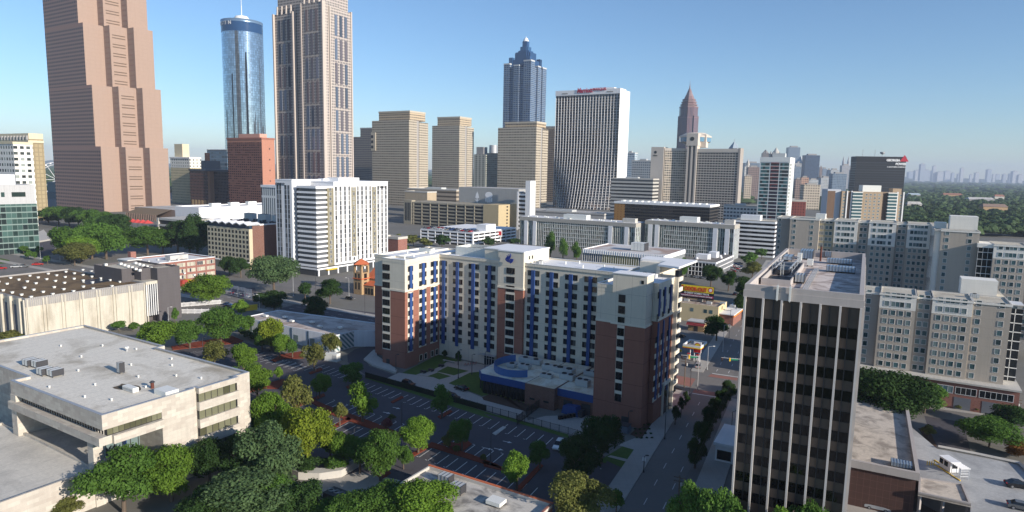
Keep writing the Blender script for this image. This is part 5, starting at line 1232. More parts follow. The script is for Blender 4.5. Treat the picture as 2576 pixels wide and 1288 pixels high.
# --- pale stone tower with bay towers
TF2c = D(816, 200, 950); F2 = Fr((TF2c[0], TF2c[1]), -31); zk = lambda py: D(816, py, 950)[2]
hh = zk(0)
t = fthing('stone_skyscraper', 'pale beige skyscraper with vertical glass strips, twin bays and a dark recess', 'skyscraper', F2)
xa, xb, xc, xd = F2.onY(693.5, 200)[0], F2.onY(742, 200)[0], F2.onY(763, 200)[0], 0.0
y1 = F2.onX(830, 200)[0]; y2 = F2.onX(883, 200)[0]
M['stone191'] = wall('beige granite', (.42,.365,.32), .06, (0, 4.0, 0, 0, .3), .86, streak=.05)
G191 = grid('beige window grid', (.42,.37,.325), (.03,.03,.045), 3.1, 4.0, .5, .6, var=.5)
MB().box(xa+3.5, -3, 4, y2-1.5, 0, zk(-24)).build('core', G191, t)
MB().box(xa, xb, 0, 30, 0, zk(20)).build('bay_wall', G191, t); MB().box(xc, 0, -2, 30, 0, zk(3)).build('bay_wall', G191, t)
MB().box(-14, 1.5, y1, y2, 0, zk(14)).build('bay_wall', G191, t); MB().box(xb, xc, 9, 14, 0, zk(12)).build('recess_wall', G191, t); MB().box(-14, -.4, 3, y1, 0, zk(6)).build('corner_wall', G191, t)
gl1 = glass('blue strip glass', (.075,.10,.145), .08, .6, (.12,.105,.12), .5, amount=.3)
def strips(face, u0, u1, pos, zt):
    n = 3; wd_ = (u1-u0)/9.0
    for i in range(n):
        uc = u0+(u1-u0)*(.27+.23*i)
        for k in range(11):
            z0_ = zt-9-33*k
            if z0_ < 0: continue
            za, zb_ = max(0, z0_-29), z0_
            if face == 'F': MB().box(uc-wd_/2, uc+wd_/2, pos-.5, pos+.2, za, zb_).build('glass_strip', gl1, t)
            else: MB().box(pos-.2, pos+.5, uc-wd_/2, uc+wd_/2, za, zb_).build('glass_strip', gl1, t)
strips('F', xa, xb, 0, zk(19)); strips('F', xc, 0, -2, zk(2)); strips('R', y1, y2, 1.5, zk(12))
for xq in (xa, xb, xc, 0): MB().box(xq-1.1, xq+1.1, -2.9, 3, 0, zk(18 if xq < xc else 1)).build('corner_pier', M['stone191'], t)
for yq in (y1, y2): MB().box(-1, 2.6, yq-1.1, yq+1.1, 0, zk(11)).build('corner_pier', M['stone191'], t)
b = MB()
for (x0,x1,y,z) in ((xa,xb,-.8,zk(21)),(xc,0,-2.8,zk(4))):
    for i in range(4): b.cyl(x0+(x1-x0)*(.15+.23*i), y+2, z, z+12, 2.0, 1.0, 8)
b.build('crown_turret', M['stone191'], t)
# --- dark red brick hotel block
t, f, h = fsite('brick_hotel', 'tall dark red brick hotel slab with a blank pink brick end wall', 'building', 658, 343, 930)
W = -f.onY(571, 345)[0]; Dp = f.onX(690, 345)[0]
MB().box(-W, 0, 0, Dp, 0, h-4).build('wall', wall('pink brick end', (.36,.17,.115), .08, (0,3.6,0,0,.2), .9), t)
MB().quad((-W,-.15,0),(0,-.15,0),(0,-.15,h-8),(-W,-.15,h-8)).build('window_wall', grid('brick hotel grid', (.165,.07,.05), (.022,.016,.016), W/17, 3.4, .62, .5, var=.6, blinds=(.16,.09,.07)), t)
MB().box(-W-.6, .6, -.8, Dp+.6, h-4, h-1.5).build('cornice', wall('brick cornice', (.28,.12,.085), .06, (2.2,0,0,0,.5), .7), t); MB().box(-W*.72, -W*.12, 4, 16, h-2, h+4).build('plant_house', wall('pink plaster', (.48,.27,.21), .05), t)
for i in range(6): MB().box(-.02, .12, Dp*.55, Dp*.55+1.6, 12+15*i, 14+15*i).build('window', M['black'], t)
t, f, h = fsite('pale_annex', 'small pale building with vertical fins between the brick hotel and the white apartment tower', 'building', *gF(470,232), 560)
MB().box(0, 26, 0, 20, 0, h).build('wall', grid('fin grid', (.62,.62,.60), (.10,.13,.15), 2.6, 40, .45, .95), t); MB().box(-.5, 26.5, -.5, 20.5, h, h+2).build('cornice', M['whitepaint'], t)
# --- beige banded office towers
M['ptc'] = None
def ptc_mat(nm, wc, gc): return grid(nm, wc, gc, 5.2, 4.2, .86, .44, ov=0, rough=.3, var=.35, wvar=.07)
PM = ptc_mat('beige banded glass', (.42,.37,.29), (.16,.135,.10)); PMD = ptc_mat('dark banded glass', (.20,.17,.14), (.025,.03,.045)); M['ptcs'] = wall('beige spandrel', (.42,.37,.29), .05)
def ptc(lab, cx, cy, lx, rx, topy, dist, mt=PM, notch=True, capx=None):
    t, f, h = fsite('banded_tower', lab, 'office tower', cx, cy, dist)
    W = -f.onY(lx, cy)[0]; Dp = f.onX(rx, cy)[0]; ht = h+(cy-topy)/FPX*dist
    MB().box(-W, 0, 0, Dp*.40, 0, h).build('wall', mt, t); MB().box(-W, -1, Dp*.40, Dp*.52, 0, h).build('recess_wall', M['concd'], t)
    MB().box(-W, 0, Dp*.52, Dp, 0, h-2).build('wall', mt, t)
    MB().box(-W*.86, -2.5, 5, Dp*.9, h, ht-3).build('crown_wall', PMD if mt is PMD else ptc_mat('crown glass', (.46,.37,.25), (.15,.12,.09)), t); MB().box(-W*.86-.5, -2, 4.5, Dp*.9+.5, ht-3, ht).build('crown_cap', M['ptcs'] if mt is PM else M['concd'], t)
    return t, f, h, W, Dp
t, f, h, W, Dp = ptc('beige banded office tower with a balcony notch high on its left corner', gB(1155,905)[0], gB(1155,905)[1], gB(875,910)[0], gB(1300,915)[0], 278, 1150)
MB().box(-W-1.5, -W+9, -1.2, 3, h-52, h-20, 0, True).build('balcony_stack', M['ptcs'], t)
for k in range(3): MB().box(-W-1.0, -W+4, -1.4, 0, h-30-9*k, h-25-9*k).build('balcony_opening', M['black'], t)
ptc('beige banded office tower in the middle of the trio, slightly lower than its left neighbour', gB(1535,945)[0], gB(1535,945)[1], gB(1330,950)[0], gB(1645,955)[0], 293, 1300)
ptc('beige banded office tower directly in front of the blue glass skyscraper', gC(400,745)[0], gC(400,745)[1], gC(110,745)[0], gC(490,750)[0], 305, 1080)
ptc('dark shaded banded tower half hidden behind the left beige banded tower', gB(1040,1030)[0], gB(1040,1030)[1], gB(735,1035)[0], gB(1060,1030)[0], 320, 1500, PMD)
ptc('brown shaded banded tower between the beige tower and the curved hotel slab', gC(545,760)[0], gC(545,760)[1], gC(430,750)[0], gC(560,760)[0], 317, 1400, ptc_mat('brown banded glass', (.22,.17,.12), (.06,.05,.045)))
t, f, h = fsite('green_office', 'dark green office with white balcony stripes between two beige towers', 'office tower', *gB(1735,1165), 1450)
W = -f.onY(*gB(1645,1165))[0]
MB().box(-W, 0, 0, 30, 0, h).build('wall', grid('green stripes', (.40,.40,.34), (.03,.05,.05), 9, 4.4, .5, .5), t); MB().box(0, 38, 4, 30, 0, h+3).build('wall', grid('green glass', (.06,.08,.09), (.03,.05,.06), 5, 4.4, .8, .7), t); MB().box(-W*.9, -W*.3, 5, 20, h, h+16).build('plant_house', M['concd'], t); MB().cyl(10, 14, h+3, h+20, 9, 9, 20).build('roof_drum', M['metal'], t)
# --- blue glass skyscraper with stepped crown
t, f, h = fsite('blue_skyscraper', 'tall blue glass skyscraper with cascading stepped crown and white tip', 'skyscraper', 1336, 158, 1600)
W = -f.onY(1267.5, 158)[0]; Dp = f.onX(1375.5, 158)[0]
BL = grid('blue notch glass', (.17,.21,.26), (.02,.06,.14), 5.6, 4.4, .78, .62, rough=.08, var=.5); BLD = glass('deep blue glass', (.018,.055,.14), .07, .7, (.03,.09,.2), .4); M['bll'] = wall('grey stone rim', (.42,.43,.43), .05)
zy = lambda py: h+(158-py)/FPX*1600
k1 = W/6.0; k2 = Dp/6.0
def notched(a, z0, z1, mt, nm):
    x0, x1, y0, y1 = -W*(1-a), -W*a, Dp*a, Dp*(1-a); q = (x1-x0)*.16; r_ = (y1-y0)*.16
    pts = [(x0+q,y0),(x1-q,y0),(x1-q,y0+r_*.5),(x1-q*.5,y0+r_*.5),(x1-q*.5,y0+r_),(x1,y0+r_),(x1,y1-r_),(x1-q,y1-r_),(x1-q,y1),(x0+q,y1),(x0+q,y1-r_),(x0,y1-r_),(x0,y0+r_),(x0+q*.5,y0+r_),(x0+q*.5,y0+r_*.5),(x0+q,y0+r_*.5)]
    MB().prism(pts, z0, z1).build(nm, mt, t)
notched(.04, 0, zy(165), BL, 'shaft')
for (ax, bx_, ay, by_) in ((-W,-W+k1*1.3,0,k2*1.3),(-k1*1.6,0,0,k2*1.4),(-k1*1.3,0,Dp-k2*1.5,Dp),(-W,-W+k1*1.3,Dp-k2*1.3,Dp),(-W*.62,-W*.42,-1,k2),(-k1,1,Dp*.42,Dp*.6)):
    zt = zy(158) if ax < -W*.9 else (zy(153) if ay == 0 else zy(163)); MB().box(ax, bx_, ay, by_, 0, zt).build('corner_bay', BL, t); MB().box(ax-.3, bx_+.3, ay-.3, by_+.3, zt, zt+3).build('bay_rim', M['bll'], t)
for a, y0_, y1_ in ((.13, 168, 146), (.22, 150, 127), (.30, 130, 122), (.355, 125, 112), (.41, 115, 98)):
    notched(a, zy(y0_), zy(y1_), BLD, 'crown_tier')
for sx_, sy_ in ((.18,.18),(.82,.18),(.82,.82),(.18,.82)): MB().box(-W*(1-sx_)-5, -W*(1-sx_)+5, Dp*sy_-5, Dp*sy_+5, zy(168), zy(140)).build('crown_block', BLD, t); 
MB().cyl(-W/2, Dp/2, zy(98), zy(94), 7, 6.5, 16).build('tip_drum', M['white'], t); MB().cyl(-W/2, Dp/2, zy(94), zy(90), 4.8, 4.2, 16).build('tip_drum', M['white'], t); MB().tube((-W/2,Dp/2,zy(90)),(-W/2,Dp/2,zy(86)), .8).build('mast', M['metal'], t)
# --- curved white hotel slab
MHY = 1150
t, f, h = fsite('hotel_slab', 'wide white hotel slab with swelling curved front of dark windows and red sign', 'hotel tower', gC(1035,450)[0], gC(1035,450)[1], MHY)
W = -f.onY(*gC(550,475))[0]; Dp = f.onX(*gC(1100,470))[0]; zb = f.onY(*gC(1030,490))[1]
nz = 28; prof = []
bul = lambda z: -24*max(0, 1-(z/zb)/.62)**1.7
curve = lambda u: math.sin(math.pi*min(1, max(0, u)))**.8
for i in range(nz+1):
    z = zb*i/nz; prof.append((0, z))
mg = grid('hotel slab glass', (.30,.30,.30), (.020,.022,.027), W/22.0, 4.6, .96, .78, rough=.1, var=.6, blinds=(.10,.07,.055), bam=.12)
nx = 24; b = MB(); vs = [(-W+W*k/nx, bul(zb*i/nz)*curve(k/nx), zb*i/nz) for i in range(nz+1) for k in range(nx+1)]
b.add(vs, [(i*(nx+1)+k, i*(nx+1)+k+1, (i+1)*(nx+1)+k+1, (i+1)*(nx+1)+k) for i in range(nz) for k in range(nx)]); b.build('window_front', mg, t)
WPm = wall('white hotel concrete', (.70,.69,.67), .04)
for i in range(23):
    x = -W+W*i/22; vs = []; b = MB()
    for j in range(nz+1):
        z = zb*j/nz; y = bul(z)*curve(i/22); vs += [(x-.3,y-.2,z),(x-.2,y-.9,z),(x+.2,y-.9,z),(x+.3,y-.2,z)]
    b.add(vs, [(4*j+k,4*j+k+1,4*j+k+5,4*j+k+4) for j in range(nz) for k in range(3)]); b.build('fin', WPm, t)
b = MB(); vs = []; 
for (y, z) in prof: vs += [(.05,y-2,z),(.05,Dp*.5,z)]
b.add(vs, [(2*i,2*i+1,2*i+3,2*i+2) for i in range(nz)]); b.build('side_wall', WPm, t); MB().box(-6, 1.6, Dp*.5, Dp, 0, h-2).build('side_wall', WPm, t); MB().box(-W, 0, 2, Dp*.9, 0, zb).build('core', WPm, t)
MB().box(-W-.6, .6, -2.2, Dp*.6, zb, h).build('top_band', WPm, t); MB().box(-W*.45, -W*.1, 2, 12, h, h+2.4).build('plant_house', WPm, t)
xs0 = f.onY(*gC(712,490))[0]; xs1 = f.onY(*gC(826,480))[0]; xs2 = f.onY(*gC(930,470))[0]; sred = plain('hotel sign red', (.42,.02,.05), .5)
sign_text('Marriott', 11.5, sred, t, xs0, -2.3, zb+3.8, FRONT, (xs1-xs0), .25, depth=.8, italic=.12); sign_text('MARQUIS', 6.4, sred, t, xs1+1.2, -2.3, zb+6.5, FRONT, (xs2-xs1)*.95, .1, depth=.8)
for q0, q1 in ((598,640),(935,982)):
    a0, a1 = f.onY(*gC(q0,480))[0], f.onY(*gC(q1,480))[0]; MB().box(a0, a1, -2.5, -2, zb+2.6, zb+4.4).build('vent_slot', M['concd'], t)
# --- reddish spired tower
t, f, h = fsite('spired_tower', 'slim reddish brown granite tower with lattice pyramid crown and spire', 'skyscraper', 1721, 270, 2100, -45)
W = 34; SG = grid('red granite strips', (.19,.115,.115), (.05,.05,.085), 4.2, 60, .5, .97, var=.3); SG2 = wall('red granite', (.19,.125,.125), .05)
hw_ = 22/FPX*2100
zq = lambda py: h+(270-py)/FPX*2100
def octa(r_, c_): return [(r_,-c_),(r_,c_),(c_,r_),(-c_,r_),(-r_,c_),(-r_,-c_),(-c_,-r_),(c_,-r_)]
cx_, cy_ = 0, hw_
oct_ = lambda r_, c_: [(p[0]+cx_, p[1]+cy_) for p in octa(r_, c_)]
MB().prism(oct_(hw_*.92, hw_*.45), 0, zq(268)).build('shaft', SG, t); MB().box(cx_-hw_*.5, cx_+hw_*.5, cy_-hw_*1.02, cy_+hw_*1.02, 0, zq(290)).build('bay_wall', SG, t); MB().box(cx_-hw_*1.02, cx_+hw_*1.02, cy_-hw_*.5, cy_+hw_*.5, 0, zq(290)).build('bay_wall', SG, t)
for py, r_ in ((270,.96),(264,.86),(258,.78),(252,.68)): MB().prism(oct_(hw_*r_, hw_*r_*.45), zq(py), zq(py-3)).build('crown_cornice', SG2, t)
for py, r0, r1, mm in ((267,.80,.74,0),(261,.74,.66,1),(255,.66,.55,0),(249,.55,.40,1),(241,.40,.26,0),(233,.26,.12,1)):
    b = MB(); p0_ = oct_(hw_*r0, hw_*r0*.45); p1_ = oct_(hw_*r1, hw_*r1*.45); n = 8
    dz = {267:3,261:3,255:6,249:8,241:8,233:9}[py]
    b.add([(p[0],p[1],zq(py)) for p in p0_]+[(p[0],p[1],zq(py-dz)) for p in p1_], [(i,(i+1) % n,n+(i+1) % n,n+i) for i in range(n)]); b.build('pyramid_band', SG2 if mm else wall('bronze lattice', (.16,.12,.12), .1, (3,3,0,0,.8), 1.8), t)
b = MB().tube((cx_,cy_,zq(226)),(cx_,cy_,zq(214)), 2.6, 1.0, 8); b.tube((cx_,cy_,zq(214)),(cx_,cy_,zq(203)), .8, .3, 6); b.build('spire', SG2, t)
# --- twin beige hotel slabs with a round rooftop restaurant
t, f, h = fsite('twin_hotel', 'pair of beige hotel slabs joined by a tall shaft with a round glass rooftop lounge', 'hotel tower', gC(1545,905)[0], gC(1545,905)[1], 1000)
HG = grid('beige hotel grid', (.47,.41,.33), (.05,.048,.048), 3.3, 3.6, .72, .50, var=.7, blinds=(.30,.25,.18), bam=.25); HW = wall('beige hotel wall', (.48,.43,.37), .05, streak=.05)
x0 = f.onY(*gC(1385,905))[0]; x00 = f.onY(*gC(1290,900))[0]
MB().box(x0*1.04, 0, 0, 18, 0, h-4).build('wall', HG, t, rz=R(22)); MB().box(x0*1.04-.3, .3, -.3, 18, h-4, h).build('cornice', HW, t, rz=R(22)); MB().box(x0, -6, 8, 22, 0, h-1).build('rear_wall', HW, t); MB().box(x00, x0, -14, 4, 0, h+1.5).build('end_wall', HW, t); MB().box(x00-5, x00, 4, 20, 0, h+.5).build('end_wall', HW, t)
sign_text('Hilton', 2.6, M['glassd'], t, x00+3.6, -14.1, h-12, FRONT, 6.5, .1)
b = MB(); b.add([((x00+6.8)+2.2*math.cos(a), -14.15, h-6.3+2.2*math.sin(a)) for a in [i*math.pi/8 for i in range(16)]], [tuple(range(16))]); b.build('round_emblem', M['glassd'], t)
g1 = gC(1632,920); x1 = f.onY(*g1)[0]; x2 = f.onY(*gC(1915,910))[0]; zr = f.onY(*gC(1915,910))[1]
hr = Fr(f.w(x1+.0, -2), -34); 
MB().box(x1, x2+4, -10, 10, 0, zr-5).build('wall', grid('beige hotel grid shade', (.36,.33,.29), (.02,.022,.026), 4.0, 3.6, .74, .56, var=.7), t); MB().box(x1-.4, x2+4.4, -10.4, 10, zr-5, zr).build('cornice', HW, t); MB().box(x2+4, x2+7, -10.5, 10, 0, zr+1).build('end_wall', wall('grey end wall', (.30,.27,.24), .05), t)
xs1 = f.onY(*gC(1555,860))[0]; xs2 = f.onY(*gC(1630,860))[0]; zs = f.onY(*gC(1590,795))[1]
for xq in (xs1, xs1+(xs2-xs1)*.42, xs2-2.2): MB().box(xq, xq+2.6, -12, 4, 0, zs-18).build('shaft_rib', HW, t)
MB().box(xs1+.5, xs2-.5, -9, 6, 0, zs-10).build('lift_shaft', wall('grey shaft', (.20,.19,.18), .05), t); MB().box(xs1-1, xs2+1, -12.5, 2, zs-18, zs).build('shaft_head', HW, t); MB().box(xs1+6, xs2+9, 2, 14, zs-20, zs-1).build('shaft_head', HW, t)
b = MB(); xm = (xs1+xs2)/2; b.add([(xm+3*math.cos(a), -12.7, zs-8+3*math.sin(a)) for a in [i*math.pi/8 for i in range(16)]], [tuple(range(16))]); b.build('round_emblem', M['glassd'], t)
zl = f.onY(*gC(1500,890))[1]; rl = (f.onY(*gC(1692,850))[0]-f.onY(*gC(1455,850))[0])/2; xl = (f.onY(*gC(1692,850))[0]+f.onY(*gC(1455,850))[0])/2
dz = rl*.30; z1 = f.onY(*gC(1500,890))[1]
yl = rl*.72
MB().lathe(xl, yl, [(rl*.55,z1),(rl*.62,z1+dz*.5),(rl*.98,z1+dz)], 36).build('lounge_base', HW, t); MB().lathe(xl, yl, [(rl*.98,z1+dz),(rl,z1+dz*1.9)], 36).build('lounge_glazing', glass('lounge blue glass', (.10,.20,.28), .1, .6), t); MB().lathe(xl, yl, [(rl*1.02,z1+dz*1.9),(rl*1.02,z1+dz*2.2),(rl*.6,z1+dz*2.9),(.1,z1+dz*3)], 36).build('lounge_roof', HW, t)
t, f, h = fsite('pyramid_roof_tower', 'grey blue pyramid roof tip peeping over the right beige hotel slab', 'building', gC(1890,905)[0], gC(1890,905)[1], 1500)
MB().box(-9, 9, -9, 9, 0, h).build('wall', M['concd'], t); MB().lathe(0,0,[(12,h),(.6,h+15)],4).build('pyramid_roof', plain('slate blue', (.22,.27,.31), .6), t); MB().tube((0,0,h+15),(0,0,h+21), .5).build('spire', M['metal'], t)
# --- white and teal glass apartment tower
t, f, h = fsite('teal_tower', 'white framed apartment tower with teal window columns and a red centre column', 'apartment tower', gD(460,265)[0], gD(460,265)[1], 760)
W = -f.onY(*gD(190,260))[0]; Dp = f.onX(*gD(502,275))[0]; TQ = glass('teal glass', (.05,.15,.16), .08, .6, (.015,.03,.035), .5, amount=.4); RQ = glass('red black glass', (.03,.025,.04), .1, .5, (.10,.03,.03), .5, amount=.15); TW = wall('white tower frame', (.62,.63,.60), .04)
MB().box(-W, 0, 0, max(Dp, 18), 0, h-5.6).build('wall', TW, t); MB().box(-W-.2, .2, -.4, max(Dp, 18), h-5.6, h).build('top_band', TW, t); items = []
cols = [(.04,.33),(.37,.65),(.69,.97)]; fl = int((h-6)/4.05)
for k in range(fl):
    for i, (a, c_) in enumerate(cols): items.append((win_mesh(W*(c_-a), 2.9, 4, M['winframe'], RQ if i == 1 else TQ, 'window', fw=.1), -W+W*(a+c_)/2, 0, h-6-4.05*(k+1)+.4, FRONT, W*(c_-a), 2.5))
    items.append((win_mesh(3.2, 2.6, 2, M['winframe'], TQ, 'window', fw=.1), 0, 5, h-6-4.05*(k+1)+.4, RIGHT, 3, 2.6)); items.append((win_mesh(3.2, 2.6, 2, M['winframe'], TQ, 'window', fw=.1), 0, 12, h-6-4.05*(k+1)+.4, RIGHT, 3, 2.6))
repeat(t, 'window', items, 98)
for k in range(fl-8, fl): MB().box(-W*.63, -W*.35, -.25, -.1, h-6-4.05*(fl-k)+3.25, h-6-4.05*(fl-k)+3.75).build('red_band', plain('tower red', (.35,.03,.03), .5), t)
MB().box(-W*.62, -W*.2, 5, 14, h, h+4.5).build('plant_house', M['unit'], t); MB().cyl(-W*.7, 8, h, h+7, 2.2, .3, 8).build('roof_turret', M['concd'], t)
# --- black utility headquarters
t, f, h = fsite('black_office', 'black glass office slab with the utility company name and red triangle at its top', 'office tower', gD(1512,262)[0], gD(1512,262)[1], 1250, -12)
W = -f.onY(*gD(1062,250))[0]
MB().box(-W, 0, 0, 36, 0, h).build('wall', grid('black bands', (.007,.008,.010), (.03,.035,.042), 400, 4.6, 1.0, .22, rough=.3, var=.5, wrough=.55), t); MB().box(-W-.2, .2, -.3, 36, h-10, h).build('top_band', plain('black metal', (.008,.009,.011), .6), t)
lw2 = plain('sign white', (.75,.75,.75), .5); u0 = f.onY(*gD(1332,270))[0]; u1 = f.onY(*gD(1458,270))[0]; u2 = f.onY(*gD(1416,290))[0]; u3 = f.onY(*gD(1514,290))[0]
sign_text('GEORGIA', 5.6, lw2, t, u0, -.5, h-8.4, FRONT, u1-u0, .35, depth=.6); sign_text('POWER', 5.6, lw2, t, u2, -.5, h-15.2, FRONT, u3-u2, .35, depth=.6); u4 = f.onY(*gD(1338,305))[0]
sign_text('A SOUTHERN COMPANY', 2.9, lw2, t, u4, -.5, h-20, FRONT, u3-u4, .1, depth=.6)
ut = f.onY(*gD(1494,265))[0]; b = MB(); b.add([(ut-7.5,-.9,h-8.6),(ut+7.5,-.9,h-8.6),(ut,-.9,h+3.5),(ut-7.5,0,h-8.6),(ut+7.5,0,h-8.6),(ut,0,h+3.5)], [(0,1,2),(0,2,5,3),(1,4,5,2)]); b.build('red_triangle', plain('triangle red', (.42,.015,.03), .5), t)
for x in (-W*.85, -W*.6): MB().tube((x,10,h),(x,10,h+13), .4).build('mast', M['metal'], t)
b = MB(); b.lathe(-W*.45,10,[(.3,h),(.4,h+4),(4,h+6),(4.4,h+9)],12); b.build('dish', M['metal'], t)
# --- tan brick apartments with glazed bays
t, f, h = fsite('tan_apartments', 'tan brick apartment block with two columns of glazed balconies and white piers', 'apartment block', gD(1490,585)[0], gD(1490,585)[1], 620, -8)
W = -f.onY(*gD(930,572))[0]; TB = wall('tan brick', (.33,.25,.17), .08); WX = lambda px: f.onY(*gD(px,600))[0]
MB().box(-W, 0, 0, 18, 0, h).build('wall', TB, t); items = []; tw = win_mesh(1.7, 1.3, 2, M['whiteframe'], M['glasst'], 'window', fw=.12)
for k in range(10):
    for px in (950,1152,1188,1228,1268,1465): items.append((tw, WX(px), 0, h-3.4-3.05*k, FRONT, 1.7, 1.3))
repeat(t, 'window', items, 98)
for p0_, p1_ in ((1022,1108),(1342,1422)):
    MB().box(WX(p0_), WX(p1_), -2.2, 0, 0, h-.6).build('balcony_glazing', M['glasst'], t)
    for k in range(11): MB().box(WX(p0_)-.2, WX(p1_)+.2, -2.4, 0, h-1.2-3.05*k, h-.3-3.05*k, 0, True).build('balcony_slab', M['unitw'], t)
for px in (975,1015,1430,1486): MB().box(WX(px)-.5, WX(px)+.5, -.9, 0, 0, h+.5).build('white_pier', M['whitepaint'], t)
for p0_, p1_ in ((985,1022),(1300,1340)): MB().box(WX(p0_), WX(p1_), -.05, .1, 0, h-.5).build('painted_bay_shade', wall('painted bay shade', (.14,.09,.06), .1), t)  # dark flush panels paint the shade left of the projecting balconies
MB().box(-W-12, -W, 3, 20, 0, h+1.5).build('end_wall', wall('pale blue grey wall', (.42,.44,.47), .05), t); MB().box(-W-11.8, -W-5, 2.9, 3.1, 0, h).build('painted_bay_shade', MATS['painted bay shade'], t)
MB().box(-W*.65, -W*.35, 3, 13, h, h+6).build('plant_house', M['unitw'], t); MB().box(-W*.16, -W*.02, 3, 12, h, h+3.5).build('plant_house', TB, t)
# --- left background
t, f, h = fsite('cream_tower', 'cream stone tower with ornate top and a shaded right side at the left frame edge', 'building', 71, 335, 720)
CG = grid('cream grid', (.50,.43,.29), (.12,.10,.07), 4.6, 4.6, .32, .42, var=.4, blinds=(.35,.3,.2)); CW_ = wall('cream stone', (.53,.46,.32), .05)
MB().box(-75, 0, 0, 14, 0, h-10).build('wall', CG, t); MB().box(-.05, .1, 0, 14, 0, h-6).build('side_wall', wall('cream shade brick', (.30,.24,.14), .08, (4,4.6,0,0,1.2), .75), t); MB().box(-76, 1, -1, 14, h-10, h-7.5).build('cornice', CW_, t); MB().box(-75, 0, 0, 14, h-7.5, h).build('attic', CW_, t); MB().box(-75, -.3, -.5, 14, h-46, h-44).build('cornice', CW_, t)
b = MB()
for i in range(10): b.cyl(-3-7.2*i, 0, h-7, h-2.5, 1.6, 1.6, 10)
b.build('arched_window', M['concd'], t, kind='stuff')
t, f, h = fsite('white_tower', 'white office tower with paired windows cut off by the left frame edge', 'building', 33, 362, 620)
MB().box(-40, 0, 0, 16, 0, h).build('wall', grid('white pair grid', (.68,.66,.61), (.05,.06,.055), 5.2, 5.4, .62, .5, var=.7, blinds=(.3,.33,.3)), t); MB().box(-40, .6, -.6, 16, h, h+2).build('cornice', CW_, t)
t, f, h = fsite('glass_office', 'modern office with grey upper storeys over green glass floors at the left edge', 'building', 88, 465, 470, 50)
GO = glass('green office glass', (.05,.10,.09), .08, .6, (.02,.035,.03), .5, amount=.4); z1 = D(85, 512, 470)[2]
MB().box(-70, -.5, 0, 22, z1, h).build('wall', wall('grey metal panel', (.38,.38,.38), .05, (3,6,0,0,.1), .85), t); MB().box(-70, 0, -.6, 22, 0, z1).build('glass_floors', grid('green floors', (.16,.22,.20), (.045,.085,.075), 3.0, 4.2, .94, .80, var=.6, blinds=(.02,.03,.03), bam=.3), t)
for i, (a, w2) in enumerate(((-70,3),(-63,1.5),(-57,5),(-50,2),(-46,2),(-38,6),(-28,5),(-14,8),(-20,2))): MB().box(a, a+w2, -.1, .1, z1+5, h-5).build('slot_window', GO, t)
MB().box(-40, -10, 6, 16, h, h+7).build('plant_house', WPm, t)
t, f, h = fsite('dark_blue_hall', 'dark teal blue windowless block between glass office and granite tower', 'building', 147, 486, 1150)
MB().box(-70, 0, 0, 40, 0, h).build('wall', plain('teal metal', (.035,.075,.095), .5), t); MB().box(-60, 0, 10, 40, h, h+18).build('wall', plain('teal metal light', (.06,.11,.13), .5), t)
# ferris wheel
c = D(143, 452, 1330); rr = 43/FPX*1330
t = thing('ferris_wheel', 'white ferris wheel seen behind the granite tower', 'ferris wheel', c[0], c[1], R(15))
b = MB(); n = 48
for r_, dy in ((rr,-1.5),(rr,1.5),(rr*.86,0)):
    for i in range(n): b.tube((r_*math.cos(2*math.pi*i/n),dy,c[2]+r_*math.sin(2*math.pi*i/n)),(r_*math.cos(2*math.pi*(i+1)/n),dy,c[2]+r_*math.sin(2*math.pi*(i+1)/n)), .55, n=5)
b.build('rim', M['white'], t)
for i in range(12):
    a = 2*math.pi*i/12; MB().tube((0,0,c[2]),(rr*math.cos(a),0,c[2]+rr*math.sin(a)), .45, n=5).build('spoke', M['white'], t)
for i in range(24):
    a = 2*math.pi*i/24; MB().box(-1.3,1.3,-1.3,1.3,-2.6,0,0,True).build('gondola', M['white'], t, (rr*math.cos(a),0,c[2]+rr*math.sin(a)))
b = MB()
for s_ in (-1, 1): b.tube((0,4*s_,c[2]),(-14,8*s_,0), 1.0); b.tube((0,4*s_,c[2]),(14,8*s_,0), 1.0)
b.build('support_leg', M['white'], t)
t, f, h = fsite('cream_midrise', 'cream mid rise with white top storey just right of the granite tower', 'building', gE(1430,285)[0], gE(1430,285)[1], 1080)
W = -f.onY(*gE(1285,285))[0]; z1 = f.onY(*gE(1430,355))[1]
MB().box(-W, 0, 0, 20, 0, z1).build('wall', grid('cream mid grid', (.50,.43,.27), (.22,.19,.12), 3.4, 4.4, .4, .5, var=.4), t); MB().box(-W, 0, 0, 20, z1, h).build('top_storey', grid('white top grid', (.66,.65,.60), (.2,.2,.18), 6, 5, .35, .5), t); MB().box(-W-1, 1, -1, 20, h, h+2.5).build('cornice', WPm, t); MB().box(-W, -W+22, 8, 20, h, h+24).build('plant_house', CW_, t)
t, f, h = fsite('dark_brick_hotel', 'dark brown brick building with arched base and tan corner quoin', 'building', gE(1570,380)[0], gE(1570,380)[1], 1010)
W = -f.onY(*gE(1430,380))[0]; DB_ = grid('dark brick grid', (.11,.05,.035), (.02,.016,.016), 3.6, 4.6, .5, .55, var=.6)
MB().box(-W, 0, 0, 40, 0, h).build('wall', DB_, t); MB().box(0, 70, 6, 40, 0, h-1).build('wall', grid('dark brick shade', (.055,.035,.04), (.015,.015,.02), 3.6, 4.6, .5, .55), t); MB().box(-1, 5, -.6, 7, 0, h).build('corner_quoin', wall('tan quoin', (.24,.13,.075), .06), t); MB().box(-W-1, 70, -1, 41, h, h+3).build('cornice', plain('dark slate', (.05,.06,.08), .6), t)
for i in range(6): MB().box(-W+3+8*i, -W+8+8*i, -.2, .1, 0, 10).build('arch', wall('tan arch', (.40,.28,.14), .06), t)
t, f, h = fsite('slate_block', 'dark slate roofed block with tall brick chimney behind the dark brick building', 'building', gE(1550,300)[0], gE(1550,300)[1], 1200)
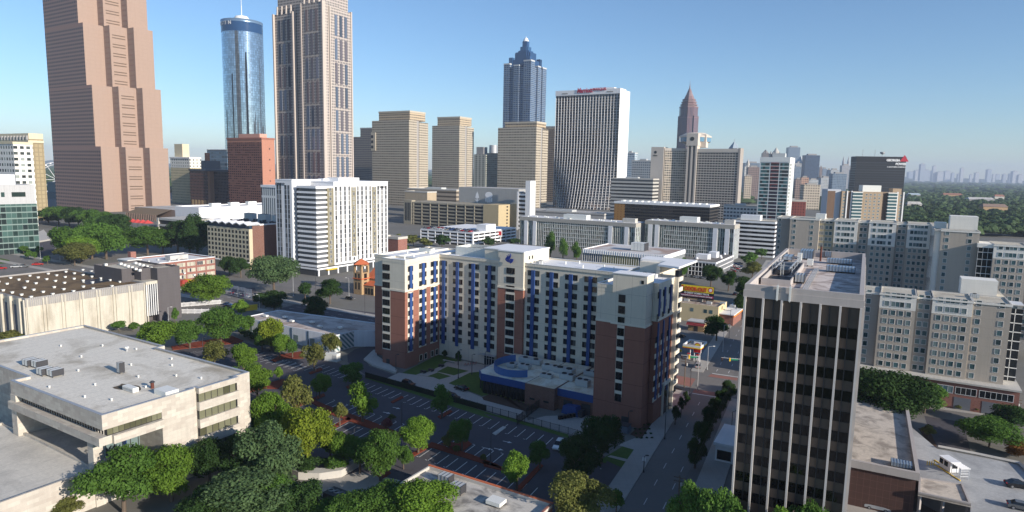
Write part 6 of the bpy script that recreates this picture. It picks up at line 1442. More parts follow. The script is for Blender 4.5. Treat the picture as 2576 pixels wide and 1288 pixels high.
MB().box(-48, 0, 0, 30, 0, h).build('wall', plain('slate wall', (.055,.07,.09), .6), t); MB().box(-9, -3, 5, 11, h, h+14).build('chimney', wall('chimney brick', (.33,.12,.06), .08), t)
t, f, h = fsite('blue_glass_office', 'small blue glass office peeping over the dark brick building', 'building', gE(1712,222)[0], gE(1712,222)[1], 1250)
MB().box(-60, 0, 0, 30, 0, h).build('wall', grid('blue glass bands', (.12,.17,.22), (.06,.11,.16), 8, 7, .95, .6), t); MB().box(-60, .5, -.5, 30, h, h+1.5).build('roof_rim', M['concd'], t)
# --- low blocks in front of the curved hotel and between the slabs
def simple(lab, px, py, w_, d_, dist, mt, rm='roofgrey', az=-31, name='city_block', cat='building', plant=True, cornice=True):
    t, f, h = fsite(name, lab, cat, px, py, dist, az); MB().box(-w_, 0, 0, d_, 0, h).build('wall', mt, t)
    MB().wallring([(-w_-.3,-.3),(.3,-.3),(.3,d_+.3),(-w_-.3,d_+.3)], h-.5, h+1.2, .6).build('parapet', M['conc'], t); flat_poly('roof', [(-w_,0),(0,0),(0,d_),(-w_,d_)], h+.1, M[rm], t)
    if plant: MB().box(-w_*.7, -w_*.4, d_*.3, d_*.6, h, h+max(3, h*.05)).build('plant_house', M['unit'], t)
    return t, f, h
simple('banded grey office in front of the white side wall of the curved hotel', gC(1280,1140)[0], gC(1280,1140)[1], 66, 26, 980, grid('grey banded', (.42,.41,.38), (.04,.045,.05), 300, 5.2, 1, .5), 'roofwhite')
simple('low hotel podium with orange brick patch in front of the curved hotel', 1520, 540, 140, 50, 900, wall('podium wall', (.38,.37,.35), .08, (0,5,0,0,1.5), .45), 'roofgrey')
simple('dark brown podium deck between beige tower and garage', gG(600,150)[0], gG(600,150)[1], 90, 40, 950, wall('brown deck', (.30,.25,.19), .08, (0,6,0,0,2.5), .25), 'roofgrey')
simple('tan stair block in front of the left beige banded tower', gG(380,165)[0], gG(380,165)[1], 38, 20, 880, wall('tan block', (.36,.29,.20), .08), 'rooftan', plant=False)
simple('small red brick building right of the white apartment tower', gG(160,515)[0], gG(160,515)[1], 16, 10, 470, M['brickr'], 'roofgrey', plant=False)
simple('dark red brick block beside the teal windowed tower', gD(605,665)[0], gD(605,665)[1], 32, 18, 800, grid('red brick grid', (.20,.055,.045), (.06,.03,.03), 3, 3.4, .4, .5), 'roofgrey', -20)
simple('small white office behind the striped block beside the teal windowed tower', gD(165,715)[0], gD(165,715)[1], 40, 20, 800, grid('white small grid', (.60,.60,.57), (.06,.08,.10), 4, 4.5, .7, .45), 'roofwhite')
simple('slim pale glass tower right of the curved hotel', gC(1142,940)[0], gC(1142,940)[1], 30, 24, 1900, grid('pale slim', (.45,.50,.53), (.15,.23,.29), 5, 6, .8, .6))
simple('glassy office with blue top left of the beige twin hotel', gC(1285,1000)[0], gC(1285,1000)[1], 52, 30, 1500, grid('grey blue top', (.40,.42,.42), (.08,.11,.13), 5, 5.4, .6, .55))
# --- hazy uptown towers, each a building of its own
r3 = random.Random(5)
uptown = [ (445,552,176,'tall flat blue glass tower on the hazy uptown skyline','b',3400),(598,730,248,'dark blue glass slab on the uptown skyline','d',2600),(505,625,318,'pale glass tower with a pyramid tip left of the dark blue slab','p',2700),(500,560,350,'blue grey tower half hidden by the teal windowed tower','b',2300),
 (210,272,228,'dark gabled crown tower just behind the teal windowed tower','g',2500),(285,390,235,'low domed block showing over the roof of the teal windowed tower','g',2400),(48,110,350,'white tower with small dome right of the beige hotel','w',2100),(80,185,355,'brown grey apartment slab left of the teal windowed tower','r',1800),(50,185,318,'blue grey slab behind the brown apartment slab','b',2600),(50,112,436,'cream brick midrise low left of the teal windowed tower','c',1500),
 (845,975,415,'blue grey banded office left of the black utility building','b',2000),(930,1005,340,'twin turreted grey apartment towers left of the black utility building','t',2900),(1005,1050,380,'pale slab touching the left side of the black utility building','p',2700),(828,900,380,'grey tower with flat crown right of the dark blue slab','p',3200),(755,792,370,'small pale blue tower far behind the dark blue slab','b',4200),(798,828,380,'small dark tower right of the dark blue slab','d',3500),(728,752,356,'small red topped tower right of the dark blue slab','r',3600),
 (585,735,515,'long beige office with vertical slots below the dark blue slab','c',1300),(508,562,465,'brown grey apartment block right of the teal windowed tower','r',1500),(562,628,448,'salmon brick apartment block right of the teal windowed tower','s',1700),(720,795,445,'brown apartment row on the uptown skyline','r',2400),(630,715,470,'low pale parking block on the uptown skyline','p',2000),(740,850,452,'pale low slab below the grey flat crowned tower','p',2200)]
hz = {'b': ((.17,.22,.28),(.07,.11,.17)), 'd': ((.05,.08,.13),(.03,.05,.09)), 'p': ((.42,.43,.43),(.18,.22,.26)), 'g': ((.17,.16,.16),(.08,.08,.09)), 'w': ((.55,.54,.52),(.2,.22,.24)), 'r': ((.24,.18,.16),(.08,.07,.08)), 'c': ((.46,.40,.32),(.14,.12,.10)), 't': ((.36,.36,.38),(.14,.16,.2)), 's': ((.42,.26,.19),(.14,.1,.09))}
for i, (x0, x1, y, lab, kd, dist) in enumerate(uptown):
    a = gD(x0, y); bq = gD(x1, y); t, f, h = fsite('uptown_tower', lab, 'tower', bq[0], bq[1], dist, -8)
    w_ = -f.onY(*a)[0]; mt = grid('uptown '+kd, hz[kd][0], hz[kd][1], 4.5, 5.0, .6, .55, var=.5)
    MB().box(-w_, 0, 0, w_*.8, 0, h).build('wall', mt, t); MB().box(-w_*.8, -w_*.2, w_*.1, w_*.5, h, h+dist*.0022).build('plant_house', M['concd'], t)
    if 'pyramid' in lab or 'gabled' in lab: MB().lathe(-w_/2, w_*.4, [(w_*.5,h),(.5,h+w_*.55)], 4).build('crown', mt, t)
    if 'turret' in lab:
        for q in (.2, .8): MB().lathe(-w_*q, w_*.3, [(w_*.14,h),(w_*.14,h+16),(.3,h+40)], 8).build('turret', mt, t)
    if 'dome' in lab: MB().lathe(-w_/2, w_*.3, [(w_*.3,h),(w_*.26,h+8),(.3,h+24)], 10).build('dome', M['conc'], t)
far = [(1645,1688,328),(1595,1640,385),(1680,1720,380),(1757,1785,345),(1740,1760,385),(1865,1915,392),(1535,1585,398),(2008,2036,365),(1980,2008,415),(2140,2175,405),(2250,2290,377),(2298,2320,420),(2325,2362,422),(2480,2528,393),(2448,2480,415),(1795,1850,400),(1925,1950,408),(2090,2110,425),(1720,1745,395),(2530,2570,425),(2390,2420,420)]
for i, (x0, x1, y) in enumerate(far):
    dist = 11000+(i*413) % 2500; a = gD(x0, y); bq = gD(x1, y); t, f, h = fsite('distant_tower', 'hazy blue distant tower standing on the horizon at right', 'tower', bq[0], bq[1], dist, 0); t['group'] = 'hazy towers on the far horizon'
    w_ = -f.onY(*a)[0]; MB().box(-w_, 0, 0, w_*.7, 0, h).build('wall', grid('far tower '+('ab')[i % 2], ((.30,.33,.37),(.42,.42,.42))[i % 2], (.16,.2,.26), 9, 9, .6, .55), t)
    MB().box(-w_*.75, -w_*.25, 0, w_*.4, h, h+12).build('crown', M['concd'], t)

for lab, px, py, w_, d_, dist, mt, rm in (('long low house block with red brown roof among the woods','',0,0,0,0,0,0),) if 0 else ():
    pass
def wood_house(lab, q, w_, h_, mt, rm):
    c = P(*q); t = thing('house', lab, 'house', c[0], c[1], R(-8)); MB().box(-w_/2, w_/2, 0, w_*.35, 0, h_).build('wall', mt, t)
    MB().add([(-w_/2-1,-1,h_),(w_/2+1,-1,h_),(w_/2+1,w_*.35+1,h_),(-w_/2-1,w_*.35+1,h_),(-w_/2+2,w_*.17,h_+5),(w_/2-2,w_*.17,h_+5)], [(0,1,5,4),(2,3,4,5),(1,2,5),(3,0,4)]).build('roof', rm, t)
rr_ = plain('red brown roof', (.26,.12,.08), .8); 
wood_house('long house with red brown roof among the woods', gD(1930,652), 55, 16, M['cbrick'], rr_); wood_house('second long pale house row among the woods below the red brown roof', gD(2190,700), 60, 15, M['concd'], M['roofgrey'])
wood_house('white house at the near edge of the woods by the tan apartments', gD(1580,760), 26, 15, M['conc'], M['roofgrey']); wood_house('pale blue roofed house among the woods right of the tan apartments', gD(1580,650), 34, 15, M['concd'], plain('pale blue roof', (.30,.36,.40), .7)); wood_house('small red roofed house at the right of the woods', gD(2350,672), 26, 17, M['conc'], rr_); wood_house('brown roofed house in the right woods', gD(2310,800), 40, 17, M['cbrick'], plain('brown roof', (.20,.14,.11), .9))
# ------------------------------------------------------------------ ground, streets, car park
M['asph'] = plain('dark asphalt', (.074,.069,.076), .9, 0, .3, .2, .25)
M['asph2'] = plain('worn asphalt', (.16,.15,.14), .92, 0, .22, .2, .12)
M['city'] = plain('city paving', (.15,.145,.13), .95, 0, .35, .2, .03)
M['side'] = wall('pavement concrete', (.33,.31,.28), .12, (1.8,1.8,0,0,.05), .8, streak=0)
M['grass'] = plain('lawn', (.07,.115,.03), .95, 0, .35, .1, .5)
M['grass2'] = plain('dry grass', (.13,.125,.045), .95, 0, .4, .1, .2)
M['mulch'] = plain('red mulch', (.17,.042,.024), .95, 0, .3, .1, 1.2)
M['soil'] = plain('planting bed', (.085,.055,.04), .95, 0, .3, .1, .8)
M['paint'] = plain('road paint', (.55,.55,.53), .8, 0, .25, .2, 2)
M['paver'] = plain('red brick paving', (.24,.11,.085), .9, 0, .15)
g = MB(); RR = 26000
g.add([(RR*math.cos(i*math.pi/24), RR*math.sin(i*math.pi/24), -.03) for i in range(48)], [tuple(range(48))])
g.build('ground', plain('ground', (.035,.05,.022), .95, 0, .3, .1, .01), None, kind='structure')
flat_poly('city_ground', [(-900,15),(500,15),(560,500),(620,1000),(500,1900),(-1100,1900)], 0.0, M['city'], None, 'structure')
def jp(g_, l): return [g_(x, y) for x, y in l]
pv = lambda nm, pix, mt, lv: patch(nm, pix, .004+.005*lv, M[mt])
pv('car_park', [(400,895),(560,845),(700,885),(835,905),(930,950),(1440,1100),(1575,1180),(1500,1288),(900,1300),(560,1010)], 'asph', 1)
# street frame: az 65, left kerb through (22.7,123)
S1 = Fr((22.7, 123.1), 65.1)        # x along the street, y to its left
def strip(nm, fr, x0, x1, y0, y1, z, mt, z0=None):
    if z0 is None: return flat_poly(nm, [fr.w(x0,y0), fr.w(x1,y0), fr.w(x1,y1), fr.w(x0,y1)], z, M[mt], None, 'structure')
    return MB().prism([fr.w(x0,y0), fr.w(x1,y0), fr.w(x1,y1), fr.w(x0,y1)], z0, z).build(nm, M[mt], None, kind='structure')
strip('street', S1, -80, 900, -11.5, 0, .012, 'asph2'); c2 = P(*gK(1260, 560)); 
xs2 = S1.loc(c2)[0]
S2 = Fr(S1.w(xs2, 0), 149)
strip('cross_street', S2, -300, 700, -8, 8, .016, 'asph2')
strip('pavement', S1, -80, xs2-11, 0, 4.6, .14, 'side', 0); strip('pavement', S1, xs2+11, 420, 0, 4, .14, 'side', 0)
strip('pavement', S1, -80, xs2-11, -17, -11.5, .14, 'side', 0); strip('pavement', S1, xs2+11, 420, -16, -11.5, .14, 'side', 0)
strip('pavement', S2, 14, 600, -12.5, -8, .14, 'side', 0); strip('pavement', S2, 14, 600, 8, 12.5, .14, 'side', 0)
strip('crosswalk', S1, xs2-11, xs2-7.5, -11, -.4, .022, 'paver'); strip('crosswalk', S1, xs2+7.6, xs2+10.6, -11, -.4, .022, 'paver')
MB().prism([S1.w(xs2-6,1),S1.w(xs2+3,1),S1.w(xs2+4,8),S1.w(xs2-4,8)], 0, .03).build('brick_plaza', M['paver'], None, kind='structure')
b = MB()
def mark(fr, x0, x1, y0, y1, z=.024): b.add([(*fr.w(x0,y0),z),(*fr.w(x1,y0),z),(*fr.w(x1,y1),z),(*fr.w(x0,y1),z)], [(0,1,2,3)])
for y in (-3.8, -7.6):
    for i in range(60):
        x = -70+9*i
        if abs(x-xs2) > 14: mark(S1, x, x+3, y-.07, y+.07)
for x in (xs2-12, xs2+11.4): mark(S1, x, x+.5, -11, -.5)
for i in range(40):
    x = 14+9*i; mark(S2, x, x+3, -.1, .1); mark(S2, x, x+3, -4.1, -3.95); mark(S2, x, x+3, 3.95, 4.1)
b.build('street_markings', M['paint'], None, kind='structure')
strip('avenue', Fr(P(350,655),149), -260, 420, -9, 9, .014, 'asph2'); strip('avenue', Fr(P(640,745),62), -60, 420, -7, 7, .018, 'asph2')
# forecourt lot behind the church side, hill road at left
pv('car_park', jp(gF, [(0,1100),(150,1000),(420,990),(480,1130),(330,1180),(60,1170)]), 'asph', 2)
pv('car_park', jp(gF, [(600,1150),(760,1110),(1330,1180),(1330,1260),(980,1230)]), 'asph', 3)
pv('hill_road', jp(gE, [(0,1150),(0,1085),(380,1035),(700,1010),(760,1030),(560,1085)]), 'asph2', 4)
pv('lawn', jp(gE, [(0,930),(130,960),(310,1030),(100,1075),(0,1070)]), 'grass2', 2); pv('lawn', jp(gE, [(0,1035),(70,1050),(80,1070),(0,1080)]), 'grass', 4)
pv('forecourt', jp(gE, [(120,940),(230,915),(400,905),(420,1000),(290,1040)]), 'asph', 3)
MB().prism([P(*q) for q in jp(gE, [(0,905),(190,890),(330,830),(390,900),(230,930),(0,960)])], 0, 1.2).build('terrace', M['conc'], None, kind='structure')
pv('petrol_forecourt', jp(gK, [(1095,480),(1105,300),(1230,290),(1330,330),(1300,500),(1180,580)]), 'asph2', 5)
pv('yard', jp(gK, [(1100,150),(1240,180),(1330,230),(1320,330),(1100,310)]), 'asph2', 6)
# gardens round the residence
pv('lawn', jp(gJ, [(900,505),(1115,395),(1370,470),(1449,500),(1449,615),(1360,632),(1180,562),(1080,525)]), 'grass', 2)
pv('garden_path', jp(gJ, [(985,512),(1085,523),(1165,562),(1290,500),(1400,488),(1449,468),(1449,452),(1370,455),(1260,435),(1160,438),(1130,462)]), 'side', 4)
for q in ([(1045,522),(1110,498),(1185,520),(1110,541)], [(1105,494),(1165,464),(1285,490),(1200,515)], [(1010,487),(1070,462),(1110,470),(1050,497)]): pv('lawn', jp(gJ, q), 'grass', 6)
pv('concrete_drive', jp(gJ, [(800,542),(890,500),(1085,526),(1200,572),(1365,642)])+jp(gK, [(0,650),(235,715),(250,770),(350,745),(560,740),(700,800),(640,880),(480,850),(100,738)]), 'side', 7)
pv('asphalt_drive', jp(gJ, [(600,440),(598,398),(640,368),(752,340),(760,382),(698,418),(722,462),(862,512),(798,541),(700,513)]), 'asph', 8)
pv('planting_bed', jp(gJ, [(1360,640),(1449,600)])+jp(gK, [(0,600),(20,590),(340,690),(240,720),(0,655)]), 'soil', 9)
pv('lawn', jp(gJ, [(700,512),(1449,742)])+jp(gK, [(100,740),(480,850),(480,872),(60,745),(0,730)])+jp(gJ, [(1440,772),(700,532)]), 'grass', 9)
pv('planting_bed', jp(gK, [(830,850),(900,780),(985,790),(930,890)]), 'soil', 9); pv('planting_bed', jp(gK, [(1000,690),(1080,580),(1125,595),(1060,690)]), 'soil', 9)
pv('lawn', jp(gK, [(950,790),(1000,690),(1050,700),(1000,800)]), 'grass', 8)
pv('lawn', jp(gK, [(650,1000),(790,915),(910,950),(840,1065)]), 'grass', 6); pv('garden_path', jp(gK, [(700,975),(720,968),(880,1005),(870,1020)]), 'side', 8)
pv('exit_lane', jp(gK, [(640,1080),(700,1000),(850,1070),(770,1170)]), 'asph', 9)
pv('garden_path', jp(gK, [(760,910),(880,860),(990,880),(940,960)]), 'side', 7)
MB().prism([P(*q) for q in jp(gJ, [(690,430),(745,378),(762,378),(765,410),(880,490),(870,505),(740,462)])], 0, .55).build('kerb_wall', M['conc'], None, kind='structure')
for lst in ([(400,650),(470,682),(700,765),(910,848),(885,874),(500,737),(395,672)], [(300,687),(465,618),(472,632),(312,697)], [(512,803),(605,752),(622,765),(525,815)], [(25,607),(120,568),(238,536),(247,550),(205,592),(120,590),(40,614)],
    [(948,966),(1050,912),(1075,895),(1300,965),(1449,1022),(1470,1048),(1080,926),(1055,928),(962,982)], [(843,666),(905,633),(917,642),(855,674)], [(1108,750),(1180,713),(1192,722),(1125,762)], [(378,501),(450,472),(458,485),(390,510)],
    [(165,432),(220,398),(345,380),(348,420),(232,422),(182,440)], [(1128,903),(1280,888),(1302,905),(1250,947)], [(425,1062),(640,1008),(680,988),(692,1000),(560,1064),(450,1074)], [(758,1077),(832,1052),(845,1070),(790,1108)], [(-400,352),(-60,292),(10,320),(-15,332),(-390,372)], [(590,580),(640,560),(650,570),(600,592)]):
    slab('mulch_bed', jp(gJ, lst), 0, .17, M['mulch'])
slab('mulch_bed', jp(gK, [(0,998),(120,1040),(130,1062),(0,1030)]), 0, .17, M['mulch']); slab('mulch_bed', jp(gK, [(178,1162),(318,1015),(338,1028),(203,1175)]), 0, .17, M['mulch'])
slab('mulch_bed', jp(gK, [(50,845),(110,805),(128,812),(70,855)]), 0, .17, M['conc'])
# stall lines
sv0, sv1 = P(*gJ(940,700)), P(*gJ(1008,663)); sv = Vector((sv0[0]-sv1[0], sv0[1]-sv1[1])); sv = sv.normalized()*5.2
b = MB()
def stalls(a, c_, pitch=2.75, s=1.0, ln=5.2, skip=()):
    a = Vector(P(*a)); c_ = Vector(P(*c_)); d = c_-a; n = int(d.length/pitch); d.normalize(); v = sv.normalized()*ln*s
    for i in range(n+1):
        if i in skip: continue
        p = a+d*(pitch*i); q = p+v; w_ = d*.09
        b.add([(p.x-w_.x,p.y-w_.y,.03),(p.x+w_.x,p.y+w_.y,.03),(q.x+w_.x,q.y+w_.y,.03),(q.x-w_.x,q.y-w_.y,.03)], [(0,1,2,3)])
        e = q-v*.0; b.add([(q.x-d.x*.8,q.y-d.y*.8,.03),(q.x-d.x*.2,q.y-d.y*.2,.03),(q.x-d.x*.2+v.x*.03,q.y-d.y*.2+v.y*.03,.03),(q.x-d.x*.8+v.x*.03,q.y-d.y*.8+v.y*.03,.03)], [(0,1,2,3)])
stalls(gJ(470,455), gJ(660,520)); stalls(gJ(720,560), gK(470,890)); stalls(gJ(455,690), gJ(900,850), s=-1); stalls(gJ(1105,905), gK(150,1040), s=-1); stalls(gJ(480,745), gJ(880,880)); stalls(gJ(1075,930), gK(330,1160)); stalls(gJ(100,440), gJ(420,500), s=-1); stalls(gJ(80,370), gJ(380,470))
stalls((430,892), (600,870), s=1)
def arrow(px, py, flip=1):
    p = Vector(P(px, py)); d = sv.normalized(); t_ = Vector((-d.y, d.x))*flip; w2 = d*.12
    vs = [p-t_*1.2-w2, p+t_*.2-w2, p+t_*.2-w2*4, p+t_*1.3, p+t_*.2+w2*4, p+t_*.2+w2, p-t_*1.2+w2]; b.add([(q.x,q.y,.03) for q in vs], [(0,1,2,3,4,5,6)])
for q in (gJ(875,700), gJ(820,727), gJ(1395,930), gK(135,892), gK(85,933), gK(690,1050), gJ(640,690)): arrow(*q)
b.build('parking_lines', M['paint'], None, kind='structure')
slab('retaining_wall', jp(gJ, [(280,1085),(330,1055),(440,1080),(560,1068),(690,1000),(700,1012),(565,1092),(440,1110),(320,1105)]), 0, 1.6, M['conc'])
pv('service_yard', jp(gJ, [(380,1150),(440,1110),(560,1090),(660,1060),(900,1110),(760,1240),(420,1288)]), 'side', 8)
pv('kerb_strip', jp(gM, [(930,690),(1140,740),(1350,820),(1360,850),(1000,800),(880,790)]), 'side', 4); pv('street', jp(gM, [(600,760),(930,790),(1390,860),(1390,930),(900,850),(600,800)]), 'asph2', 5); pv('driveway', jp(gM, [(915,830),(1100,860),(1135,1000),(965,985)]), 'asph', 6)
pv('pavement', jp(gM, [(530,1230),(880,1288),(880,1330),(520,1330)]), 'side', 6)
pv('planting_bed', jp(gM, [(885,890),(930,880),(975,975),(950,985)]), 'soil', 8)
# fence between car park and drive
fa, fb = P(*gJ(700,528)), P(*gK(545,868)); ff = Fr(fa, math.degrees(math.atan2(fb[1]-fa[1], fb[0]-fa[0]))); L_ = math.hypot(fb[0]-fa[0], fb[1]-fa[1])
t = fthing('metal_fence', 'long black metal picket fence between the car park and the concrete drive', 'fence', ff)
for i in range(int(L_/2.6)+1): MB().box(2.6*i-.05, 2.6*i+.05, -.05, .05, 0, 1.95).build('post', M['black'], t)
b = MB(); b.box(0, L_, -.02, .02, .2, .26, 0, True); b.box(0, L_, -.02, .02, 1.75, 1.8, 0, True)
for i in range(int(L_/.17)): b.box(.17*i-.014, .17*i+.014, -.012, .012, .1, 1.85)
b.build('picket_panel', M['black'], t, kind='stuff')
b = MB(); b.box(0, L_*.62, .03, .05, .1, 1.7); b.build('screen_mesh', plain('dark green mesh', (.02,.035,.02), .9), t)
ga, gb_ = P(*gK(190,795)), P(*gK(325,690)); gf = Fr(ga, math.degrees(math.atan2(gb_[1]-ga[1], gb_[0]-ga[0]))); L_ = math.hypot(gb_[0]-ga[0], gb_[1]-ga[1])
t = fthing('sliding_gate', 'tall black metal gate across the concrete drive before the brick pavilion', 'gate', gf)
b = MB(); b.box(0, L_, -.03, .03, .15, .25, 0, True); b.box(0, L_, -.03, .03, 2.3, 2.4, 0, True)
for i in range(int(L_/.16)): b.box(.16*i-.02, .16*i+.02, -.015, .015, .1, 2.4)
b.build('picket_panel', M['black'], t, kind='stuff')
for i in range(int(L_/3)+1): MB().box(3*i-.07, 3*i+.07, -.07, .07, 0, 2.6).build('post', M['black'], t)
# white fence and white railings of the small yard at the concrete hall
for (a, c_, lb) in ((gI(1000,130), gI(1260,110), 'white picket fence on the far side of the small yard'), (gI(1020,165), gI(1190,165), 'white picket fence on the near side of the small yard')):
    pa, pb = P(*a), P(*c_); yf_ = Fr(pa, math.degrees(math.atan2(pb[1]-pa[1], pb[0]-pa[0]))); L_ = math.hypot(pb[0]-pa[0], pb[1]-pa[1]); t = fthing('picket_fence', lb, 'fence', yf_)
    b = MB(); b.box(0, L_, -.03, .03, .3, .4, 0, True); b.box(0, L_, -.03, .03, 1.7, 1.8, 0, True)
    for i in range(int(L_/.5)): b.box(.5*i-.12, .5*i+.12, -.02, .02, .1, 2.0)
    b.build('picket_panel', M['whitepaint'], t, kind='stuff')
    for i in range(int(L_/3)+1): MB().box(3*i-.1, 3*i+.1, -.1, .1, 0, 2.2).build('post', M['whitepaint'], t)

# ------------------------------------------------------------------ woods on the right and round the horizon
def rock_ball(seed):
    bm = bmesh.new(); bmesh.ops.create_icosphere(bm, subdivisions=2, radius=1.0); r_ = random.Random(seed)
    ks = [(Vector((r_.gauss(0,1), r_.gauss(0,1), r_.gauss(0,1))).normalized(), r_.uniform(.1,.35)) for _ in range(9)]
    for v in bm.verts:
        d = 1.0
        for k, a in ks: d += a*max(0, v.co.normalized().dot(k)-.55)*2-.02
        v.co *= d; v.co.z = v.co.z*.8 if v.co.z > 0 else v.co.z*.45
    vs = np.array([v.co[:] for v in bm.verts]); fs = np.array([[v.index for v in f.verts] for f in bm.faces]); bm.free(); return vs, fs
BALLS = [rock_ball(i) for i in range(6)]
def lumps(name, pts, mt):
    V, Fc = [], []; k = 0
    for i, (x, y, z, r_, h_) in enumerate(pts):
        vs, fs = BALLS[i % 6]; a = (i*2.399) % 6.283; c_, s_ = math.cos(a), math.sin(a)
        V.append(np.stack([(vs[:,0]*c_-vs[:,1]*s_)*r_+x, (vs[:,0]*s_+vs[:,1]*c_)*r_+y, vs[:,2]*h_+z], 1)); Fc.append(fs+k); k += len(vs)
    V = np.concatenate(V); Fc = np.concatenate(Fc); me = bpy.data.meshes.new(name); me.from_pydata(V.tolist(), [], Fc.tolist()); me.materials.append(mt)
    o = bpy.data.objects.new(name, me); LINK(o); o['kind'] = 'stuff'; o['label'] = 'dark green tree canopy spreading to the horizon'; return o
M['wood'] = leafmat('far canopy', (.018,.042,.014), (.07,.105,.04), .0)
r4 = random.Random(21); pts = []
def inwood(x, y):
    p = proj(x, y, 0)
    return p[0] > 2290-(p[1]-470)*.25 and p[0] < 2750
for i in range(9000):
    y = 760+1900*r4.random()**1.5; x = r4.uniform(380, 2400)
    if inwood(x, y) and 760 < y: pts.append((x, y, r4.uniform(5,9), r4.uniform(6.0,10.5), r4.uniform(6,9.5)))
pts = pts[:2300]
o = lumps('woodland', pts, M['wood']); 
V, Fq_ = [], []; k = 0                                   # loose leaf clumps over the nearer crowns
for (x, y, z, r_, h_) in pts:
    if y > 1700: continue
    n = 60; q = np.random.default_rng(int(x*7+y)).normal(size=(n, 3)); q /= np.linalg.norm(q, axis=1)[:, None]; q[:, 2] = np.abs(q[:, 2])
    c_ = np.stack([x+q[:,0]*r_*1.02, y+q[:,1]*r_*1.02, z+q[:,2]*h_*.85], 1); e1 = np.random.default_rng(5).normal(size=(n, 3)); e1 /= np.linalg.norm(e1, axis=1)[:, None]; e2 = np.cross(e1, q); e2 /= np.linalg.norm(e2, axis=1)[:, None]+1e-6
    s_ = 1.15; V.append(np.stack([c_-e1*s_-e2*s_, c_+e1*s_-e2*s_, c_+e1*s_+e2*s_, c_-e1*s_+e2*s_], 1).reshape(-1, 3)); Fq_.append(np.arange(n*4).reshape(-1, 4)+k); k += n*4
me = bpy.data.meshes.new('woodland_leaves'); me.from_pydata(np.concatenate(V).tolist(), [], np.concatenate(Fq_).tolist()); me.materials.append(M['wood']); o2 = bpy.data.objects.new('woodland_leaves', me); LINK(o2); o2.parent = o; o2['kind'] = 'stuff'
pts = []
for i in range(5200):
    y = 1500+11000*r4.random()**1.6; a = r4.uniform(-.62, .72); x = y*math.tan(a)
    if y < 2600 and x > .35*y: continue
    if y < 2700 and x < .33*y and x > -.5*y and y < 2000: continue
    pts.append((x, y, r4.uniform(2,7), r4.uniform(14,26)*(1+y/9000), r4.uniform(7,12)*(1+y/16000)))
lumps('distant_woodland', pts, M['wood'])
hl = [(-9000+i*600, 12500+900*math.sin(i*.7), 40+55*math.sin(i*.45+1)**2) for i in range(34)]
b = MB()
for i in range(len(hl)-1):
    a, c_ = hl[i], hl[i+1]; b.add([(a[0],a[1],0),(c_[0],c_[1],0),(c_[0],c_[1]+400,c_[2]),(a[0],a[1]+400,a[2]),(c_[0],c_[1]+2600,0),(a[0],a[1]+2600,0)], [(0,1,2,3),(3,2,4,5)])
b.build('hills', M['wood'], None, kind='structure')
# ------------------------------------------------------------------ trees
LEAF = {'green': leafmat('green leaf', (0.0562,0.1313,0.0225), (0.1313,0.2375,0.0438)), 'bright': leafmat('bright leaf', (0.0938,0.1875,0.0225), (0.2,0.325,0.0438)), 'yellow': leafmat('yellow leaf', (.13,.20,.02), (.27,.32,.035)),
        'olive': leafmat('olive leaf', (0.1,0.125,0.0312), (0.2125,0.2125,0.0625)), 'dark': leafmat('dark leaf', (0.0225,0.0562,0.015), (0.0562,0.1063,0.0275)), 'grey': leafmat('grey leaf', (0.0562,0.1063,0.0438), (0.125,0.1875,0.075)),
        'pink': leafmat('pink bloom', (0.25,0.075,0.075), (0.425,0.175,0.15)), 'rust': leafmat('rust leaf', (0.1625,0.0875,0.025), (0.275,0.125,0.0375))}
M['bark'] = plain('bark', (.10,.075,.055), .9, 0, .25)
def crown_data(seed, n, card, flat=.9, spread=.62, lobes=12, gap=.0):
    g_ = np.random.default_rng(seed); L = []
    for i in range(lobes):
        d = g_.normal(size=3); d /= np.linalg.norm(d); q = spread*1.12*(.4+.6*g_.random()**.5)
        L.append((d[0]*q, d[1]*q, d[2]*q*flat*.9, .20+.24*g_.random()))
    L.append((0,0,0,.50)); L.append((.1,-.05,.5*flat,.33))
    A = np.array([l[3]**2 for l in L]); ct = (A/A.sum()*n).astype(int); V = []
    for l, c_ in zip(L, ct):
        d = g_.normal(size=(c_, 3)); d /= np.linalg.norm(d, axis=1)[:, None]; d[:, 2] = np.where(d[:, 2] < -.5, -d[:, 2]*.6, d[:, 2])
        rr = l[3]*(.60+.50*g_.random(c_)**.8); p = np.stack([l[0]+d[:,0]*rr, l[1]+d[:,1]*rr, l[2]+d[:,2]*rr*flat], 1)
        nr = d+g_.normal(size=(c_, 3))*.55; nr /= np.linalg.norm(nr, axis=1)[:, None]
        a = g_.normal(size=(c_, 3)); e1 = np.cross(nr, a); e1 /= np.linalg.norm(e1, axis=1)[:, None]+1e-6; e2 = np.cross(nr, e1)
        s1 = card*(.6+.8*g_.random(c_))[:, None]; s2 = s1*(.55+.4*g_.random(c_))[:, None]
        V.append(np.stack([p-e1*s1, p-e2*s2*.9-nr*s1*.15, p+e1*s1, p+e2*s2*.9-nr*s1*.15], 1).reshape(-1, 3))
    return np.concatenate(V)
CROWNS = {}
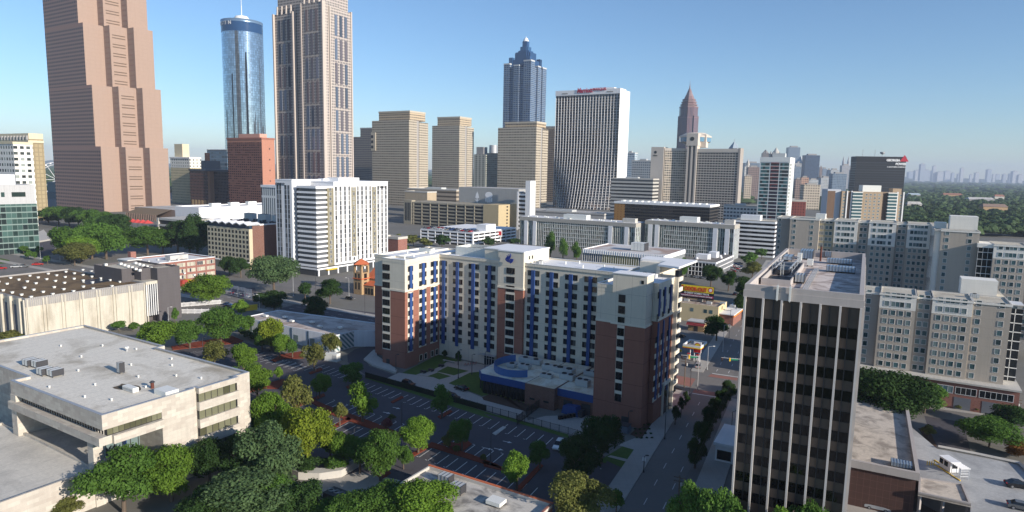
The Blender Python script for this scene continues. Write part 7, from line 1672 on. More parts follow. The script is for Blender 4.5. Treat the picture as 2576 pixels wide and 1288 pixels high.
def crown_mesh(kind, var, hue):
    key = (kind, var, hue)
    if key in CROWNS: return CROWNS[key]
    if (kind, var) not in CROWNS:
        sp_ = {'big': (17000, .037, .95, .64, 24), 'mid': (9000, .048, 1.0, .62, 16), 'small': (2600, .075, 1.0, .52, 7), 'thin': (3000, .058, 1.15, .66, 9), 'tall': (8000, .046, 1.55, .5, 12), 'far': (650, .15, .95, .58, 8)}[kind]
        CROWNS[(kind, var)] = crown_data(100+var*7+len(kind)*31, sp_[0], sp_[1], sp_[2], sp_[3], sp_[4])
    V = CROWNS[(kind, var)]; me = bpy.data.meshes.new('crown'); n = len(V)//4
    me.from_pydata(V.tolist(), [], np.arange(n*4).reshape(-1, 4).tolist()); me.materials.append(LEAF[hue]); CROWNS[key] = me; return me
TRUNKS = []
for sd in range(4):
    r_ = random.Random(sd+40); b = MB(); b.tube((0,0,0),(.02,.01,.55),.05,.034,8); b.tube((.02,.01,.55),(0,.02,1.0),.034,.012,7)
    for i in range(6):
        a = i*1.1+r_.random(); z = .42+.07*i; b.tube((.015,.01,z),(.26*math.cos(a),.26*math.sin(a),z+.26),.02,.006,5)
    TRUNKS.append(b.mesh('trunk', M['bark']))
NT = [0]
def tree(px, by, ty, rpx, hue, lab, kind='mid', group=None, flat=1.0, z0=0.0, cat='tree', xy=None):
    x, y = xy or P(px, by, z0); d = math.hypot(x, y); i = NT[0]; NT[0] += 1
    h = height_at(px, ty, (x, y))-z0; r_ = rpx/FPX*math.hypot(d, CAMH*.6); h = max(h, r_*1.15)
    t = thing('tree' if cat == 'tree' else 'shrub', lab, cat, x, y, (i*2.4) % 6.28, z0, group)
    ch = min(h*.48, r_*1.9); ch = max(ch, h*.36)
    o = bpy.data.objects.new('trunk', TRUNKS[i % 4]); LINK(o); o.parent = t; o.scale = (h*.62 if cat == 'tree' else h*.4, h*.62 if cat == 'tree' else h*.4, h*.85)
    o = bpy.data.objects.new('crown', crown_mesh(kind, i % 3, hue)); LINK(o); o.parent = t; o.location = (0, 0, h-ch); o.scale = (r_*1.08, r_*1.08, ch)
    return t
G1 = 'small trees dotted round the car park'
T_ = [
 (312,1292,1118,80,'green','large bright green tree covering the foot of the stone building portico','big'),(432,1262,1112,58,'bright','bright green tree leaning against the right face of the stone building','big'),
 (528,1225,1092,52,'dark','dark round tree at the corner of the banded stone wing','big'),(600,1245,1150,55,'dark','dark tree in the shade between stone wing and grey green tree','mid'),(672,1240,1058,80,'grey','large grey green tree below the yellow green tree','big'),
 (772,1180,1006,66,'yellow','big yellow green tree, the brightest in the picture','big'),(690,1130,972,48,'bright','light green tree just left of the big yellow green tree','big'),(622,1310,1182,105,'grey','wide grey green tree with pale seed heads at the bottom edge left of centre','big'),
 (760,1310,1205,55,'dark','dark leafy tree at the bottom edge beside the service yard','mid'),(648,1000,906,36,'bright','yellowish green tree on the lot just right of the stone building roof corner','mid'),(740,1060,940,44,'olive','thin half bare olive tree behind the yellow green tree','thin'),
 (804,1000,938,28,'bright','small round light green tree on the mulch strip near the lot centre','mid'),(912,1062,955,42,'bright','lopsided light green tree beside the lot middle aisle','thin'),(886,970,905,32,'green','mid green tree by the curve of the dark drive','mid'),(855,1072,1008,22,'olive','slim small tree standing on the crossing mulch strips','small'),
 (976,1084,1048,20,'pink','small pink flowering crape myrtle on the long mulch strip','small'),(958,1210,1072,52,'green','full round green tree beside the bare asphalt exit','big'),(868,1180,1085,42,'bright','light green tree behind the full round green tree','mid'),(905,1190,1095,36,'green','mid green tree between the light tree and the full round tree','mid'),(1052,1140,1042,44,'bright','neat bright green tree at the tip of the mulch bed by the stalls','big'),
 (1162,1135,1048,32,'green','dim green tree on the mulch bed right of the neat bright tree','mid'),(1128,1128,1080,22,'olive','small pale tree beside the dim green tree','thin'),(1112,1052,968,32,'green','loose tree leaning over the black fence by the parked cars','thin'),(1300,1232,1128,40,'bright','light green tree on the narrow mulch island lower centre','mid'),(1358,1180,1105,30,'green','shaded tree behind the light green island tree','mid'),
 (1452,1225,1085,52,'dark','dark tree right of the white parked car','big'),(1512,1165,1030,50,'dark','tall dark tree against the brick wing of the residence','big'),(1452,1322,1178,78,'olive','mottled light tree at the bottom edge left of the street','big'),(1550,1290,1225,26,'green','small tree by the street pavement at the bottom edge','small'),
 (948,1335,1212,80,'green','broad tree at the bottom edge, left of the flat brick roof','big'),(1060,1340,1196,85,'bright','broad tree at the bottom edge covering the flat roof left end','big'),(872,1345,1240,60,'green','broad tree at the bottom edge left of the two roof trees','big'),(515,1330,1225,62,'dark','dark tree at the bottom edge right of the bright pair','big'),(600,1170,1085,40,'dark','dark tree right of the banded stone wing windows','mid'),(645,1100,1020,34,'green','green tree half hidden behind the light green pair','mid'),(1015,1180,1120,26,'green','mid green tree behind the round tree on the exit','mid'),(618,1085,1000,36,'bright','light green tree against the right end of the banded stone wing','mid'),(720,1125,1035,34,'green','green tree filling the gap left of the big yellow green tree','mid'),(832,1160,1075,32,'bright','light tree on the slope right of the big yellow green tree','mid'),(565,1310,1215,44,'green','mid green tree at the bottom edge between the dark trees','mid'),(690,1300,1195,55,'green','mid green tree behind the seed headed tree at the bottom edge','big'),(820,1330,1250,40,'green','green tree at the bottom edge in front of the service yard','mid'),(582,1000,920,30,'green','green tree just behind the banded stone wing corner','mid'),(660,880,815,24,'green','small green tree left of the yellow tinged tree','mid'),(628,840,790,22,'green','small green tree at the left end of the low white building','mid'),
 (160,1310,1248,42,'olive','small reddish olive tree at the lower left annex wall','mid'),(4,1140,1095,26,'green','round clipped bush at the left frame edge','small'),
 (405,882,800,44,'bright','light green tree left of the lot entrance trees','mid'),(478,876,800,36,'green','narrow green tree between the light tree and the round green tree','mid'),(556,862,768,50,'green','round full green tree at the upper left of the car park','big'),(540,928,862,42,'olive','loose olive tree in the upper lot beside the lamp','thin'),(614,935,858,34,'bright','light tree in the upper lot near the red kerb','mid'),
 (682,882,790,34,'yellow','yellow tinged tree in front of the low white building','mid'),(704,900,836,26,'bright','light green small tree below the yellow tinged tree','mid'),(736,900,848,20,'green','little green tree beside the low white wall','small'),(790,935,862,33,'olive','olive tree near the white generator','thin'),(832,895,835,26,'olive','olive tree before the striped end of the low white building','mid'),(703,958,918,16,'bright','tiny young tree among the upper stalls','small'),
 (526,766,685,50,'bright','isolated bright green tree behind the concrete hall annex','big'),(690,742,632,56,'grey','big spreading tree at the foot of the white apartment tower','big'),(607,800,748,23,'bright','small tree beside the yellow wall of the side lot','small'),(690,785,725,32,'dark','dark paired tree at the street corner below the big spreading tree','mid'),(768,762,706,23,'dark','small dark street tree near the street corner lamps','small'),(830,765,698,34,'dark','dark street tree left of the church tower','mid'),(792,808,738,34,'dark','dark shaded tree behind the low white building','mid'),
 (578,692,640,24,'dark','dark street tree at the left foot of the zigzag hotel','mid'),(606,698,645,27,'dark','dark street tree at the right foot of the zigzag hotel','mid'),(660,768,735,26,'dark','low dark tree beside the side lot fence','small'),
 (148,566,514,30,'green','leftmost tall tree of the row by the granite tower','mid'),(198,572,516,30,'dark','second tree of the row by the granite tower','mid'),(240,582,520,32,'green','third tree of the row by the granite tower','mid'),(290,608,532,34,'dark','rightmost tall tree at the granite tower corner','mid'),(172,656,562,40,'green','front left tree of the clump before the granite tower','mid'),(232,652,556,46,'green','large front tree of the clump before the granite tower','big'),(188,668,606,39,'olive','low olive tree under the clump before the granite tower','mid'),(268,652,552,42,'green','front right tree of the clump before the granite tower','mid'),
 (122,562,520,26,'dark','small tree at the far left end of the granite tower row','mid'),(175,572,520,28,'green','tree filling the gap between the first two row trees','mid'),(218,578,522,28,'dark','dark tree between the second and third row trees','mid'),(264,592,526,30,'green','tree between the third row tree and the granite tower corner','mid'),(205,662,590,34,'bright','lighter tree low in the middle of the clump before the granite tower','mid'),(410,640,575,34,'green','tree joining the wide tree and the dark tree below the umbrellas','mid'),(478,645,556,30,'dark','dark tree pressed against the tall dark tree','tall'),
 (372,642,560,50,'green','wide tree in front of the red umbrellas','big'),(448,640,548,38,'dark','dark tree left of the tall cypress shaped tree','mid'),(497,638,548,46,'dark','tall dark tree just left of the zigzag hotel','tall'),(180,662,640,37,'olive','spreading pale tree above the hill road','small'),
 (1040,620,588,22,'olive','olive tree in front of the white parking garage left end','far'),(1112,622,586,21,'dark','dark tree in front of the white parking garage','far'),(1002,625,585,14,'olive','thin tree right of the white apartment tower','far'),(1014,640,610,22,'green','low green tree beside the small red brick building','far'),(1230,620,594,22,'dark','dark tree before the white garage right end','far'),(1292,618,598,18,'dark','small dark tree between garage and office slab','far'),(1068,622,600,22,'olive','olive shrub tree before the white garage','far'),
 (1384,650,588,18,'green','left tall tree of three before the office slab','tall'),(1416,655,606,16,'green','middle tree of three before the office slab','tall'),(1450,655,612,16,'green','right tree of three before the office slab','tall'),(1716,700,642,17,'green','tree peeping out behind the canopy roof of the residence','mid'),
 (1788,722,662,26,'dark','dark tree in front of the low office with white vents','mid'),(1832,732,676,20,'dark','small dark tree right of the low office','mid'),(1884,668,630,22,'green','green tree at the far end of the street row','far'),(1916,652,622,16,'green','small green tree near the striped office','far'),(1892,700,655,26,'olive','olive tree left of the dark tower roof','mid'),(1870,745,690,26,'dark','dark tree beside the street left of the dark tower','mid'),(1868,800,728,24,'dark','dark street tree left of the dark tower top corner','mid'),(1802,858,790,32,'dark','round dark tree by the petrol station','mid'),
 (1748,1178,1092,24,'dark','nearest dark street tree on the right pavement','mid'),(1768,1128,1052,24,'dark','second dark street tree on the right pavement','mid'),(1786,1080,1018,23,'dark','third dark street tree on the right pavement','mid'),(1802,1050,994,20,'dark','fourth dark street tree on the right pavement','mid'),(1816,1024,974,20,'dark','fifth dark street tree on the right pavement','mid'),(1832,1004,952,20,'dark','farthest dark street tree on the right pavement','mid'),
 (1698,1068,1018,14,'dark','nearest small street tree beside the residence','thin'),(1713,1042,1000,11,'dark','middle small street tree beside the residence','thin'),(1726,1018,982,10,'dark','farthest small street tree beside the residence','thin'),
 (1732,1420,1200,56,'green','light topped tree at the bottom edge left of the dark tower','big'),(1806,1480,1212,66,'green','light topped tree at the bottom edge before the dark tower','big'),(2008,1520,1238,62,'green','tree at the bottom edge before the dark tower right half','big'),(1945,1540,1255,46,'bright','small bright tree at the bottom edge before the dark tower middle','mid'),
 (2235,1085,918,88,'dark','huge dark spreading tree before the near apartment wing','big'),(2325,1040,960,48,'green','lighter green tree right of the huge dark tree','mid'),(2165,1000,925,40,'green','green tree between the dark tower and the huge dark tree','mid'),(2488,1125,1045,58,'green','large green tree at the right edge above the parking deck','big'),(2545,1085,1030,46,'dark','dark tree behind the large right edge tree','mid'),(2562,1150,1108,30,'rust','rust tinted bush at the right frame edge','mid'),
]
for row in T_: tree(*row[:6], row[6])
for px, by, ty, rp, hue, lab in ((300,835,805,22,'green','wide low tree before the right end of the concrete hall'),(335,835,808,16,'green','low tree beside the wide low tree at the concrete hall'),(85,862,840,26,'olive','olive hedge at the foot of the concrete hall'),(30,870,850,30,'olive','low hedge at the left frame edge below the concrete hall'),(440,815,770,12,'green','dark climbing shrub at the dark annex corner'),
    (2335,1100,1065,16,'olive','shrub on the planting bed of the deck ramp'),(2455,1035,1022,9,'olive','round shrub right of the garage doors'),(2412,1030,1018,9,'olive','round shrub between the garage doors'),(985,1058,1040,12,'olive','low shrub left of the pink crape myrtle'),(1215,1165,1140,12,'olive','pale shrub on the lower mulch strip'),(1150,1140,1118,14,'olive','shrub at the end of the lower mulch bed'),(770,1190,1145,40,'dark','dark hedge under the big yellow green tree'),(840,1190,1150,40,'green','green hedge above the retaining wall'),
    (1120,902,878,11,'dark','young courtyard tree left of the entrance'),(1152,918,880,10,'dark','young courtyard tree near the entrance path'),(1650,1010,985,10,'dark','shrub at the brick foot of the residence')):
    tree(px, by, ty, rp, hue, lab, 'small', None, 1.0, 0.0, 'shrub')
# young trees and hedges on the left slope and round the low white building
for i, (px, by) in enumerate([(15,630),(35,628),(60,640),(48,615),(72,650),(88,655),(120,665),(98,640)]):
    tree(px, by, by-24, 9, 'green', 'young small tree on the dry grass slope at left', 'far', 'young trees on the grass slope')
for i in range(9):
    q = gJ(10+26*i, 265+9*i); tree(q[0], q[1]+14, q[1]-8, 13, 'dark', 'dark hedge shrub along the long low white wall', 'far', 'hedge shrubs along the low white building', cat='shrub')
for i in range(16):
    q = (gK(850+(i % 4)*28+(i//4)*6, 800+(i//4)*24)); tree(q[0], q[1], q[1]-5, 4, 'dark', 'little dark shrub in the planting bed at the brick corner', 'far', 'bed shrubs at the residence corner', cat='shrub')
for i in range(12):
    q = gK(20+26*i, 615+7.5*i); tree(q[0], q[1], q[1]-5, 4, 'olive', 'little shrub in the bed before the brick pavilion', 'far', 'bed shrubs before the pavilion', cat='shrub')
# ------------------------------------------------------------------ cars, lamps and small things
CARP = {}
def car_paint(nm, c): return plain('car paint '+nm, c, .25, .2, .02, .6)
M['tyre'] = plain('tyre', (.02,.02,.02), .8); M['rim'] = plain('rim', (.4,.4,.42), .3, .8); M['carglass'] = glass('car glass', (.012,.016,.02), .04, .6, None, .2)
PROF = {'car': ([(-2.25,.35),(-2.3,.75),(-2.1,.95),(-1.35,1.0),(1.0,.98),(2.05,.85),(2.3,.65),(2.28,.35)], [(-1.75,.98),(-1.15,1.42),(.15,1.45),(1.05,.97)]),
        'suv': ([(-2.25,.4),(-2.35,.85),(-2.3,1.08),(-1.3,1.1),(1.1,1.08),(2.1,.98),(2.3,.75),(2.28,.4)], [(-2.25,1.08),(-2.0,1.72),(.25,1.74),(1.15,1.07)])}
def side_loft(b, prof, w_, inset, m=0):
    n = len(prof); vs = [(x,-w_,z) for x,z in prof]+[(x,w_,z) for x,z in prof]
    b.add(vs, [(i,(i+1) % n,n+(i+1) % n,n+i) for i in range(n)]+[tuple(range(n))[::-1], tuple(range(n, 2*n))], m)
def car_proto(kind, nm, col):
    key = (kind, nm)
    if key in CARP: return CARP[key]
    lo, up = PROF[kind]; b = MB(); side_loft(b, lo, .9, 0); body = b
    vs = []; n = len(up); b = MB()
    vs = [(x,-.86 if i in (0, n-1) else -.68,z) for i,(x,z) in enumerate(up)]+[(x,.86 if i in (0, n-1) else .68,z) for i,(x,z) in enumerate(up)]
    b.add(vs, [(i,i+1,n+i+1,n+i) for i in range(n-1)]+[tuple(range(n))[::-1], tuple(range(n, 2*n))]); cab = b.mesh('window', M['carglass'])
    rf = MB(); x0, x1, z = up[1][0], up[2][0], up[2][1]; rf.box(x0+.05, x1-.05, -.66, .66, z-.03, z+.03); roof = rf.mesh('roof', car_paint(nm, col))
    wh = MB(); k = 12
    vs = [(.33*math.cos(2*math.pi*i/k), y, .33*math.sin(2*math.pi*i/k)) for y in (-.11, .11) for i in range(k)]
    wh.add(vs, [(i,(i+1) % k,k+(i+1) % k,k+i) for i in range(k)]+[tuple(range(k)), tuple(range(k,2*k))[::-1]]); ri = MB(); 
    for y in (-.12, .12): ri.add([(.2*math.cos(2*math.pi*i/k), y, .2*math.sin(2*math.pi*i/k)) for i in range(k)], [tuple(range(k))])
    hl = MB().box(2.2, 2.32, -.25, .25, .62, .78, 0, True).mesh('headlight', M['whiteframe']); tl = MB().box(-2.36, -2.24, -.2, .2, .75, .92, 0, True).mesh('tail_light', M['redpaint'])
    CARP[key] = (body.mesh('body', car_paint(nm, col)), cab, roof, wh.mesh('wheel', M['tyre']), ri.mesh('rim', M['rim']), hl, tl); return CARP[key]
COLS = {'black': (.012,.012,.014), 'white': (.65,.65,.64), 'silver': (.36,.37,.38), 'grey': (.12,.125,.13), 'red': (.35,.02,.015), 'blue': (.03,.07,.20), 'tan': (.33,.29,.22)}
def car(x, y, rz, kind, col, lab, z=0.02, group=None, lite=False, s=1.0, nm='parked_car'):
    me = car_proto(kind, col, COLS[col]); t = thing(nm, lab, 'car', x, y, rz, z, group); t.scale = (s, s, s)
    def ad(n_, m_, p=(0,0,0), par=None):
        o = bpy.data.objects.new(n_, m_); LINK(o); o.parent = par or t; o.location = p; return o
    ad('body', me[0]); ad('window', me[1]); ad('roof', me[2])
    for px_ in (-1.4, 1.42):
        for py_ in (-.82, .82):
            q = ad('wheel', me[3], (px_, py_, .33))
            if not lite: ad('rim', me[4], (0,0,0), q)
    if not lite:
        for py_ in (-.6, .6): ad('headlight', me[5], (0, py_, 0)); ad('tail_light', me[6], (0, py_, 0))
    return t
az = lambda a, b_: math.atan2(b_[1]-a[1], b_[0]-a[0])
dr = az(P(*gJ(800,542)), P(*gJ(1440,735)))
for (q, k_, c_, a_, lb) in ((gJ(945,575),'suv','black',dr,'black sport utility car parked on the concrete drive, left one'),(gJ(1243,597),'car','black',dr+math.pi,'black saloon car in front of the pavilion lawn'),(gJ(1195,650),'suv','black',dr,'dark car half hidden by the leaning tree at the fence'),
    (gK(425,925),'suv','white',math.atan2(sv.y, sv.x)+.1,'white car parked at the end of the stall row by the dark tree'),(gF(1140,1082),'suv','black',R(-25),'black car driving on the street below the church'),(gK(1425,60),'suv','black',R(60),'dark car parked by the shop building near the street trees'),
    (gK(1110,300),'car','black',R(20),'black car in the yard behind the residence'),(gK(1215,470),'suv','silver',R(70),'silver car at the fuel pumps under the station sign'),(gM(690,1275),'car','silver',R(-28),'silver saloon parked at the bottom edge beside the brown block'),):
    x, y = P(*q); car(x, y, a_, k_, c_, lb)
x, y = P(*gZ(1950,1010), 4.95); car(x, y, R(-15), 'car', 'black', 'black car parked on the deck near the right frame edge', 4.97); x, y = P(*gZ(1990,1260), 4.95); car(x, y, R(-30), 'car', 'grey', 'dark car entering the frame on the deck at the lower right corner', 4.97)
x, y = P(*gZ(940,1560), 0)
r5 = random.Random(9); names = list(COLS)
hill = [(gE(285,1090),'red','red car on the hill road, right of three'),(gE(180,1105),'grey','dark grey car on the hill road, middle of three'),(gE(125,1108),'silver','silver car on the hill road beside the dark one'),(gE(8,1120),'red','red car cut by the left edge on the hill road')]
for q, c_, lb in hill: x, y = P(*q); car(x, y, R(30), 'car', c_, lb, .03, None, True, 1.3)
W_, D_ = GDECK
for i in range(26):                                                 # cars on the white garage roof
    lx, ly = -W_+3+(i % 13)*(W_-6)/12.5, (3.5 if i < 13 else 12.5); p = GF.w(lx, ly)
    car(p[0], p[1], GF.az+math.pi/2, 'car', names[r5.randrange(7)], 'small car parked on the open top deck of the white parking garage', 11.65, 'cars on the white garage roof', True, 1.15)
side = [(270,1035,'red'),(300,1040,'white'),(330,1048,'silver'),(360,1055,'red'),(390,1062,'white'),(420,1070,'black'),(440,1050,'grey')]
for i, (a, b_, c_) in enumerate(side): x, y = P(*gF(a, b_)); car(x, y, R(60), 'car', c_, 'car parked in the row behind the blue screen frames of the side lot', .03, 'cars in the side lot', True)
for i, (a, b_, c_) in enumerate([(215,1125,'blue'),(228,1142,'black')]): x, y = P(*gF(a, b_)); car(x, y, R(-25), 'car', c_, ('dark blue' if i == 0 else 'black')+' car below the side lot by the small tree', .03, None, True)
x, y = P(*gI(1000,35)); car(x, y, R(-20), 'car', 'white', 'white car parked beside the red container behind the concrete hall', .03, None, True); x, y = P(*gI(1075,45)); car(x, y, R(-20), 'car', 'black', 'black car right of the white car behind the concrete hall', .03, None, True)
for i in range(16):                                                 # street car park by the low office
    q = gH(1225+(i % 4)*22-(i//4)*4, 545+(i//4)*19); x, y = P(*q); car(x, y, R(-25), 'car', ['white','blue','silver','grey','red','white'][i % 6] if i != 13 else 'red', 'small car in the car park beside the low office with white vents', .03, 'cars beside the low office', True)
for i in range(7): 
    q = gH(900+22*i, 640+3*i); x, y = P(*q); car(x, y, R(-31), 'car', ['silver','white','grey'][i % 3], 'small car in the row before the low office', .03, 'cars before the low office', True)
for i in range(9):
    p = S1.w(260+24*i, -9.8 if i % 2 else -2.0); car(p[0], p[1], S1.az, 'car', names[r5.randrange(7)], 'small car far along the street left of the dark tower', .03, 'cars far along the street', True)
# lamp posts
M['lampw'] = plain('lamp grey', (.42,.43,.43), .5, .3)
def lamp(px, by, ty, lab, arm=1.6, mt='lampw', az_=0.0, heads=1, group=None):
    x, y = P(px, by); h = height_at(px, ty, (x, y)); t = thing('street_lamp', lab, 'street lamp', x, y, az_, 0, group)
    MB().tube((0,0,0),(0,0,h),.11,.07,8).tube((0,0,0),(0,0,.5),.2,.2,8).build('pole', M[mt], t)
    for s_ in ((1,) if heads == 1 else (1, -1)):
        MB().tube((0,0,h),(s_*arm,0,h+.25),.055,.045,6).build('arm', M[mt], t); MB().box(s_*arm-.15, s_*arm+.55, -.16, .16, h+.17, h+.33, 0, True).build('lamp_head', M['unitw' if mt == 'lampw' else mt], t)
for px, by, ty, lb, am, mt in ((gI(955,230)[0],gI(955,230)[1],gI(955,130)[1],'pale street lamp at the concrete hall annex corner',1.2,'lampw'),(102,652,620,'pale tall lamp on the hill road, left one',1.5,'lampw'),(151,656,618,'pale tall lamp with curved arm on the hill road, right one',1.6,'lampw'),
    (738,745,688,'pale street lamp at the corner below the white tower, left of two',1.6,'lampw'),(794,740,685,'dark signal mast lamp right of the corner trees',1.2,'darkmetal'),(878,744,700,'pale street lamp left of the church tower',-1.6,'lampw'),(653,780,742,'pale lamp beside the side lot',-1.2,'lampw'),(918,790,722,'thin black lamp before the low white building',.5,'darkmetal'),
    (796,1008,925,'black lot lamp on the long mulch strip upper part',.7,'darkmetal'),(1011,1095,1012,'black lot lamp on the long mulch strip lower part',.7,'darkmetal'),(1234,1170,1080,'black lot lamp near the lower mulch strip',.7,'darkmetal'),(892,1165,1078,'black lot lamp behind the full round tree',.7,'darkmetal'),(510,880,850,'black lot lamp in the upper car park',.7,'darkmetal'),
    (996,935,893,'black path lamp at the brick wing corner',.5,'darkmetal'),(1153,952,882,'black path lamp on the courtyard lawn',.5,'darkmetal'),(1187,942,893,'black path lamp by the courtyard path',.5,'darkmetal'),(1220,930,886,'black path lamp at the entrance',.5,'darkmetal'),(1349,1015,977,'black lamp at the brick pavilion corner',.5,'darkmetal'),(1580,1075,1036,'black lamp at the dark door of the brick wing',.5,'darkmetal'),
    (1672,1105,1022,'black street lamp on the pavement beside the residence',.7,'darkmetal'),(1735,995,925,'black street lamp near the crossing',.7,'darkmetal'),(1619,1188,1148,'black lamp with white sign on the near pavement',.4,'darkmetal'),(1834,850,778,'dark tall street lamp left of the dark tower',1.8,'darkmetal'),(1818,885,818,'grey street lamp near the petrol station tree',1.6,'lampw'),(1779,930,872,'grey street lamp right of the petrol sign',1.6,'lampw'),(1838,1115,1035,'dark street lamp between the right pavement trees',.8,'darkmetal')):
    lamp(px, by, ty, lb, am, mt)
x, y = P(*gK(900,1062)); t = thing('street_sign', 'white square sign on the lamp at the near pavement', 'sign', x+.2, y-.1, R(-31)); MB().box(-.4,.4,-.03,.03,2.6,3.4,0,True).build('panel', M['white'], t); MB().tube((0,.05,0),(0,.05,3.4),.04).build('post', M['metal'], t)
# signals at the crossing
for (px, by, ty, arm, lb) in ((gK(1210,600)[0],gK(1210,600)[1],gK(1210,400)[1],-5.5,'traffic signal pole at the near corner of the crossing'),(gK(1445,560)[0],gK(1445,560)[1],gK(1445,415)[1],-6.0,'traffic signal mast with green street sign at the right of the crossing')):
    x, y = P(px, by); h = height_at(px, ty, (x, y)); t = thing('traffic_signal', lb, 'traffic light', x, y, 0); MB().tube((0,0,0),(0,0,h),.13,.1).build('pole', M['lampw'], t); MB().tube((0,0,h-.4),(arm,0,h),.08,.05).build('arm', M['lampw'], t)
    for k in (.55, .95):
        q = MB().box(-.2,.2,-.18,.18,-1.0,0.05,0,True).build('signal_head', M['yellow'] if k < .6 else M['black'], t, (arm*k,0,h-.1)); MB().cyl(0,0,0,.05,.12,.12,8).build('red_lens', M['redpaint'], q, (0,-.2,-.25))
    MB().box(arm*.3-1.1, arm*.3+1.1, -.04, .04, h-.8, h-.3, 0, True).build('street_sign', plain('sign green', (.01,.17,.09), .5), t)
x, y = P(*gE(960,885), 9); t = thing('street_sign', 'green street name sign hanging beside the trees below the red umbrellas', 'sign', x, y, R(-31)); MB().box(-2.6,2.6,-.08,.08,8,9.6,0,True).build('panel', MATS['sign green'], t); MB().tube((2.8,0,0),(2.8,0,9.8),.15).build('post', M['metal'], t)
# wooden utility poles, right street
for (px, by, ty, lb) in ((gK(1105,1195)[0],gK(1105,1195)[1],gK(1105,1080)[1],'timber utility pole with crossarms at the bottom of the street'),(gM(1352,800)[0],gM(1352,800)[1],gM(1352,745)[1],'timber utility pole at the brick base of the apartments'),(1721,975,900,'slim leaning timber pole at the crossing')):
    x, y = P(px, by); h = height_at(px, ty, (x, y)); t = thing('utility_pole', lb, 'utility pole', x, y, R(-28)); wd = plain('timber', (.13,.095,.065), .9)
    MB().tube((0,0,0),(0,0,h),.16,.11,8).build('pole', wd, t)
    for k in (h-.5, h-1.3): MB().box(-1.2,1.2,-.07,.07,k-.07,k+.07,0,True).build('crossarm', wd, t)
    MB().cyl(.45,0,h-2.4,h-1.5,.25,.25,10).build('transformer', M['unit'], t)
# generator, bins, bikes, tables, container
x, y = P(*gJ(514,432)); t = thing('generator', 'white box generator on its plinth beside the olive trees', 'generator', x, y, R(-20)); MB().box(-2.4,2.4,-1.1,1.1,.3,2.7).build('casing', M['unitw'], t); MB().box(-2.6,2.6,-1.3,1.3,0,.3).build('plinth', M['conc'], t); MB().box(.6,2.2,-1.14,-1.08,.6,2.3).build('louvre', M['unit'], t); MB().cyl(-1.5,0,2.7,3.2,.15,.15,8).build('exhaust', M['darkmetal'], t)
x, y = P(*gK(505,735)); t = thing('compactor', 'dark blue waste compactor outside the loading doors', 'waste compactor', x, y, R(-40)); MB().add([(-3,-1.2,0),(2.4,-1.2,0),(2.4,1.2,0),(-3,1.2,0),(-2.4,-1.2,2.2),(1.6,-1.2,2.6),(1.6,1.2,2.6),(-2.4,1.2,2.2)], [(0,1,5,4),(1,2,6,5),(2,3,7,6),(3,0,4,7),(4,5,6,7)]).build('body', M['blue'], t); MB().box(2.4,3.4,-1,1,.2,1.9).build('ram_housing', M['darkmetal'], t)
for i in range(7):
    q = gK(430+17*i, 765-3*i); x, y = P(*q); t = thing('wheeled_bin', 'black wheeled bin lined up before the blue waste compactor', 'bin', x, y, R(-31+5*(i % 3)), 0, 'black bins by the compactor'); MB().add([(-.3,-.35,.1),(.3,-.35,.1),(.3,.35,.1),(-.3,.35,.1),(-.36,-.42,1.05),(.36,-.42,1.05),(.36,.42,1.05),(-.36,.42,1.05)], [(0,1,5,4),(1,2,6,5),(2,3,7,6),(3,0,4,7),(4,5,6,7)]).build('bin_body', M['black'], t); MB().box(-.38,.38,-.44,.44,1.05,1.12).build('lid', M['darkmetal'], t)
    MB().tube((-.3,.4,.12),(.3,.4,.12),.12,.12,8).build('wheel', M['tyre'], t)
x, y = P(*gK(770,830)); t = thing('waste_container', 'grey ribbed waste container at the foot of the brick wing', 'waste container', x, y, R(-31)); b = MB().box(-2.6,2.6,-1.2,1.2,.2,2.0)
for i in range(7): b.box(-2.5+.8*i, -2.4+.8*i, -1.3, -1.2, .2, 2.0)
b.build('body', plain('blue grey bin', (.10,.13,.17), .6), t); MB().box(-2.7,2.7,-1.3,1.3,2.0,2.15).build('lid', M['darkmetal'], t)
for i, q in enumerate((gJ(1028,500), gJ(1072,490), gJ(1130,465))):
    x, y = P(*q); t = thing('picnic_table', ('dark picnic table on the lawn, nearest the brick wing','dark picnic table in the middle of the lawn row','dark picnic table nearest the courtyard path')[i], 'picnic table', x, y, R(-31)); MB().box(-.9,.9,-.4,.4,.7,.78,0,True).build('table_top', M['darkmetal'], t)
    for s_ in (-.75, .75): MB().box(-.9,.9,s_-.14,s_+.14,.42,.48,0,True).build('bench', M['darkmetal'], t)
    for s_ in (-.6, .6): MB().box(s_-.05,s_+.05,-.7,.7,0,.7).build('leg', M['darkmetal'], t)
x, y = P(*gJ(1172,440)); t = thing('bench', 'long pale stone bench by the young courtyard trees', 'bench', x, y, R(-31)); MB().box(-2.4,2.4,-.3,.3,.4,.55,0,True).build('seat', M['conc'], t); MB().box(-2.2,-1.8,-.25,.25,0,.4).build('leg', M['conc'], t); MB().box(1.8,2.2,-.25,.25,0,.4).build('leg', M['conc'], t)
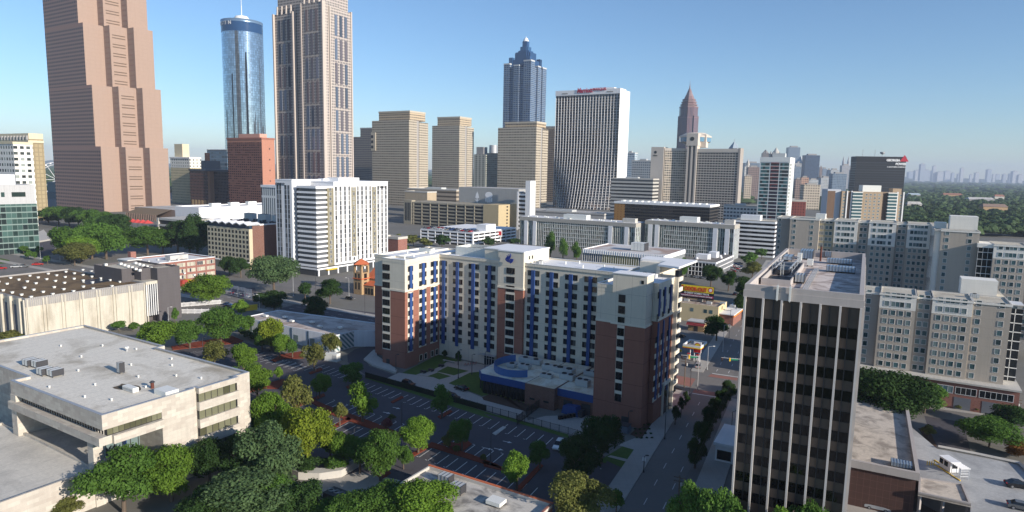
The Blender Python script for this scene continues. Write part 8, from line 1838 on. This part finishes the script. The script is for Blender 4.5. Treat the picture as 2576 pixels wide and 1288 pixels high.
def bike(x, y, rz):
    t = thing('bicycle', 'bicycle standing at the rack beside the residence entrance', 'bicycle', x, y, rz, 0, 'bicycles at the entrance'); 
    for sx_ in (-.5, .5):
        b = MB()
        for i in range(12): b.tube((sx_+.33*math.cos(i*math.pi/6),0,.34+.33*math.sin(i*math.pi/6)),(sx_+.33*math.cos((i+1)*math.pi/6),0,.34+.33*math.sin((i+1)*math.pi/6)),.025,n=5)
        b.build('wheel', M['tyre'], t)
    b = MB(); b.tube((-.5,0,.34),(-.15,0,.8),.025); b.tube((-.15,0,.8),(.4,0,.85),.025); b.tube((.4,0,.85),(.5,0,.34),.025); b.tube((-.15,0,.8),(0,0,.34),.025); b.tube((0,0,.34),(.4,0,.8),.025); b.build('frame', M['redpaint'], t)
    MB().tube((.4,-.25,1.0),(.4,.25,1.0),.025).build('handlebar', M['darkmetal'], t); MB().box(-.3,0,-.07,.07,.9,.96,0,True).build('saddle', M['black'], t)
for i in range(5): x, y = P(*gJ(1265+15*i, 462-2*i)); bike(x, y, R(60+6*(i % 3)))
x, y = P(*gE(1360,1245)); t = thing('shipping_container', 'red shipping container behind the concrete hall annex', 'container', x, y, R(-25)); b = MB().box(-6,4,-1.6,1.6,.1,3.4)
for i in range(20): b.box(-5.9+.5*i, -5.75+.5*i, -1.68, -1.6, .2, 3.3)
b.build('body', plain('container red', (.36,.05,.03), .6), t); MB().box(3.98,4.06,-1.4,1.4,.3,3.2).build('door', plain('container red dark', (.26,.04,.03), .6), t)
x, y = P(*gE(1430,1225)); t = thing('yellow_hoarding', 'low yellow hoarding beside the red container', 'hoarding', x, y, R(-25)); MB().box(-4,5,-.2,.2,0,2.2).build('panel', M['yellow'], t); MB().box(-4,-3.8,-.3,.5,0,2.3).build('post', M['darkmetal'], t)
for i in range(3):
    q = gF(270+50*i, 1060+12*i); x, y = P(*q); t = thing('screen_frame', ('blue grey metal screen frame at the side lot, left of three','blue grey metal screen frame at the side lot, middle of three','blue grey metal screen frame at the side lot, right of three')[i], 'screen', x, y, R(-25)); b = MB()
    for k in range(9): b.box(-2.6+.6*k, -2.4+.6*k, -.05, .05, .6, 5.6)
    for k in range(7): b.box(-2.6,2.6,-.08,.0,.8+.75*k,1.0+.75*k)
    b.build('slats', plain('blue grey metal', (.16,.19,.25), .5), t); MB().tube((-2.5,.2,0),(-2.5,.2,5.6),.1).build('post', M['darkmetal'], t); MB().tube((2.5,.2,0),(2.5,.2,5.6),.1).build('post', M['darkmetal'], t)
x, y = P(*gF(370,1165)); t = thing('yellow_wall', 'small bright yellow wall panel beside the small tree of the side lot', 'wall panel', x, y, R(35)); MB().box(-4,4,-.2,.2,0,2.6).build('panel', M['yellow'], t); MB().box(-4.2,-3.9,-.3,.3,0,2.8).build('post', M['darkmetal'], t)
x, y = P(*gK(1100,380)); t = thing('yellow_barrier', 'yellow kerb barrier at the petrol forecourt edge', 'barrier', x, y, R(-31)); MB().box(-1.4,1.4,-.4,.4,0,.9).build('panel', M['yellow'], t); MB().box(-1.5,1.5,-.5,.5,0,.2).build('base', M['conc'], t)
x, y = P(*gG(912,540)); t = thing('red_sign', 'small red and white restaurant sign before the white garage', 'sign', x, y, R(-20)); h = height_at(*gG(912,540), (x,y)); MB().box(-4,4,-.3,.3,5,11,0,True).build('panel', M['white'], t); MB().box(-3.6,3.6,-.4,-.3,6.5,10,0,True).build('red_field', M['redpaint'], t); MB().tube((0,0,0),(0,0,5),.3).build('post', M['metal'], t)
# cooling fans and rail at the service yard, bottom
x, y = P(*gJ(575,1250)); t = thing('cooling_unit', 'dark rack of cooling fans at the bottom edge beside the service yard', 'cooling unit', x, y, R(-31)); MB().box(-4,3,-1.5,1.5,0,2.2).build('casing', M['darkmetal'], t)
for i in range(5):
    f_ = MB().cyl(-3.2+1.4*i,0,2.2,2.45,.55,.55,10,0,False).build('fan_shroud', M['unitw'], t); MB().cyl(-3.2+1.4*i,0,2.25,2.28,.5,.5,10).build('fan', M['black'], f_)
# overhead wires along the right street
b = MB()
for k in range(3):
    a = Vector((*S1.w(-40, -12-.5*k), 9.0+.4*k)); c_ = Vector((*S1.w(170, -12-.5*k), 9.0+.4*k))
    for i in range(14):
        f0, f1 = i/14, (i+1)/14; b.tube(a.lerp(c_, f0)-Vector((0,0,4*f0*(1-f0)*1.5)), a.lerp(c_, f1)-Vector((0,0,4*f1*(1-f1)*1.5)), .02, n=3)
o = b.build('overhead_wires', M['black'], None); tag(o, 'thin black overhead wires above the right street trees', 'wires')
# ------------------------------------------------------------------ the air between
zmax = 120.0
for o in bpy.data.objects:
    if o.type == 'MESH' and len(o.data.vertices):
        k = o.matrix_world if o.parent is None else None
        zt = max(v[2] for v in o.bound_box)+o.location.z+(o.parent.location.z if o.parent else 0)
        zmax = max(zmax, zt)
hm = bpy.data.materials.new('haze'); hm.use_nodes = True; n = hm.node_tree; n.nodes.remove(n.nodes['Principled BSDF'])
pv_ = n.nodes.new('ShaderNodeVolumePrincipled'); pv_.inputs['Density'].default_value = HAZE; pv_.inputs['Color'].default_value = (.66,.77,.96,1); pv_.inputs['Anisotropy'].default_value = .0
n.links.new(pv_.outputs[0], n.nodes['Material Output'].inputs['Volume'])
b = MB().box(-13500, 13500, -600, 16500, -1.2, zmax+12, 0, True); o = b.build('haze', hm, None, kind='stuff'); o['label'] = 'thin blue haze filling the air'
